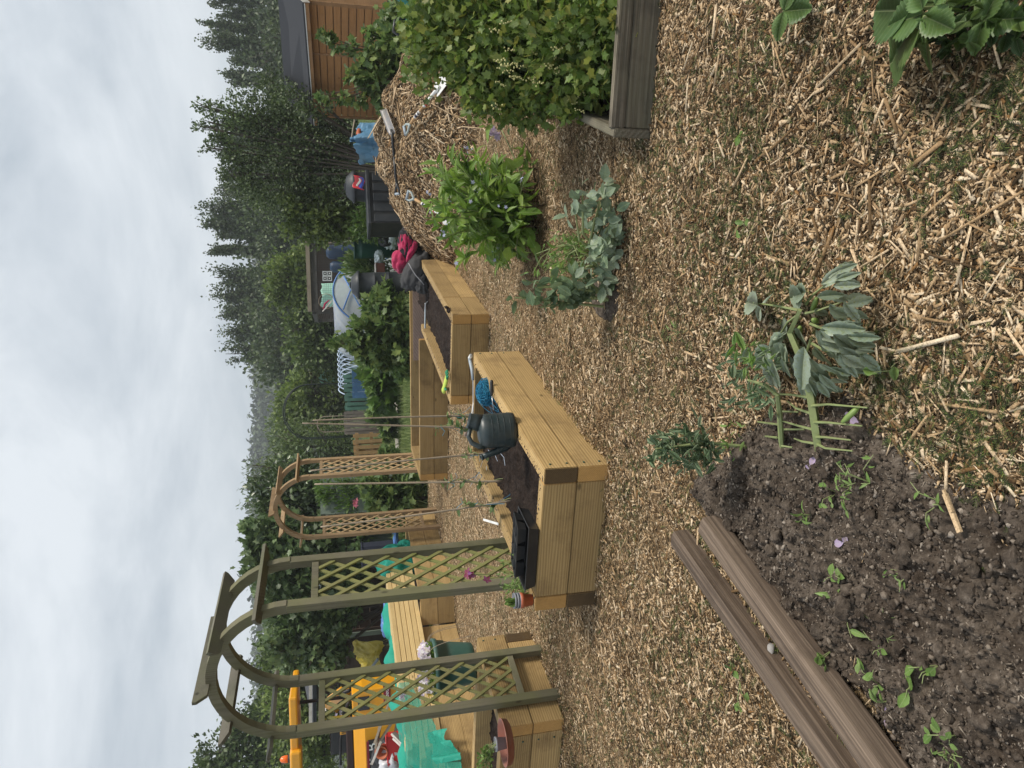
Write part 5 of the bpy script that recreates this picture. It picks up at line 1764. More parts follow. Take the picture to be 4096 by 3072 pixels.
# ---------------- metal arches
def metal_arch(label, YA, YB, XT, Xs, d, mat, dep, r, rungs):
    p0, p1 = flat(at(1450, YA, d)), flat(at(1450, YB, d)); c = (p0+p1)/2; R = (p1-p0).length/2; w = (p1-p0).normalized()
    zs = at(Xs, (YA+YB)/2, d).z; zt = at(XT, (YA+YB)/2, d).z
    o = thing('metal_arch', label, 'garden arch', c); n_ = Vector((-w.y, w.x, 0)).normalized()*dep
    def pt(a, k): return c+w*(-R*math.cos(a))+Vector((0, 0, zs+(zt-zs)*math.sin(a)))+n_*k
    for k in (0, 1):
        m = MB(); m.tube([p0+n_*k]+[pt(a, k) for a in np.linspace(0, math.pi, 26)]+[p1+n_*k], r, 7); m.obj('arch_tube', mat, o, True)
    for k in range(rungs):
        a = math.pi*k/(rungs-1); m = MB(); m.tube([pt(a, 0), pt(a, 1)], r*.8, 6); m.obj('rung', mat, o)
    for z in (zs*.4, zs*.7):
        for p in (p0, p1):
            m = MB(); m.tube([p+Vector((0, 0, z)), p+n_+Vector((0, 0, z))], r*.8, 6); m.obj('rung', mat, o)
    return o


metal_arch('slim black metal tube arch standing in front of the far bushes', 1745, 1530, 1132, 1235, 27., M['blackmetal'], .75, .022, 6)
metal_arch('small pale thin wire arch behind the grey pallets', 1722, 1660, 1268, 1300, 26., M['scrapwood'], .4, .008, 4)

# ---------------- pallet fence
def pallet(label, Y0, Y1, X0, X1, d, mat, vert, n, gap, back=3, skew=0., dd_=0.):
    p, q = flat(at(1500, Y0, d)), flat(at(1500, Y1, d+dd_)); z1 = at(X0, (Y0+Y1)/2, d).z; z0 = max(-.02, at(X1, (Y0+Y1)/2, d).z)
    o = thing('pallet', label, 'pallet', flat((p+q)/2), 'pallets standing as a fence')
    L = (q-p).length; e = (q-p).normalized(); H = z1-z0; w = Vector((-e.y, e.x, 0))
    for i in range(n):
        m = MB()
        if vert:
            bw = L/n*(1-gap); x_ = L*(i+.5)/n
            m.bar(p+e*x_+Vector((0, 0, z0+U(-.01, .01))), p+e*x_+Vector((0, 0, z1+U(-.02, .02))), bw, .02, w)
        else:
            bw = H/n*(1-gap); z = z0+H*(i+.5)/n
            m.bar(p+Vector((0, 0, z)), q+Vector((0, 0, z)), .02, bw)
        m.obj('slat', M[mat], o, origin=(p+e*L*i/n+Vector((0, 0, z0))))
    for k in range(back):
        m = MB()
        if vert:
            z = z0+H*(.1+.8*k/(back-1)); m.bar(p+w*.06+Vector((0, 0, z)), q+w*.06+Vector((0, 0, z)), .09, .1)
        else:
            x_ = L*(.06+.88*k/(back-1)); m.bar(p+e*x_+w*.06+Vector((0, 0, z0)), p+e*x_+w*.06+Vector((0, 0, z1)), .1, .09, w)
        m.obj('bearer', M[mat], o, origin=p+Vector((0, 0, z0+k*.3)))
    if vert and back == 3:
        for k in range(4):
            x_ = L*(.1+.8*k/3); m = MB(); m.bar(p+e*x_+w*.12+Vector((0, 0, z0)), p+e*x_+w*.12+Vector((0, 0, z1)), .09, .015, w); m.obj('rear_slat', M[mat], o)
    return o


pallet('tan new wooden pallet on edge, leftmost of the pallet fence', 1842, 1729, 1414, 1560, 22.4, 'pallet_tan', True, 5, .38)
pallet('weathered grey pallet behind the bamboo cane tips', 1734, 1640, 1376, 1560, 22.8, 'pallet_grey', True, 7, .22)
pallet('grey low pallet lying against the tall grey one', 1700, 1590, 1478, 1570, 22.5, 'pallet_grey', False, 3, .1, 3)
pallet('green topped pallet standing behind the blue one', 1640, 1492, 1376, 1560, 23.2, 'pallet_green', True, 8, .3)
pallet('blue painted pallet, right end of the pallet fence', 1590, 1478, 1409, 1540, 22.6, 'pallet_blue', True, 9, .08)

# ---------------- green boarded panel
g0, g1 = flat(at(1480, 2082, 16.)), flat(at(1480, 2042, 15.2))
gp = thing('garden_screen', 'tall grey-green weatherboard panel left of the pink flowers', 'shed', flat((g0+g1)/2))
zt = at(1285, 2060, 15.6).z
boxpart('frame', M['green_board'], gp, g0, g1, 0, zt, .9)
boards('weatherboards', M['green_board'], gp, g0-Vector((.0, .03, 0)), g1-Vector((0, .03, 0)), .0, zt-.08, 9, .008, .02)
boxpart('corner_post', M['green_board'], gp, g0+Vector((-.09, -.03, 0)), g0+Vector((.0, -.03, 0)), 0, zt, .05)
boxpart('white_notice', M['label'], gp, g0+(g1-g0)*.3+Vector((0, -.05, 0)), g0+(g1-g0)*.9+Vector((0, -.05, 0)), zt-.22, zt-.1, .01)

# ---------------- dark brown shed, fence, tarps
D0 = 17.
k0, k1 = flat(at(1500, 2840, D0)), flat(at(1500, 2535, D0))
ds = thing('dark_shed', 'dark brown boarded shed with a pale roof edge behind the yellow sheet', 'shed', flat((k0+k1)/2))
zt = at(1262, 2640, D0).z
boxpart('wall', M['dark_shed'], ds, k0+Vector((0, .03, 0)), k1+Vector((0, .03, 0)), 0, zt, 2.2)
boards('cladding', M['dark_shed'], ds, k0, k1, .0, zt, 9, .012, .022)
m = MB(); m.bar(k0+Vector((-.2, -.15, zt+.16)), k1+Vector((.25, -.15, zt+.08)), .05, .07); m.obj('roof_edge', M['whitewood'], ds)
m = MB(); m.prism([k0+Vector((-.2, -.12, zt+.02)), k0+Vector((-.2, 2.5, zt+.35)), k0+Vector((-.2, 2.5, zt+.41)), k0+Vector((-.2, -.12, zt+.1))], None, (k1-k0)+Vector((.4, 0, -.06))); m.obj('roof', M['felt'], ds)
m = MB(); m.bar(k1+Vector((.05, -.05, 0)), k1+Vector((.05, -.05, zt)), .1, .06, (0, 1, 0)); m.obj('corner_post', M['green_board'], ds)
f0, f1_ = flat(at(1500, 2525, D0+.3)), flat(at(1500, 2200, D0+.3))
df = thing('board_fence', 'low dark boarded fence under the fig tree', 'fence', flat((f0+f1_)/2))
zt = at(1345, 2400, D0+.3).z
boards('fence_boards', M['dark_shed'], df, f0, f1_, .0, zt, 7, .02, .022)
for k in range(4):
    p = f0+(f1_-f0)*(.04+.3*k); m = MB(); m.bar(p+Vector((0, -.04, 0)), p+Vector((0, -.04, zt+.05)), .09, .07, (0, 1, 0)); m.obj('fence_post', M['dark_shed'], df)
f0, f1_ = flat(at(1500, 2200, 15.5)), flat(at(1500, 2090, 16.))
dg_ = thing('board_fence', 'grey-green vertical board fence behind the tan arch left panel', 'fence', flat((f0+f1_)/2))
boards('fence_boards', M['green_board'], dg_, f0, f1_, .0, at(1330, 2140, 15.7).z, 8, .012, .022, True, .02)
nv = flat(at(1540, 2222, 14.2)); nb = thing('storage_box', 'navy black plastic storage box in the grass under the fig tree', 'storage box', nv)
z1 = at(1452, 2222, 14.2).z; m = MB(); m.box(nv+Vector((0, .2, z1/2)), (.42, .4, z1)); m.obj('box_body', M['navybox'], nb, bevel=.01)
m = MB(); m.box(nv+Vector((0, .2, z1+.015)), (.45, .43, .03)); m.obj('lid', M['navybox'], nb, bevel=.008)
yt = thing('yellow_sheet', 'crumpled yellow plastic sheet slumped against the dark brown shed', 'sheet', flat(at(1540, 2630, 16.)))


def yfn(a, b):
    Y = 2562+b*142; X = 1408+b*50*(1-a)+a*(126-b*20)+6*math.sin(b*12)
    return at(X, Y, 16.35-a*.55-.12*math.sin(b*8+a*3))


drape('sheet', M['yellow_tarp'], yt, yfn, 40, 44, .09, 2.6, 6)
pl = thing('grey_pole', 'short grey pole lying across the yellow sheet', 'pole', at(1480, 2650, 15.5)); m = MB(); m.tube([at(1488, 2668, 15.5), at(1512, 2635, 15.45)], .03, 8); m.obj('pole_tube', M['rod_grey'], pl)
bt = thing('blue_tarpaulin', 'blue tarpaulin bundle behind the stack of new timber', 'tarpaulin', flat(at(1570, 2490, 12.4)))
crumple('tarpaulin', M['blue_tarp'], bt, at(1556, 2492, 12.4), (.26, .3, .12), 51, .5, 1.6)
crumple('tarpaulin_fold', M['blue_tarp'], bt, at(1552, 2420, 12.9), (.22, .16, .07), 53, .6, 2.)
bt2 = thing('blue_tarpaulin', 'thin strip of blue tarpaulin at the grass edge behind the tan arch', 'tarpaulin', flat(at(1590, 2110, 13.6)))
crumple('tarpaulin', M['blue_tarp'], bt2, at(1582, 2125, 13.8), (.55, .1, .045), 55, .5, 2.)

# ---------------- stack of new timber and netting
t0, t1 = Vector((-4.13, 8.2, EH)), Vector((-2.86, 11.5, EH))
td = (t1-t0).normalized(); tw_ = Vector((-td.y, td.x, 0))
order = ['bottom', 'second', 'third', 'fourth', 'fifth', 'top']
for k in range(6):
    a = t0+td*U(-.18, .12); b = t1+td*U(-.12, .1)
    z = EH+.004+k*.069
    o = sleeper_o = None
    for j in range(1):
        p = a+Vector((0, 0, 0))+tw_*(.0+.012*k+U(0, .012)); q = b+tw_*(.012*k)
        bm = bmesh.new(); bmesh.ops.create_cube(bm, size=1); L = (q-p).length
        for v in bm.verts: v.co = Vector((v.co.x*L, v.co.y*.42, v.co.z*.064))
        bmesh.ops.bevel(bm, geom=bm.edges[:], offset=.005, segments=2, affect='EDGES')
        me = bpy.data.meshes.new('timber_plank'); bm.to_mesh(me); bm.free()
        o = link(me, 'timber_plank', M['lumber']); mid = (p+q)/2+tw_*.21
        o.location = (mid.x, mid.y, z+.032); o.rotation_euler = (0, 0, math.atan2(td.y, td.x)+U(-.004, .004))
        tag(o, f'{order[k]} plank of the stack of new pale timber on the far left bed', 'plank', 'planks in the stack of new timber')
nt_ = thing('garden_netting', 'teal netting draped over the near end of the timber stack, trailing into the bed', 'netting', t0)


def netfn(a, b):
    # a along the stack from its near end, b over the top and down the front
    zt = EH+.43
    p = t0+td*(-.5+a*1.5)
    if b < .5:
        q = p+tw_*(.55-b*1.1); z = zt+.02*math.sin(9*a)
    else:
        e = (b-.5)*2; q = p-tw_*(.04+.14*e*(1-a)); z = zt-e*(.52*(1-.75*a))
    if a < .25: z -= (.25-a)*1.1
    return Vector((q.x, q.y, max(z, EH-.12)))


drape('net', M['teal_net'], nt_, netfn, 80, 80, .022, 6., 2, 0)
drape('trailing_net', M['teal_solid'], nt_, lambda a, b: t0+td*(-.3+b*.42-a*.1)-tw_*(.05+.13*a+.03*math.sin(b*14))+Vector((0, 0, .16-.3*a*(.8+.2*math.sin(b*5+1))+.02*math.sin(b*9))), 60, 60, .03, 5., 12, 0, ridge=False)
n2 = thing('garden_netting', 'bunched teal netting heaped at the far end of the timber stack', 'netting', t1)
crumple('net_bundle', M['teal_solid'], n2, t1+td*.18+tw_*.1+Vector((0, 0, .17)), (.3, .24, .34), 61, .45, 1.7, Matrix.Rotation(.5, 3, 'Y'))
crumple('net_fold', M['teal_solid'], n2, t1+td*.35-tw_*.02+Vector((0, 0, .02)), (.2, .2, .2), 63, .45, 1.9)
n3 = thing('garden_netting', 'long roll of teal netting lying behind the timber stack', 'netting', t0+tw_*.5)
m = MB(); pts = [t0+td*s+tw_*(.52+.05*math.sin(s*5))+Vector((0, 0, .34+.06*math.sin(s*7))) for s in np.linspace(-.4, 3.4, 34)]
m.tube(pts, [.13+.035*math.sin(k*1.9) for k in range(34)], 12); m.obj('net_roll', M['teal_solid'], n3, True)

# ---------------- scrap beside the digger
RD_ = 10.2
rx = thing('red_crate', 'bright red plastic crate among scrap wood in front of the digger', 'crate', at(1600, 2990, RD_))
c = at(1580, 2990, RD_); m = MB(); m.box(c, (.36, .3, .22), Matrix.Rotation(.2, 3, 'Z')); m.obj('crate_body', M['red'], rx, bevel=.01)
m = MB(); m.box(c+Vector((0, 0, .115)), (.38, .32, .02), Matrix.Rotation(.2, 3, 'Z')); m.obj('crate_rim', M['red'], rx, bevel=.004)
tp = thing('terracotta_pot', 'tipped orange clay pot on top of the red crate', 'flower pot', at(1536, 2985, RD_))
m = MB(); m.lathe([(.06, 0), (.085, .12), (.095, .12), (.095, .15), (.08, .15), (.055, .02)], at(1538, 2990, RD_), 20, Matrix.Rotation(1.2, 3, 'X')); m.obj('pot', M['orange_clay'], tp, True)
for i, (a, b, mt, wd, lab) in enumerate((((1505, 2985), (1530, 2850), 'scrapwood', .1, 'grey scrap board slanting up over the digger panel, upper one'), ((1520, 2965), (1600, 2840), 'scrapwood', .09, 'grey scrap board leaning lower over the digger panel'),
                                       ((1500, 2968), (1560, 2800), 'scrapwood', .07, 'long narrow scrap lath leaning to the right over the digger'), ((1490, 3050), (1520, 2975), 'whitewood', .08, 'short flaky white board standing by the white digger letters'),
                                       ((1572, 2932), (1625, 2985), 'whitewood', .1, 'white painted board lying over the red crate, right one'), ((1576, 2950), (1640, 3010), 'whitewood', .08, 'white painted board crossing the red crate, left one'))):
    p, q = at(*a, RD_-.1-.05*i), at(*b, RD_-.25-.05*i)
    o = thing('scrap_board', lab, 'board', p); m = MB(); m.bar(p, q, .03, wd, (0, -1, .3)); m.obj('board', M[mt], o, origin=p)
sb = thing('plastic_sack', 'shiny grey plastic sack below the digger letters', 'sack', at(1620, 3040, RD_)); crumple('sack_body', M['silver_bag'], sb, at(1585, 3050, RD_), (.26, .2, .22), 71, .55, 1.8)
sb = thing('black_sack', 'black rubbish sack at the left of the red crate', 'sack', at(1600, 3030, RD_+.4)); crumple('sack_body', M['black'], sb, at(1545, 3030, RD_+.35), (.25, .2, .18), 73, .5, 1.8)
mp_ = thing('scrap_heap', 'mound of soil and rubble under the scrap boards', 'rubble heap', flat(at(1700, 3000, RD_+.3))); crumple('heap_body', M['earth'], mp_, flat(at(1700, 2990, RD_+.7)), (1.0, .7, .8), 75, .35, 1.8)

# ---------------- yellow digger
GD = 13.
dgr = thing('mini_digger', 'yellow mini digger with a canopy and orange beacon at the left edge', 'digger', flat(at(1600, 2950, GD)))
p0, p1 = at(1172, 3150, GD), at(1172, 2782, GD); zr = at(1172, 2900, GD).z
m = MB(); L = p1.x-p0.x
m.prism([(p0.x, GD-.1, zr-.09), (p0.x, GD-.1, zr+.05), (p0.x, GD+1.2, zr+.05), (p0.x, GD+1.2, zr-.06)], None, (L, 0, 0)); m.obj('canopy_roof', M['digger'], dgr, bevel=.03)
m = MB(); m.box((p0.x+.35, GD-.05, zr-.04), (.7, .3, .2)); m.obj('canopy_visor', M['digger'], dgr, bevel=.04)
c = at(1155, 3035, GD+.1); m = MB(); m.lathe([(.07, -.05), (.075, .0), (.068, .01)], c, 20); bo = m.obj('beacon_base', M['digger_dark'], dgr, True)
m = MB(); m.lathe([(.062, .01), (.062, .07), (.05, .12), (.02, .145)], c, 20); m.obj('beacon', M['beacon'], dgr, True)
zb = at(1413, 2950, GD).z
for Y, dy in ((2905, 0), (2800, .9), (3110, .9), (3110, 0)):
    b_ = at(1300, Y, GD+dy); m = MB(); m.tube([(b_.x, GD+dy, zb-.1), (b_.x+.02, GD+dy, zr)], .035, 8); m.obj('canopy_post', M['digger_dark'], dgr, True)
# rear hood and counterweight
xa_, xb_ = at(1413, 3150, GD).x, at(1413, 2870, GD).x
m = MB(); m.prism([(xa_, GD-.4, .55), (xa_, GD-.45, zb-.2), (xa_, GD-.35, zb), (xa_, GD+.5, zb), (xa_, GD+.5, .55)], None, (xb_-xa_, 0, 0)); m.obj('engine_hood', M['digger'], dgr, bevel=.03)
zl = at(1465, 2950, GD-.5).z; zk = at(1620, 2950, GD-.5).z
m = MB(); m.box(((xa_+xb_)/2-.1, GD-.46, (zl+zk)/2-.02), ((xb_-xa_)*.8, .08, zl-zk)); m.obj('rear_grille', M['digger_dark'], dgr, bevel=.02)
m = MB(); m.box(((xa_+xb_)/2-.1, GD-.505, zl-.02), ((xb_-xa_)*.8, .02, .04)); m.obj('red_edge', M['maroon'], dgr)
xc_, xd_ = at(1413, 2872, GD).x, at(1413, 2738, GD).x
m = MB(); m.prism([(xc_, GD-.3, .3), (xc_, GD-.3, zb), (xd_-.05, GD-.3, zb), (xd_, GD-.3, zb-.18), (xd_, GD-.3, .3)], None, (0, .9, 0)); m.obj('side_panel', M['digger'], dgr, bevel=.02)
c = at(1455, 2815, GD-.32); m = MB(); m.box((c.x, GD-.31, c.z), (.24, .02, .2)); m.obj('panel_window', M['glass'], dgr, bevel=.03)


def lettering(txt, size, mat, par, loc, rotz=0., name='lettering'):
    cu = bpy.data.curves.new('letters', 'FONT'); cu.body = txt; cu.size = size; cu.extrude = .003; cu.align_x = 'CENTER'; cu.align_y = 'CENTER'
    ob = bpy.data.objects.new('letters', cu); COL.objects.link(ob)
    bpy.context.view_layer.update()
    me = bpy.data.meshes.new_from_object(ob.evaluated_get(bpy.context.evaluated_depsgraph_get()))
    bpy.data.objects.remove(ob)
    o = link(me, name, mat, par)
    o.location = Vector(loc)-wloc(par); o.rotation_euler = (rad(90), 0, rotz)
    return o


c = at(1490, 2990, GD-.52); lettering('JCB', .25, M['label'], dgr, (c.x-.12, GD-.508, c.z))
c = at(1548, 2780, GD-.35); m = MB(); m.box((c.x, GD-.315, c.z), (.36, .02, .12)); m.obj('hire_sticker', M['maroon'], dgr)
lettering('Speedy', .1, M['label'], dgr, (c.x, GD-.332, c.z))
# seat, lever, boom
c = at(1372, 2985, GD); m = MB(); m.box((c.x, GD+.2, c.z), (.44, .1, .45)); m.obj('seat_back', M['black'], dgr, bevel=.06)
m = MB(); m.box((c.x, GD+.0, c.z-.25), (.46, .42, .1)); m.obj('seat', M['black'], dgr, bevel=.04)
m = MB(); m.box((c.x, GD-.1, zb+.06), (.9, .5, .12)); m.obj('seat_base', M['digger_brown'], dgr, bevel=.02)
m = MB(); a_ = at(1410, 2905, GD-.2); b_ = at(1352, 3060, GD-.25); m.tube([at(1370, 2895, GD-.2), at(1362, 2960, GD-.2), at(1362, 3060, GD-.2)], .02, 8); m.obj('grab_rail', M['digger_dark'], dgr, True)
c = at(1375, 2925, GD-.25); m = MB(); m.box(c, (.1, .02, .13)); m.obj('warning_plate', M['digger'], dgr)
m = MB()
for k in range(3): m.box(c+Vector((-.025+.025*k, -.014, .0)), (.012, .006, .08))
m.obj('plate_marks', M['digger_dark'], dgr)['kind'] = 'stuff'
bp = [at(1450, 2790, GD+1.1), at(1370, 2770, GD+1.3), at(1310, 2815, GD+1.9), at(1400, 2860, GD+2.4)]
m = MB()
for a, b in zip(bp[:2], bp[1:3]): m.bar(a, b, .16, .2, (0, 1, 0))
m.obj('boom', M['digger'], dgr, bevel=.02)
m = MB(); m.bar(bp[2], bp[3], .13, .15, (0, 1, 0)); m.obj('dipper_arm', M['digger'], dgr, bevel=.02)
m = MB(); m.tube([at(1400, 2760, GD+1.), at(1330, 2790, GD+1.5)], .035, 8); m.obj('hydraulic_ram', M['digger_dark'], dgr, True)
m = MB(); m.tube([at(1412, 2770, GD+.6), at(1385, 2830, GD+.6), at(1370, 2880, GD+.6)], .03, 8); m.obj('black_hose', M['digger_dark'], dgr, True)
m = MB(); m.tube([at(1400, 2862, GD+.4), at(1350, 2868, GD+.4), at(1300, 2874, GD+.4)], .022, 8); m.obj('lime_hose', M['yellow_tarp'], dgr, True)
for s in (0, 1):
    m = MB(); m.box(((xa_+xd_)/2, GD-.35+s*1.15, .24), (1.5, .28, .46)); m.obj('track', M['digger_dark'], dgr, bevel=.15)

# ---------------- teal watering can half hidden behind the currants
tc2 = at(1668, 120, 6.6); gz = tc2.z-.18
t2 = thing('watering_can', 'teal green watering can half hidden behind the right currant bush', 'watering can', tc2-Vector((0, 0, .18)))
m = MB(); m.lathe([(.13, -.18), (.14, -.1), (.135, .06), (.1, .1), (.05, .11)], tc2, 28); m.obj('can_body', M['tealcan'], t2, True)
m = MB(); m.tube([tc2+Vector((.1, 0, .06)), tc2+Vector((.08, -.02, .2)), tc2+Vector((-.04, -.02, .22)), tc2+Vector((-.12, -.02, .1))], .015, 8); m.obj('handle', M['black'], t2, True)
m = MB(); m.tube([tc2+Vector((.1, 0, -.1)), tc2+Vector((.22, 0, .05)), tc2+Vector((.3, 0, .2))], [.03, .024, .02], 10); m.lathe([(.02, 0), (.06, .05), (.06, .06)], tc2+Vector((.3, 0, .2)), 16, Matrix.Rotation(.6, 3, 'Y')); m.obj('spout', M['tealcan'], t2, True)
# ------------------------------------------------------------------ bushes and trees
def bush(name, label, cat, base, blobs, n, size, tm, mat, limb_r=.03, group=None, up=.3, stem='trunk', crown='crown', clump=.22, zmin=.03, tmat='bark', bare=.0, kk=9):
    """blobs: (centre, radius); limbs run from the foot into every blob, leaves hang in clumps about them"""
    base = Vector(base)
    o = thing(name, label, cat, base, group)
    m = MB()
    tops = []
    for c, r in blobs:
        c = Vector(c)
        mid = base*.45+c*.55+Vector((U(-.2, .2)*r, U(-.2, .2)*r, -.15*r))
        p0 = base+Vector((U(-1, 1)*limb_r*2, U(-1, 1)*limb_r*2, 0))
        pts = [p0*(1-t_)**2+mid*2*t_*(1-t_)+c*t_*t_ for t_ in np.linspace(0, 1, 7)]
        m.tube(pts, [limb_r*(1-.75*t_) for t_ in np.linspace(0, 1, 7)], 6)
        for k in range(5):
            e = c+Vector(rdir(1)[0])*r*.9
            m.tube([c*.6+mid*.4, (c+e)/2+Vector((0, 0, -.05*r)), e], [limb_r*.35, limb_r*.25, limb_r*.12], 4)
    m.obj(stem, M[tmat], o)
    R = np.array([r for _, r in blobs]); w = R**2/np.sum(R**2)
    P_, D_, S_ = [], [], []
    for (c, r), wi in zip(blobs, w):
        k = max(8, int(n*wi))
        K = int(kk+kk*r/R.mean())
        cc = rdir(K)*r*RNG.uniform(.35, 1.02, (K, 1))
        cl = cc[RNG.integers(0, K, k)]
        q = cl+RNG.normal(0, 1, (k, 3))*r*clump*np.array([1, 1, .8])
        P_.append(q+np.array(c)); D_.append(unit(q)*.8+rdir(k)+np.array([0, 0, up])); S_.append(RNG.uniform(.7, 1.25, k)*size)
    P_ = np.concatenate(P_); D_ = np.concatenate(D_); S_ = np.concatenate(S_)
    k = P_[:, 2] > zmin; P_, D_, S_ = P_[k], D_[k], S_[k]
    N_2 = rdir(len(P_))*.9+np.array([0, -.25, .8])
    leaves(crown, P_, D_, N_2, S_, tm, M[mat], o)
    return o


def bl(lst, d0=None):
    out = []
    for t_ in lst:
        X, Y, r = t_[:3]; d = t_[3] if len(t_) > 3 else d0
        out.append((at(X, Y, d+U(-.25, .25)*r), r))
    return out


def poplar(label, Y, X0, wpx, d, n, Xb=1340):
    base = flat(at(Xb, Y, d)); h = at(X0, Y, d).z; r = wpx/FPX*d/2
    o = thing('poplar_tree', label, 'tree', base, 'row of poplars on the skyline')
    m = MB(); m.tube([base, base+Vector((U(-.1, .1), 0, h*.5)), base+Vector((0, 0, h*.97))], [.16, .1, .02], 7)
    P_, D_ = [], []
    nl = 56
    for k in range(nl):
        z0 = h*U(.1, .78); a = U(0, 6.283)
        t_ = z0/h
        out = r*(1.-.35*t_)*U(.35, 1.05); L = h*U(.16, .3)*(1.1-.45*t_)
        p0 = base+Vector((0, 0, z0)); e = p0+Vector((math.cos(a)*out, math.sin(a)*out, L))
        if e.z > h: e.z = h-U(0, .4)
        mid = p0*.5+e*.5+Vector((math.cos(a)*out*.25, math.sin(a)*out*.25, -L*.12))
        pts = [p0*(1-s)**2+mid*2*s*(1-s)+e*s*s for s in np.linspace(0, 1, 6)]
        m.tube(pts, [.05, .04, .03, .022, .015, .008], 5)
        kk = int(n/nl)
        s = RNG.uniform(.25, 1.05, kk)[:, None]
        q = np.array(p0)*(1-s)**2+np.array(mid)*2*s*(1-s)+np.array(e)*s*s
        P_.append(q+RNG.normal(0, 1, (kk, 3))*np.array([.2, .2, .34])*(r/1.3)); D_.append(rdir(kk)+np.array([0, 0, .5]))
    m.obj('trunk', M['bark'], o)
    P_ = np.concatenate(P_); D_ = np.concatenate(D_)
    leaves('crown', P_, D_, rdir(len(P_)), RNG.uniform(.12, .23, len(P_))*(d/50), 'quad', M['poplar'], o)
    return o


pops = [('poplar at the far right edge, over the shed roof', 22, 830, 75, 50), ('narrow poplar second from the right edge', 84, 855, 60, 52), ('slim tall poplar third from the right edge', 143, 800, 58, 50),
        ('broad feathery poplar fourth from the right edge', 205, 782, 95, 48), ('poplar peeping left of the branchy plum tree', 640, 858, 80, 54), ('slender poplar right of the dense tall one', 705, 872, 70, 54),
        ('dense tall poplar above the black compost bin', 842, 776, 120, 48), ('poplar above the right end of the fruit cage', 905, 800, 75, 50), ('thin separate poplar above the middle of the fruit cage', 1005, 815, 48, 52),
        ('loose broad poplar above the left of the fruit cage', 1110, 838, 95, 54), ('leaning feathery poplar beside the loose broad one', 1180, 845, 90, 56), ('poplar in the gap right of the plum tree', 262, 890, 60, 54), ('short poplar top showing behind the plum tree, right side', 335, 885, 70, 55), ('poplar behind the middle of the plum tree', 520, 845, 80, 55), ('poplar behind the left half of the plum tree', 578, 868, 70, 52), ('narrow poplar just right of the dense tall one', 772, 835, 70, 52), ('thin poplar between the cage roof and the skyline, right of the separate one', 952, 850, 55, 55), ('soft poplar filling the row left of the leaning one', 1245, 868, 85, 55), ('rounded poplar next to the open hill view', 1320, 880, 110, 52), ('last poplar, at the left end of the row by the hill', 1405, 885, 95, 54)]
for lab, Y, X0, w, d in pops: poplar(lab, Y, X0, w*1.1, d, 8500)
for i, (Y, X, r, d) in enumerate(((-60, 1170, 2.6, 46), (60, 1160, 2.4, 47), (180, 1130, 2.6, 46), (330, 1130, 2.4, 48), (620, 1120, 2.3, 50), (760, 1090, 2.4, 47), (870, 1120, 2.4, 47), (985, 1130, 2.2, 48), (1090, 1110, 2.3, 50), (1210, 1090, 2.4, 50), (1330, 1110, 2.4, 48), (1430, 1120, 2.2, 49))):
    bush('hedge_tree', ['dark bushy tree at the foot of the poplars, far right edge', 'dark bushy tree under the second poplar from the right', 'dark bushy tree under the broad poplar right of the plum', 'dark bushy tree hidden behind the right of the plum tree', 'dark bushy tree behind the left of the plum tree', 'dark bushy tree right under the dense tall poplar', 'dark bushy tree under the poplars above the green butt',
                    'dark bushy tree under the thin separate poplar', 'dark bushy tree under the loose broad poplar', 'dark bushy tree under the leaning poplar', 'dark bushy tree under the rounded poplar', 'dark bushy tree at the left end of the poplar row'][i],
         'tree', flat(at(1300, Y, d)), bl([(X, Y, r), (X+55, Y-40, r*.9), (X+60, Y+45, r*.9), (X+130, Y, r)], d), 2600, .3, 'quad', 'poplar', .12, 'dark trees under the poplars', clump=.2)

# nearer trees and shrubs
bush('plum_tree', 'branchy dark plum tree left of the orange shed', 'tree', flat(at(1640, 690, 14.2)),
     bl([(1250, 650, .85), (1130, 600, .75), (1050, 520, .6), (1150, 760, .75), (1260, 830, .6), (1010, 620, .5), (1300, 560, .75), (1380, 660, .55), (930, 640, .3), (850, 430, .2), (800, 420, .14), (840, 490, .2), (800, 505, .13), (870, 565, .22), (830, 590, .13), (960, 450, .4), (1100, 450, .5), (1200, 450, .55), (1000, 720, .4), (1380, 780, .45), (940, 540, .35), (1180, 380, .4), (1080, 350, .35), (1330, 480, .45), (920, 700, .2), (1190, 400, .28, 13.2), (1245, 440, .24, 13.1), (1140, 360, .22, 13.5), (1290, 430, .2, 13.1)], 15.),
     28000, .062, 'quad', 'darktree', .028, clump=.26)
bush('shrub', 'bright green shrub under the plum tree beside the cage', 'shrub', flat(at(1500, 880, 15)), bl([(1230, 880, .45), (1330, 870, .5), (1200, 820, .35), (1400, 900, .35), (1290, 930, .3), (1440, 860, .3)], 14.9), 3200, .11, 'quad', 'olive', .03)
bush('shrub', 'leafy green weeds between the water butt and the black planter box', 'shrub', flat(at(1560, 900, 14.6)), bl([(1470, 930, .25), (1500, 895, .28), (1540, 920, .25), (1480, 860, .25), (1450, 890, .22)], 14.4), 1200, .12, 'lance', 'rhubarb', .012, stem='stem', crown='foliage')
bush('shrub', 'tall grey-green leafy weeds in front of the fruit cage', 'shrub', flat(at(1540, 1085, 16)), bl([(1440, 1090, .35), (1480, 1060, .3), (1470, 1120, .35), (1510, 1090, .3), (1455, 1040, .25)], 16.), 1400, .17, 'lance', 'sycamore', .012, stem='stem', crown='foliage', up=1.2)
bush('round_tree', 'rounded yellow-green tree rising behind the fruit cage', 'tree', flat(at(1400, 1120, 30)), bl([(1140, 1120, .8), (1190, 1080, 1.0), (1190, 1170, .95), (1240, 1130, 1.1), (1100, 1130, .4), (1240, 1040, .8), (1240, 1220, .8), (1110, 1190, .4)], 30.), 5200, .19, 'quad', 'olive', .08)
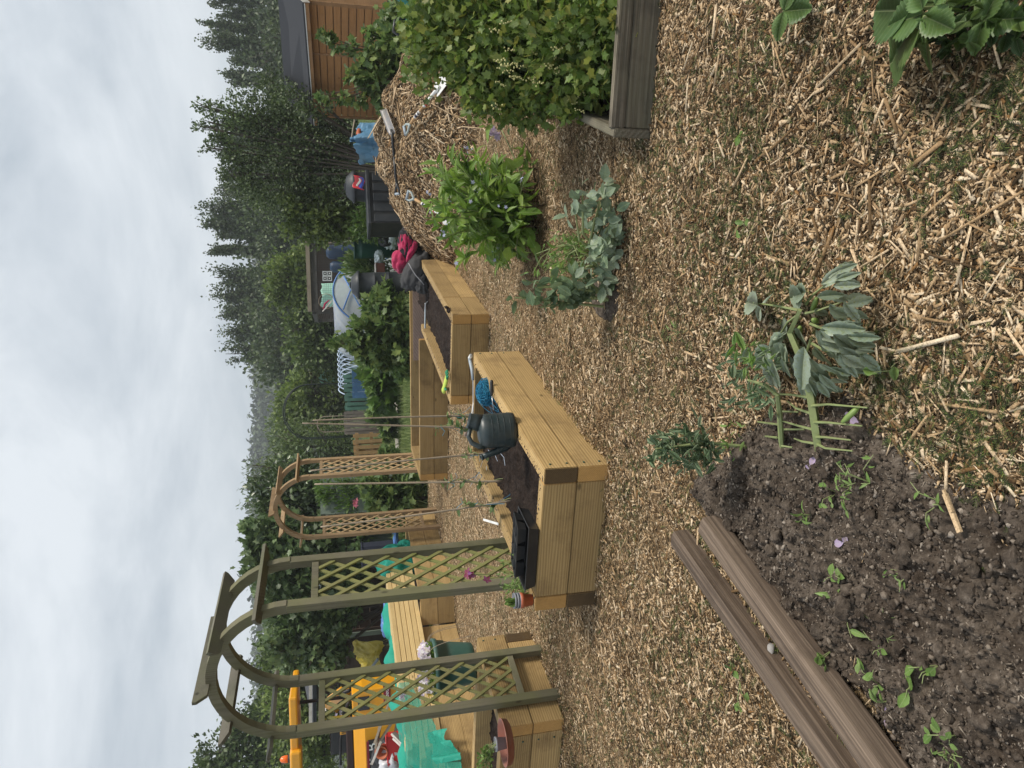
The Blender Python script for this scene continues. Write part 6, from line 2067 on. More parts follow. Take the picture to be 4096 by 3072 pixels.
bush('hawthorn_tree', 'leafy green tree left of the fruit cage, above the polytunnel', 'tree', flat(at(1400, 1330, 30)), bl([(1190, 1350, .7), (1240, 1300, .9), (1260, 1390, 1.0), (1290, 1340, 1.0), (1310, 1440, .8), (1330, 1280, .7), (1340, 1380, .9), (1210, 1420, .5)], 30.), 5200, .19, 'quad', 'midtree', .08)
bush('willow_tree', 'olive green tree framed by the black metal arch', 'tree', flat(at(1430, 1620, 31)), bl([(1190, 1640, .9), (1230, 1570, 1.), (1250, 1650, 1.2), (1300, 1600, 1.1), (1320, 1690, 1.1), (1340, 1560, .7), (1360, 1640, .8), (1220, 1500, .5)], 31.), 5600, .19, 'quad', 'olive', .08)
bush('willow_tree', 'spreading olive green tree behind the tan pallet', 'tree', flat(at(1430, 1800, 30)), bl([(1140, 1860, .9), (1180, 1780, 1.), (1220, 1850, 1.2), (1270, 1780, 1.2), (1330, 1840, 1.2), (1370, 1770, .9), (1390, 1870, 1.0), (1100, 1900, .5)], 29.), 6600, .18, 'lance', 'midtree', .08)
bush('hedge_tree', 'far hazy trees under the hill, right of the black metal arch', 'tree', flat(at(1380, 1480, 62)), bl([(1130, 1470, 1.6), (1190, 1430, 2.2), (1190, 1520, 2.2), (1250, 1480, 2.4), (1120, 1400, 1.2)], 62.), 2600, .4, 'quad', 'poplar', .12, clump=.2)
bush('hedge_tree', 'far hazy trees under the hill, left of the black metal arch', 'tree', flat(at(1380, 1640, 66)), bl([(1165, 1590, 1.9), (1160, 1680, 2.1), (1200, 1740, 2.4), (1240, 1640, 2.6), (1170, 1790, 1.8)], 66.), 2600, .4, 'quad', 'midtree', .12, clump=.2)
bush('bay_bush', 'big dark glossy bush framed by the tan arch', 'bush', flat(at(1480, 2040, 18)), bl([(1190, 1930, .75), (1160, 2010, .8), (1150, 2110, .8), (1250, 2080, .9), (1090, 1960, .45), (1270, 1970, .8), (1110, 2060, .5), (1230, 2170, .7), (1330, 2120, .6), (1180, 2200, .6)], 18.), 8200, .13, 'oval', 'bay', .05)
bush('bay_bush', 'tall thin twigs rising above the dark bush behind the tan arch', 'bush', flat(at(1400, 1960, 18.6)), bl([(1060, 1880, .25), (1030, 1940, .22), (1000, 1900, .16), (1020, 1990, .2), (985, 1960, .13), (1060, 2040, .25), (980, 2020, .12), (1010, 1860, .14)], 18.6), 520, .1, 'lance', 'midtree', .018, clump=.4)
bush('flower_shrub', 'feathery light green shrub with pink flowers right of the board panel', 'shrub', flat(at(1480, 1985, 15.4)), bl([(1300, 1960, .22), (1330, 1990, .28), (1370, 1960, .3), (1410, 2000, .3), (1350, 2030, .25), (1430, 1950, .25)], 15.4), 1900, .11, 'lance', 'rhubarb', .015, stem='stem', crown='foliage', up=1.)
fs_ = bpy.data.objects['flower_shrub']
blooms('pink_flower', fs_, np.array([at(X, Y, 15.0) for X, Y in ((1418, 2004), (1424, 2010), (1416, 2016), (1428, 2000), (1422, 2020))]), .06, M['petal_pink'])
blooms('pink_flower', fs_, np.array([at(X, Y, 15.0) for X, Y in ((1494, 2008), (1500, 2012))]), .05, M['petal_pink'])
bush('currant_bush', 'leafy currant bush seen through the tan arch', 'bush', flat(at(1720, 1990, 13.6)), bl([(1500, 2000, .28), (1540, 1960, .34), (1560, 2040, .3), (1600, 1990, .34), (1640, 1940, .28), (1600, 2070, .24), (1470, 1950, .2), (1660, 2010, .22), (1560, 1910, .22)], 13.6), 1500, .13, 'lobe', 'sycamore', .016, stem='stem', crown='foliage', tmat='stem_brown')
bush('fig_tree', 'big-leaved fig tree hanging over the dark shed and fence', 'tree', flat(at(1480, 2380, 16.2)),
     bl([(1110, 2150, .5), (1050, 2130, .35), (1190, 2230, .7), (1240, 2370, .75), (1180, 2480, .6), (1310, 2470, .55), (1160, 2590, .4), (1270, 2590, .5), (1090, 2280, .5), (1380, 2330, .45), (1380, 2230, .45), (1310, 2150, .45), (1260, 2680, .25), (1130, 2400, .5), (1330, 2620, .3), (1400, 2130, .4), (1000, 2110, .18), (1020, 2200, .2)], 15.4), 8000, .14, 'lobe', 'fig', .05)
bush('leafy_tree', 'dense green tree behind the dark shed roof', 'tree', flat(at(1430, 2640, 23)), bl([(1130, 2560, .9), (1120, 2660, .9), (1190, 2700, 1.1), (1200, 2590, 1.), (1260, 2740, 1.), (1270, 2640, .9), (1090, 2620, .5)], 23.), 6500, .14, 'quad', 'midtree', .08)
bush('leafy_tree', 'green tree with loose edge directly behind the yellow digger', 'tree', flat(at(1430, 2880, 22)), bl([(1130, 2850, .8), (1180, 2930, 1.), (1240, 2850, .9), (1290, 2950, 1.), (1330, 2860, .7), (1230, 3040, 1.), (1350, 3010, .9), (1130, 2780, .6)], 22.), 6500, .14, 'quad', 'olive', .08)
bush('leafy_tree', 'tall dark tree at the left edge above the digger canopy', 'tree', flat(at(1430, 3000, 25)), bl([(900, 3000, .9), (860, 3060, .9), (960, 2920, .9), (1020, 3000, 1.3), (1080, 2900, 1.1), (980, 3090, 1.4), (1100, 3040, 1.3), (1050, 2820, .5), (800, 3075, .3), (1140, 2960, 1.2)], 25.), 7600, .16, 'quad', 'darktree', .1)
bush('rose_bush', 'small white-flowered rose behind the near arch left panel', 'shrub', flat(at(1480, 2850, 15.2)), bl([(1330, 2860, .3), (1380, 2840, .3), (1350, 2800, .25)], 15.2), 900, .09, 'quad', 'midtree', .015, stem='stem', crown='foliage')
blooms('white_rose', bpy.data.objects['rose_bush'], np.array([at(X, Y, 14.9) for X, Y in ((1300, 2835), (1345, 2862), (1362, 2850), (1310, 2870), (1330, 2840))]), .07, M['petal_white'])['kind'] = 'stuff'
bush('rhubarb_plant', 'broad-leaved rhubarb-like plant in front of the blue pallet', 'plant', flat(at(1600, 1530, 18.6)), bl([(1500, 1500, .3), (1540, 1540, .35), (1570, 1480, .3), (1520, 1600, .28), (1580, 1580, .26)], 18.6), 300, .36, 'lobe', 'rhubarb', .02, stem='stem', crown='foliage')
bush('leafy_plant', 'low leafy plant at the foot of the grey pallet', 'plant', flat(at(1590, 1680, 19.5)), bl([(1530, 1640, .22), (1555, 1690, .22), (1560, 1740, .16), (1510, 1660, .18)], 19.5), 420, .2, 'lobe', 'sycamore', .015, stem='stem', crown='foliage')
bush('leafy_plant', 'scrubby plant at the foot of the tan pallet', 'plant', flat(at(1600, 1830, 18)), bl([(1560, 1830, .2), (1590, 1870, .2), (1540, 1810, .12)], 18.), 320, .16, 'lobe', 'sycamore', .012, stem='stem', crown='foliage')
# currants
bush('currant_bush', 'pale leafy currant bush behind the middle bed, in front of the polytunnel', 'bush', flat(at(1730, 1340, 13.7)),
     bl([(1600, 1400, .33), (1540, 1330, .4), (1470, 1290, .3), (1350, 1370, .13), (1400, 1370, .22), (1450, 1380, .3), (1590, 1250, .32), (1540, 1190, .28), (1530, 1440, .28), (1610, 1470, .2), (1620, 1310, .3), (1470, 1430, .2), (1490, 1210, .2)], 13.6), 2500, .135, 'lobe', 'sycamore', .014, stem='stem', crown='foliage', tmat='stem_brown', kk=7)
bush('currant_bush', 'bushy currant with tall shoots in front of the orange shed', 'bush', flat(at(1760, 250, 9.0)),
     bl([(1580, 200, .32), (1560, 320, .3), (1590, 400, .2), (1500, 290, .24), (1470, 240, .15), (1620, 300, .25), (1540, 170, .2), (1640, 200, .3), (1590, 90, .24), (1490, 130, .1), (1400, 190, .1), (1350, 180, .09), (1310, 160, .1), (1410, 300, .1), (1480, 385, .12), (1420, 400, .08), (1370, 395, .07), (1320, 395, .07), (1285, 385, .06), (1640, 60, .3), (1530, 440, .08)], 9.2), 2900, .09, 'lobe', 'sycamore', .01, stem='stem', crown='foliage', tmat='stem_brown', kk=6)
cb_ = bush('currant_bush', 'large yellow-green currant bush spilling over the old grey bed', 'bush', Vector((1.75, 3.75, .08)),
           bl([(1800, 100, .27, 4.4), (1800, 150, .28, 4.2), (1880, 120, .36, 4.1), (1960, 290, .27, 4.0), (2040, 400, .14, 4.0), (2100, 160, .38, 3.8), (2200, 330, .2, 3.75), (2300, 140, .34, 3.55), (2430, 170, .25, 3.4), (2400, 310, .15, 3.5), (2000, 30, .42, 4.0), (1920, -70, .45, 4.3), (2200, -60, .5, 3.7), (1720, 190, .15, 4.4), (2480, 60, .24, 3.35), (1920, 380, .12, 4.1), (2120, 440, .1, 3.9), (2290, 420, .1, 3.7)]),
           19000, .044, 'lobe', 'currant', .008, stem='stem', crown='foliage', tmat='stem_brown', kk=16, clump=.2, zmin=.1)
n = 44
P_ = []
for k in range(n):
    c = np.array(at(U(1950, 2480), U(60, 440), U(3.35, 3.6)))
    for j in range(7): P_.append(c+np.array([U(-.012, .012), U(-.012, .012), -j*.009]))
blobs('currant_berries', np.array(P_), np.full(len(P_), .0055), M['berry'], cb_, 'stuff', 1.)

# ---------------- the bright leafy clump by the heap
cbase = on(2135, 885, 0)
cm = thing('borage_plant', 'bright green leafy clump with pale blue flowers in front of the chip heap', 'plant', cbase)
m = MB(); P_, D_, S_, N_2 = [], [], [], []
tips = []
for k in range(84):
    X = U(1690, 2120); Yc = 830+(X-1900)*.1; wd = 250*(1-abs((X-1900)/330)**2)**.5 if abs(X-1900) < 330 else 60
    Y = Yc+U(-1, 1)*max(wd, 60)
    e = at(X, Y, cbase.y+U(-.4, .45))
    e.z = max(e.z, .08)
    b0 = cbase+Vector((U(-.12, .12), U(-.12, .12), 0))
    mid = b0*.5+e*.5+Vector((0, 0, .12+.1*(e.z)))
    pts = [b0*(1-t_)**2+mid*2*t_*(1-t_)+e*t_*t_ for t_ in np.linspace(0, 1, 9)]
    m.tube(pts, [.006*(1-.6*t_) for t_ in np.linspace(0, 1, 9)], 6)
    L = (e-b0).length
    for q in range(int(9+13*L)):
        t_ = U(.22, 1.0); i = int(t_*8)
        p = np.array(pts[i]); dirn = np.array(pts[min(8, i+1)]-pts[max(0, i-1)]); dirn = dirn/np.linalg.norm(dirn)
        dd = dirn*U(.3, 1.)+RNG.normal(0, .65, 3); dd[2] -= .15
        P_.append(p); D_.append(dd); S_.append(U(.1, .23)*(1.15-.45*t_)); N_2.append(RNG.normal(0, .5, 3)+np.array([0, -.3, 1]))
    tips.append(e)
m.obj('stem', M['stem_green'], cm)
leaves('foliage', P_, D_, N_2, S_, 'lance', M['comfrey'], cm)
P_ = [np.array(tips[k])+RNG.normal(0, .03, 3)+np.array([0, 0, .03]) for k in range(0, 84, 4) for _ in range(2)]
blooms('pale_blue_flowers', cm, np.array(P_), .016, M['petal_blue'])['kind'] = 'stuff'
n = 42
P_ = np.array(cbase)+np.stack([RNG.normal(0, .2, n), RNG.normal(-.12, .16, n), RNG.uniform(.08, .4, n)], -1)
leaves('broad_leaves', P_, rdir(n)+np.array([0, -.4, -.3]), rdir(n)+np.array([0, -.6, .8]), RNG.uniform(.1, .19, n), 'oval', M['comfrey'], cm)
n = 150
P_ = np.array(cbase)+np.stack([RNG.normal(0, .22, n), RNG.normal(-.1, .14, n), np.full(n, .02)], -1)
leaves('dry_base_leaves', P_, rdir(n)*np.array([1, 1, .3])+np.array([0, 0, .4]), rdir(n), RNG.uniform(.1, .26, n), 'blade', M['twig'], cm)['kind'] = 'stuff'
s0 = on(2150, 1010, 0)
fk = thing('flower_stalk', 'long bare green stalk with seed head leaning right beside the leafy clump', 'plant', s0)
pts = [s0, at(2080, 880, s0.y-.05), at(2085, 700, s0.y-.1), at(2040, 590, s0.y-.1), at(2000, 505, s0.y-.08)]
m = MB(); m.tube(pts, [.008, .007, .006, .005, .004], 7); m.obj('stem', M['stem_green'], fk, True)
blooms('mauve_flower', fk, np.array([at(1975, 535, s0.y-.1), at(1990, 545, s0.y-.1), at(1965, 520, s0.y-.1)]), .05, M['petal_mauve'], 7)
n = 12; leaves('foliage', np.array([at(2120-i*6, 700-U(0, 120), s0.y-.1) for i in range(n)]), rdir(n), rdir(n), RNG.uniform(.08, .15, n), 'lance', M['comfrey'], fk)

# ---------------- broad beans
Z = lambda x, y: (2500+x/1.659, 1000+y/1.659)
bb_ = on(3290, 1895, .0)
bp_ = thing('broad_bean', 'big grey-green broad bean plant fallen over at the edge of the dug soil', 'bean plant', bb_, 'broad bean plants')
st = [on(3290, 1898, .0), on(3283, 1830, .03), on(3265, 1720, .06), on(3245, 1590, .09), on(3215, 1460, .12), on(3160, 1330, .15), on(3200, 1240, .17)]
m = MB(); m.tube(st, [.014, .0165, .016, .015, .013, .011, .008], 4); o = m.obj('stem', M['stem_green'], bp_)
m = MB()
for (a, b) in (((1290, 1070), (1600, 1015)), ((1310, 1180), (1590, 1172)), ((1315, 1295), (1520, 1275)), ((1320, 1395), (1490, 1340)), ((1250, 1100), (1060, 1000)), ((1245, 1225), (1050, 1095)), ((1260, 1340), (1095, 1260)), ((1240, 1000), (985, 930)), ((1150, 400), (880, 365)), ((1200, 420), (1470, 355)), ((1230, 490), (1480, 575)), ((1235, 590), (1190, 860)), ((1160, 420), (1010, 590)), ((1200, 360), (1400, 160)), ((1240, 620), (1560, 720))):
    p, q = on(*Z(*a), .09), on(*Z(*b), .07)
    if b[1] > 900:
        p = min((st[i]*(1-t_)+st[i+1]*t_ for i in range(6) for t_ in (0, .25, .5, .75)), key=lambda s_: (s_-p).length)+Vector((0, 0, .006))
    m.tube([p, p*.6+q*.4+Vector((U(-.006, .006), U(-.006, .006), .014)), q+Vector((U(-.02, .02), U(-.015, .015), U(-.03, .01)))], [.0048, .0036, .0022], 6)
m.obj('leaf_stalks', M['stem_green'], bp_)['kind'] = 'stuff'
lf = [(1290, 530, 1385, 690, 1), (1290, 535, 1420, 750, 0), (1380, 560, 1532, 665, 1), (1475, 580, 1648, 648, 1), (1300, 510, 1560, 525, 1), (1430, 550, 1600, 552, 0), (1480, 575, 1672, 582, 1),
      (1190, 640, 1150, 910, 1), (1210, 710, 1283, 852, 1), (1210, 790, 1283, 922, 1), (1200, 850, 1226, 985, 1), (1290, 750, 1402, 832, 1), (1290, 820, 1392, 942, 1), (1170, 860, 1165, 990, 0), (1280, 870, 1340, 980, 1), (1330, 880, 1415, 965, 0),
      (1420, 640, 1572, 738, 1), (1440, 700, 1582, 782, 1), (1530, 660, 1642, 692, 1), (1560, 700, 1667, 782, 1), (1420, 690, 1522, 842, 1), (1350, 780, 1480, 830, 0), (1480, 760, 1600, 830, 0), (1380, 850, 1450, 905, 1),
      (1270, 310, 1442, 290, 1), (1300, 230, 1482, 100, 1), (1370, 160, 1525, 88, 1), (1380, 240, 1547, 236, 1), (1400, 200, 1548, 150, 1), (1370, 390, 1507, 448, 1), (1450, 370, 1592, 468, 1), (1470, 360, 1637, 320, 1), (1340, 300, 1500, 330, 0), (1260, 390, 1340, 440, 0), (1360, 190, 1420, 120, 1),
      (1050, 560, 930, 700, 0), (1070, 580, 985, 500, 0), (975, 725, 982, 902, 1), (1060, 650, 1020, 745, 1), (1110, 560, 1100, 665, 0), (1180, 640, 1140, 760, 0), (960, 640, 855, 775, 0), (1040, 720, 1075, 840, 1), (1110, 720, 1100, 860, 0), (1000, 600, 1060, 520, 0), (1180, 300, 1060, 330, 0), (880, 365, 770, 335, 0), (930, 350, 960, 280, 0), (1200, 280, 1090, 290, 0), (900, 380, 860, 460, 0), (1260, 640, 1330, 760, 1), (1310, 600, 1400, 640, 1), (1150, 520, 1170, 640, 0)]
P_, D_, S_, N_2 = [], [], [], []
P3, D3, S3, N3 = [], [], [], []
lf += [(a+U(-40, 40), b+U(-40, 40), c+U(-50, 50), d_+U(-50, 50), 0) for a, b, c, d_, g in lf if g]
for i, (x0, y0, x1, y1, g) in enumerate(lf):
    zz = (.16 if g else .10)+.08*((i*37) % 10)/10
    p, q = on(*Z(x0, y0), zz), on(*Z(x1, y1), zz-.05-.06*((i*13) % 7)/7)
    d = q-p
    tgt = (P_, D_, S_, N_2) if g else (P3, D3, S3, N3)
    tgt[0].append(p); tgt[1].append(d); tgt[2].append(d.length*1.14); tgt[3].append(np.array([U(-.25, .25), -.6+U(-.25, .25), 1.]))
leaves('leaflets', P_, D_, N_2, S_, 'bean', M['bean'], bp_)['kind'] = 'stuff'
leaves('darker_leaflets', P3, D3, N3, S3, 'bean', M['bean'], bp_)['kind'] = 'stuff'
m = MB()
for a, b in (((1270, 320), (1240, 420)), ((1160, 510), (1160, 560)), ((1245, 460), (1280, 480)), ((1440, 1145), (1560, 1035))):
    p, q = on(*Z(*a), .1), on(*Z(*b), .07); m.tube([p, p*.7+q*.3, p*.3+q*.7, q], [.005, .009, .009, .003], 8)
m.obj('pod', M['pod'], bp_, True)['kind'] = 'stuff'

s2b = on(3140, 1868, 0)
b2 = thing('broad_bean', 'thin leaning broad bean with ragged green leaves left of the big fallen one', 'bean plant', s2b, 'broad bean plants')
m = MB(); m.tube([s2b, on(3125, 1760, .05), on(3118, 1650, .09), on(3110, 1580, .12), on(3060, 1540, .15), on(2990, 1520, .18)], [.009, .0095, .009, .008, .006, .004], 6)
for a, b in (((1030, 1160), (880, 1140)), ((1030, 1190), (1190, 1190)), ((1010, 1245), (920, 1235)), ((1040, 1300), (1110, 1310)), ((1020, 1070), (1150, 1075))):
    p, q = on(*Z(*a), .06), on(*Z(*b), .05); m.tube([p, q], [.004, .003], 5)
m.obj('stem', M['stem_green'], b2)
n = 130
P_ = np.array([on(*Z(U(620, 1010), U(690, 1080)), U(.05, .22)) for _ in range(n)]); D_ = rdir(n); D_[:, 1] -= .3
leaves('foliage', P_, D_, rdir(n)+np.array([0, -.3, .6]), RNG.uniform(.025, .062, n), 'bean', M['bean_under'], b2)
n = 26; P_ = np.array([on(*Z(U(700, 950), U(590, 800)), U(.12, .25)) for _ in range(n)])
leaves('pale_leaves', P_, rdir(n), rdir(n)+np.array([0, -.3, .6]), RNG.uniform(.04, .075, n), 'bean', M['seedling'], b2)['kind'] = 'stuff'
s3b = on(3020, 1790, 0)
b3 = thing('broad_bean', 'small upright broad bean, dense dark tip, at the left edge of the dug soil', 'bean plant', s3b, 'broad bean plants')
tp_ = at(2625, 1795, s3b.y+.08)
m = MB(); m.tube([s3b, s3b*.5+tp_*.5+Vector((.02, 0, 0)), tp_], [.008, .007, .004], 6); m.obj('stem', M['stem_green'], b3)
n = 260
t_ = RNG.uniform(.42, 1.02, n)
P_ = np.array(s3b)[None]*(1-t_[:, None])+np.array(tp_)[None]*t_[:, None]+RNG.normal(0, 1, (n, 3))*np.array([.034, .034, .012])
D_ = rdir(n)*.8+np.array([0, -.2, .5])
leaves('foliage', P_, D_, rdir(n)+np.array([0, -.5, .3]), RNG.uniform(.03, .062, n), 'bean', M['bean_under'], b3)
n = 30; P_ = np.array([at(U(2860, 3010), U(1690, 1830), s3b.y+U(-.03, .06)) for _ in range(n)])
leaves('ragged_lower_leaves', P_, rdir(n), rdir(n), RNG.uniform(.02, .05, n), 'lance', M['seedling'], b3)['kind'] = 'stuff'

# plants round the small bare patch
s4 = on(2440, 1075, 0)
b4 = thing('broad_bean', 'sprawling grey-leaved broad bean beside the small bare soil patch', 'bean plant', s4, 'broad bean plants')
m = MB(); P_, D_, S_, N_2 = [], [], [], []
hubs = [(2330, 780), (2400, 800), (2440, 860), (2380, 870), (2520, 880), (2480, 950), (2560, 960), (2430, 950), (2500, 1060), (2420, 1090), (2360, 1060), (2470, 1130), (2300, 840), (2450, 760), (2590, 900), (2550, 1010), (2400, 1010)]
for (X, Y) in hubs:
    c = at(X, Y, s4.y+U(-.35, .0)); c.z = max(c.z, .08)
    m.tube([s4+Vector((U(-.05, .05), 0, 0)), (s4+c)/2+Vector((0, 0, .08)), c], [.009, .007, .004], 6)
    for k in range(11):
        d = RNG.normal(0, 1, 3); d[2] -= .25; d[1] -= .3
        P_.append(np.array(c)+RNG.normal(0, .032, 3)); D_.append(d); S_.append(U(.05, .1)); N_2.append(RNG.normal(0, .45, 3)+np.array([0, -.5, .9]))
m.obj('stem', M['stem_green'], b4)
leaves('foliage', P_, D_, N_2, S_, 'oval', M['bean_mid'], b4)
s5 = on(2440, 1190, 0)
b5 = thing('broad_bean', 'upright dark-leaved broad bean stems left of the sprawling grey one', 'bean plant', s5, 'broad bean plants')
m = MB(); P_, D_, S_ = [], [], []
for (X, Y) in ((2060, 1190), (2090, 1120), (2160, 1230), (2200, 1100), (2240, 1160), (2150, 1150), (2300, 1080)):
    e = at(X, Y, s5.y+U(-.12, .12)); b0 = s5+Vector((U(-.08, .08), U(-.06, .06), 0)); md = (b0+e)/2+Vector((U(-.03, .03), 0, 0))
    pts = [b0*(1-t_)**2+md*2*t_*(1-t_)+e*t_*t_ for t_ in np.linspace(0, 1, 9)]
    m.tube(pts, [.009*(1-.5*t_) for t_ in np.linspace(0, 1, 9)], 6)
    for k in range(20):
        p = pts[int(U(3, 8.99))]; P_.append(np.array(p)+RNG.normal(0, .02, 3)); D_.append(RNG.normal(0, 1, 3)+np.array([0, -.2, -.2])); S_.append(U(.04, .1))
m.obj('stem', M['stem_green'], b5)
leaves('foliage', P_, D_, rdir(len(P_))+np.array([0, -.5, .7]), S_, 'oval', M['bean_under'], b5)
s6 = on(2330, 990, 0)
b6 = thing('weed_clump', 'straggly yellow-green weeds between the bright clump and the broad beans', 'weeds', s6)
m = MB(); P_, D_, S_ = [], [], []
for k in range(34):
    e = at(U(2130, 2420), U(930, 1100), s6.y+U(-.2, .3)); e.z = max(e.z, .05); b0 = s6+Vector((U(-.25, .15), U(-.2, .35), 0))
    m.tube([b0, (b0+e)/2+Vector((0, 0, .05)), e], [.005, .004, .002], 5)
    for q in range(6):
        t_ = U(.3, 1); P_.append(np.array(b0*(1-t_)+e*t_)+RNG.normal(0, .02, 3)); D_.append(RNG.normal(0, 1, 3)); S_.append(U(.03, .09))
m.obj('stem', M['stem_green'], b6)
leaves('foliage', P_, D_, rdir(len(P_))+np.array([0, -.3, .7]), S_, 'lance', M['seedling'], b6)

# ---------------- weeds on the dug soil and a few on the chips
def weed(X, Y, label, n, size, tm='oval', mat='seedling', h=.06, spread=.05, st=3):
    b = on(X, Y, .02)
    o = thing('weed_seedling', label, 'weed', b, 'small weeds on the ground')
    m = MB(); P_, D_ = [], []
    for k in range(st):
        e = b+Vector((U(-1, 1)*spread, U(-1, 1)*spread, h*U(.6, 1.2)))
        md = (b+e)/2+Vector((0, 0, h*.4))
        m.tube([b, md, e], [.0018, .0015, .001], 5)
        for j in range(max(1, n//st)):
            t_ = U(.4, 1); q = b*(1-t_)**2+md*2*t_*(1-t_)+e*t_*t_
            P_.append(np.array(q)); d = RNG.normal(0, 1, 3); d[2] = abs(d[2])*.4; D_.append(d)
    m.obj('stem', M['stem_green'], o)
    leaves('foliage', P_, D_, rdir(len(P_))*.5+np.array([0, -.2, 1]), RNG.uniform(.6, 1.2, len(P_))*size, tm, M[mat], o)
    return o


for a in ((3405, 1950, 'feathery green seedling by the foot of the fallen bean', 16, .03, 'lance', 'seedling', .05, .07, 5), (3350, 1970, 'small clover-like seedling below the bean stem', 6, .022), (3480, 1930, 'wispy weed with thin stalks at the soil edge', 12, .03, 'lance', 'seedling', .07, .09, 4),
          (3260, 2060, 'two-leaved seedling among the clods near the posts', 6, .045, 'lance', 'seedling', .05, .04), (3380, 2290, 'pale upright seedling in mid soil', 8, .04), (3400, 2440, 'long-leaved lime green weed lying across the soil', 7, .07, 'lance', 'seedling', .03, .09), (3540, 2445, 'grassy pale weed beside the long-leaved one', 12, .055, 'blade', 'seedling', .04, .08),
          (3560, 2585, 'single round leaf on the soil', 2, .03), (3690, 2720, 'pair of bright lime leaves deep in the soil', 4, .055), (3760, 2660, 'small pointed leaf seedling by the lime pair', 3, .035), (3520, 2740, 'branched lime seedling near the right post', 7, .045, 'oval', 'seedling', .05, .07), (3600, 2800, 'toothed seedling next to the branched lime one', 6, .035, 'serr'),
          (3860, 2930, 'light green leafy seedling near the bottom edge', 10, .035, 'oval', 'seedling', .06, .05, 4), (3820, 3000, 'mossy tuft of fine weed near the bottom edge', 26, .025, 'lance', 'seedling', .05, .06, 7), (3660, 2280, 'wispy weed right of the pale upright seedling', 8, .035, 'lance', 'seedling', .05, .06), (3770, 2010, 'thin weed by the long pale splinter', 8, .03, 'lance', 'seedling', .06, .08),
          (3330, 2600, 'small lobed weed hugging the right post', 6, .035, 'serr'), (2960, 2730, 'trailing weed on the chips left of the posts', 9, .04, 'oval', 'seedling', .03, .1), (3000, 540, 'single variegated leaf lying on the chips', 2, .06), (3610, 1480, 'round-leaved weed on the chips right of the fallen bean', 4, .05, 'serr'), (2250, 740, 'green sprig on the chips by the old bed', 6, .05, 'lance'), (2460, 450, 'yellow leaves in the corner of the old bed', 5, .09, 'serr', 'currant', .12, .05),
          (2060, 2640, 'green weed tuft by the bed wall', 5, .03), (3010, 880, 'small green leaf cluster on the chips', 4, .05), (2720, 1330, 'pale green weed near the small soil patch', 5, .045, 'lance')):
    weed(*a)
for X, Y, lab in ((3410, 1660, 'lilac bean petal on the soil by the green pod'), (3400, 1780, 'pale lilac petal on the soil beside the lower stubs'), (3240, 1860, 'white-lilac petal next to the foot of the fallen bean'), (3375, 2170, 'tiny lilac petal on the bare soil'), (3560, 2870, 'pair of lilac petals close to the right post')):
    p = on(X, Y, .04); o = thing('fallen_petal', lab, 'petal', p)
    leaves('petal', np.array([p, p]), rdir(2)*np.array([1, 1, .2]), np.array([[.2, -.4, 1], [-.2, -.5, 1.]]), np.array([.045, .035]), 'oval', M['petal_mauve'], o)
m = MB(); p, q = on(3780, 1975, .05), on(3840, 2130, .06); m.bar(p, q, .012, .008); m.bar(p+Vector((.01, 0, .004)), p*.4+q*.6+Vector((.012, 0, .004)), .006, .006)
tag(m.obj('wood_splinter', M['chips']), 'long pale wood splinter lying on the dark soil', 'splinter')

# ---------------- strawberries, near right corner
sb0 = on(3850, 20, 0)
sp_ = thing('strawberry_plant', 'big toothed strawberry leaves reaching in at the near right corner', 'strawberry plant', sb0, 'strawberry plants')
hub = on(3700, 70, .2)
m = MB(); m.tube([sb0, (sb0+hub)/2+Vector((0, 0, .07)), hub], .004, 6)
P_, D_, S_, N_2 = [], [], [], []
for (x0, y0, x1, y1, z0, z1) in ((3690, 55, 3545, 100, .2, .2), (3690, 60, 3800, 110, .2, .19), (3690, 70, 3560, 190, .2, .13), (3690, 75, 3680, 170, .21, .17), (3640, 130, 3530, 255, .17, .08), (3700, 130, 3690, 280, .16, .07), (3690, 40, 3660, -60, .21, .2), (3640, 40, 3480, 40, .2, .17), (3740, 20, 3790, -60, .2, .2)):
    p, q = on(x0, y0, z0), on(x1, y1, z1); P_.append(p); D_.append(q-p); S_.append((q-p).length*1.05); N_2.append(np.array([U(-.2, .2), -.25+U(-.2, .2), 1]))
m.obj('stem', M['stem_green'], sp_); leaves('foliage', P_, D_, N_2, S_, 'serr', M['strawberry'], sp_)
for (X, Y, hx, lab, sz) in ((3230, 30, 3190, 'small strawberry plantlet at the right edge of the chips', .11), (4060, 60, 4080, 'strawberry leaf at the very corner of the picture', .09)):
    b0 = on(X, Y, .0); o = thing('strawberry_plant', lab, 'strawberry plant', b0, 'strawberry plants'); h = b0+Vector((-.02, 0, .09))
    m = MB(); m.tube([b0+Vector((.05, 0, 0)), h], .0025, 5); m.obj('stem', M['stem_green'], o)
    leaves('foliage', [h, h, h], [(-.2, -.5, -.1), (.5, -.4, .0), (-.6, .2, .1)], [(0, -.2, 1)]*3, [sz, sz*.8, sz*.8], 'serr', M['strawberry'], o)
bush('ground_weeds', 'low tangled weeds around the strawberry at the right edge', 'weeds', on(3960, 20, 0), [(on(3930, 40, .04), .1), (on(4000, 20, .05), .1), (on(3870, 10, .05), .09)], 260, .035, 'serr', 'currant_dark', .004, stem='stem', crown='foliage', zmin=.0)

# ---------------- the wooded hill, far off
hx = np.linspace(-260, 260, 90); hy = np.linspace(170, 420, 30)
Xg, Yg = np.meshgrid(hx, hy, indexing='ij')


def hill_z(x, y):
    s = np.clip((y-170)/75, 0, 1)
    return (25.5-.028*(x+40)+3.5*(fbm(x+300, y, .012, 3)-.5))*s*s*(3-2*s)


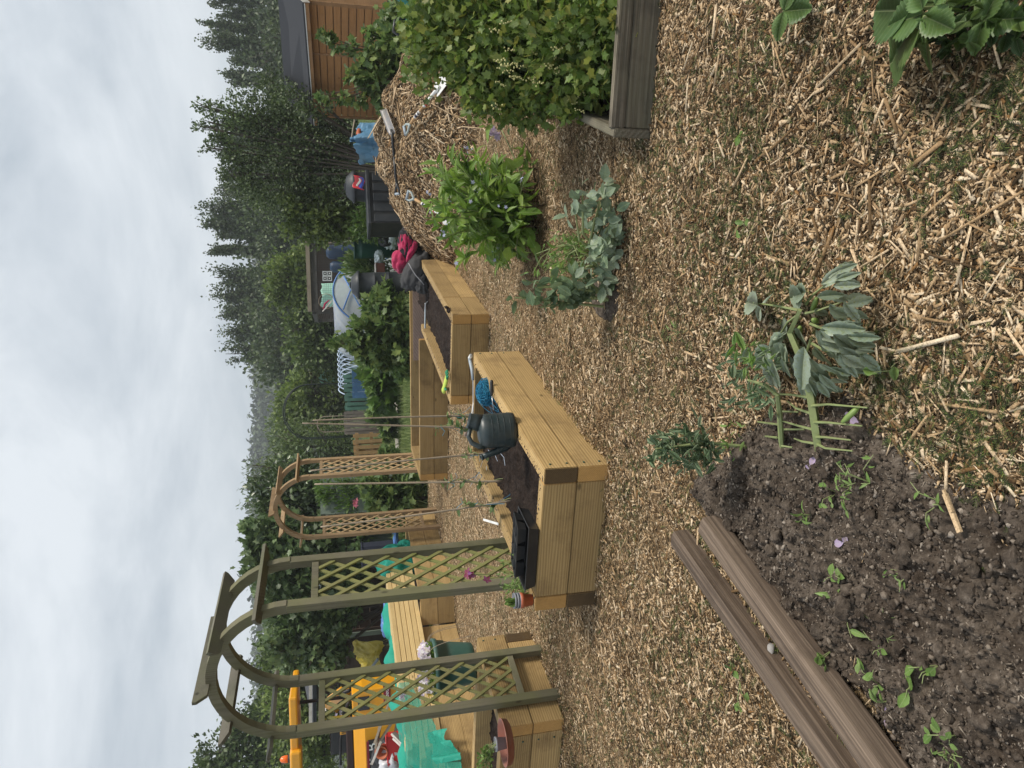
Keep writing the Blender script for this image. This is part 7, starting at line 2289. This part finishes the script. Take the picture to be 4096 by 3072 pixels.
i_ = np.arange(89*29); a_ = (i_//29)*30+i_ % 29
V = np.stack([Xg, Yg, hill_z(Xg, Yg)-.3], -1).reshape(-1, 3)
o = mesh_np('hill', V, np.stack([a_, a_+30, a_+31, a_+1], -1), M['grassground'], None, True); o['kind'] = 'structure'
n = 26000
K = 1500
cx = RNG.uniform(-140, 60, K); cy = RNG.uniform(178, 300, K); cr_ = RNG.uniform(2.2, 4.2, K)
pick = RNG.integers(0, K, n)
d_ = rdir(n); d_[:, 2] = np.abs(d_[:, 2])
P_ = np.stack([cx[pick], cy[pick], hill_z(cx[pick], cy[pick])+1.5], -1)+d_*cr_[pick][:, None]*RNG.uniform(.6, 1.1, (n, 1))*np.array([1, 1, 1.15])
o = leaves('hill_wood', P_, rdir(n), d_+rdir(n)*.3, RNG.uniform(1.2, 2.4, n), 'quad', M['hillwood']); o['kind'] = 'stuff'

# ---------------- the hazy summer air
hz = MB(); hz.box((0, 190, 29), (520, 440, 62)); ho = hz.obj('haze', None); ho['kind'] = 'stuff'
hm = bpy.data.materials.new('haze_air'); hm.use_nodes = True
ht = hm.node_tree; ht.nodes.clear()
pv = ht.nodes.new('ShaderNodeVolumePrincipled'); pv.inputs['Color'].default_value = (.9, .95, 1., 1); pv.inputs['Density'].default_value = .0012; pv.inputs['Anisotropy'].default_value = .2
mo = ht.nodes.new('ShaderNodeOutputMaterial'); ht.links.new(pv.outputs[0], mo.inputs['Volume'])
ho.data.materials.append(hm)
# ------------------------------------------------------------------ sky, sun, camera
W = bpy.data.worlds.new('World'); SC.world = W
W.use_nodes = True
nt = W.node_tree; nt.nodes.clear()
N_ = nt.nodes.new; L_ = nt.links.new
SUN_EL, SUN_AZ = rad(52), rad(100)          # azimuth clockwise from +y: the sun stands right of the view
sky = N_('ShaderNodeTexSky'); sky.sky_type = 'NISHITA'; sky.sun_disc = False
sky.sun_elevation = SUN_EL; sky.sun_rotation = SUN_AZ
tc = N_('ShaderNodeTexCoord')
mp = N_('ShaderNodeMapping'); mp.inputs['Scale'].default_value = (1.0, 1.0, 2.6); mp.inputs['Location'].default_value = (.9, 2.2, .35)
L_(tc.outputs['Generated'], mp.inputs[0])
n1 = N_('ShaderNodeTexNoise'); n1.inputs['Scale'].default_value = 2.3; n1.inputs['Detail'].default_value = 7; n1.inputs['Roughness'].default_value = .58
n1.inputs['Distortion'].default_value = .35
L_(mp.outputs[0], n1.inputs['Vector'])
cr = N_('ShaderNodeValToRGB')
e = cr.color_ramp.elements
e[0].position = .36; e[0].color = (.40, .455, .51, 1)
e[1].position = .62; e[1].color = (.72, .76, .795, 1)
L_(n1.outputs[0], cr.inputs[0])
sc = N_('ShaderNodeVectorMath'); sc.operation = 'SCALE'; sc.inputs['Scale'].default_value = 7.6
L_(cr.outputs[0], sc.inputs[0])
mx = N_('ShaderNodeMixRGB'); mx.inputs[0].default_value = .93
L_(sky.outputs[0], mx.inputs[1]); L_(sc.outputs[0], mx.inputs[2])
bg = N_('ShaderNodeBackground'); bg.inputs['Strength'].default_value = .1
L_(mx.outputs[0], bg.inputs[0])
wo = N_('ShaderNodeOutputWorld'); L_(bg.outputs[0], wo.inputs[0])

ld = bpy.data.lights.new('sun', 'SUN'); ld.energy = 2.4; ld.angle = rad(14); ld.color = (1., .93, .82)
lo = bpy.data.objects.new('sun', ld); COL.objects.link(lo)
sv_ = Vector((math.sin(SUN_AZ)*math.cos(SUN_EL), math.cos(SUN_AZ)*math.cos(SUN_EL), math.sin(SUN_EL)))
lo.rotation_euler = sv_.to_track_quat('Z', 'Y').to_euler()
lo.location = (20, 0, 30)

cd = bpy.data.cameras.new('camera')
cam = bpy.data.objects.new('camera', cd); COL.objects.link(cam)
cd.sensor_fit = 'HORIZONTAL'; cd.sensor_width = 36.; cd.lens = 36*FPX/4096
cd.clip_start = .05; cd.clip_end = 2000
xa = Vector(-_u); ya = Vector(_r); za = Vector(-_f)      # the picture's right is the world's down
cam.matrix_world = Matrix(((xa.x, ya.x, za.x, 0), (xa.y, ya.y, za.y, 0), (xa.z, ya.z, za.z, CAMH), (0, 0, 0, 1)))
SC.camera = cam
vs_ = SC.view_settings
vs_.view_transform = 'Standard'; vs_.look = 'None'; vs_.exposure = .7; vs_.gamma = 1.; vs_.use_curve_mapping = False
SC.render.engine = 'CYCLES'
SC.cycles.max_bounces = 6; SC.cycles.transparent_max_bounces = 10
SC.cycles.use_denoising = True
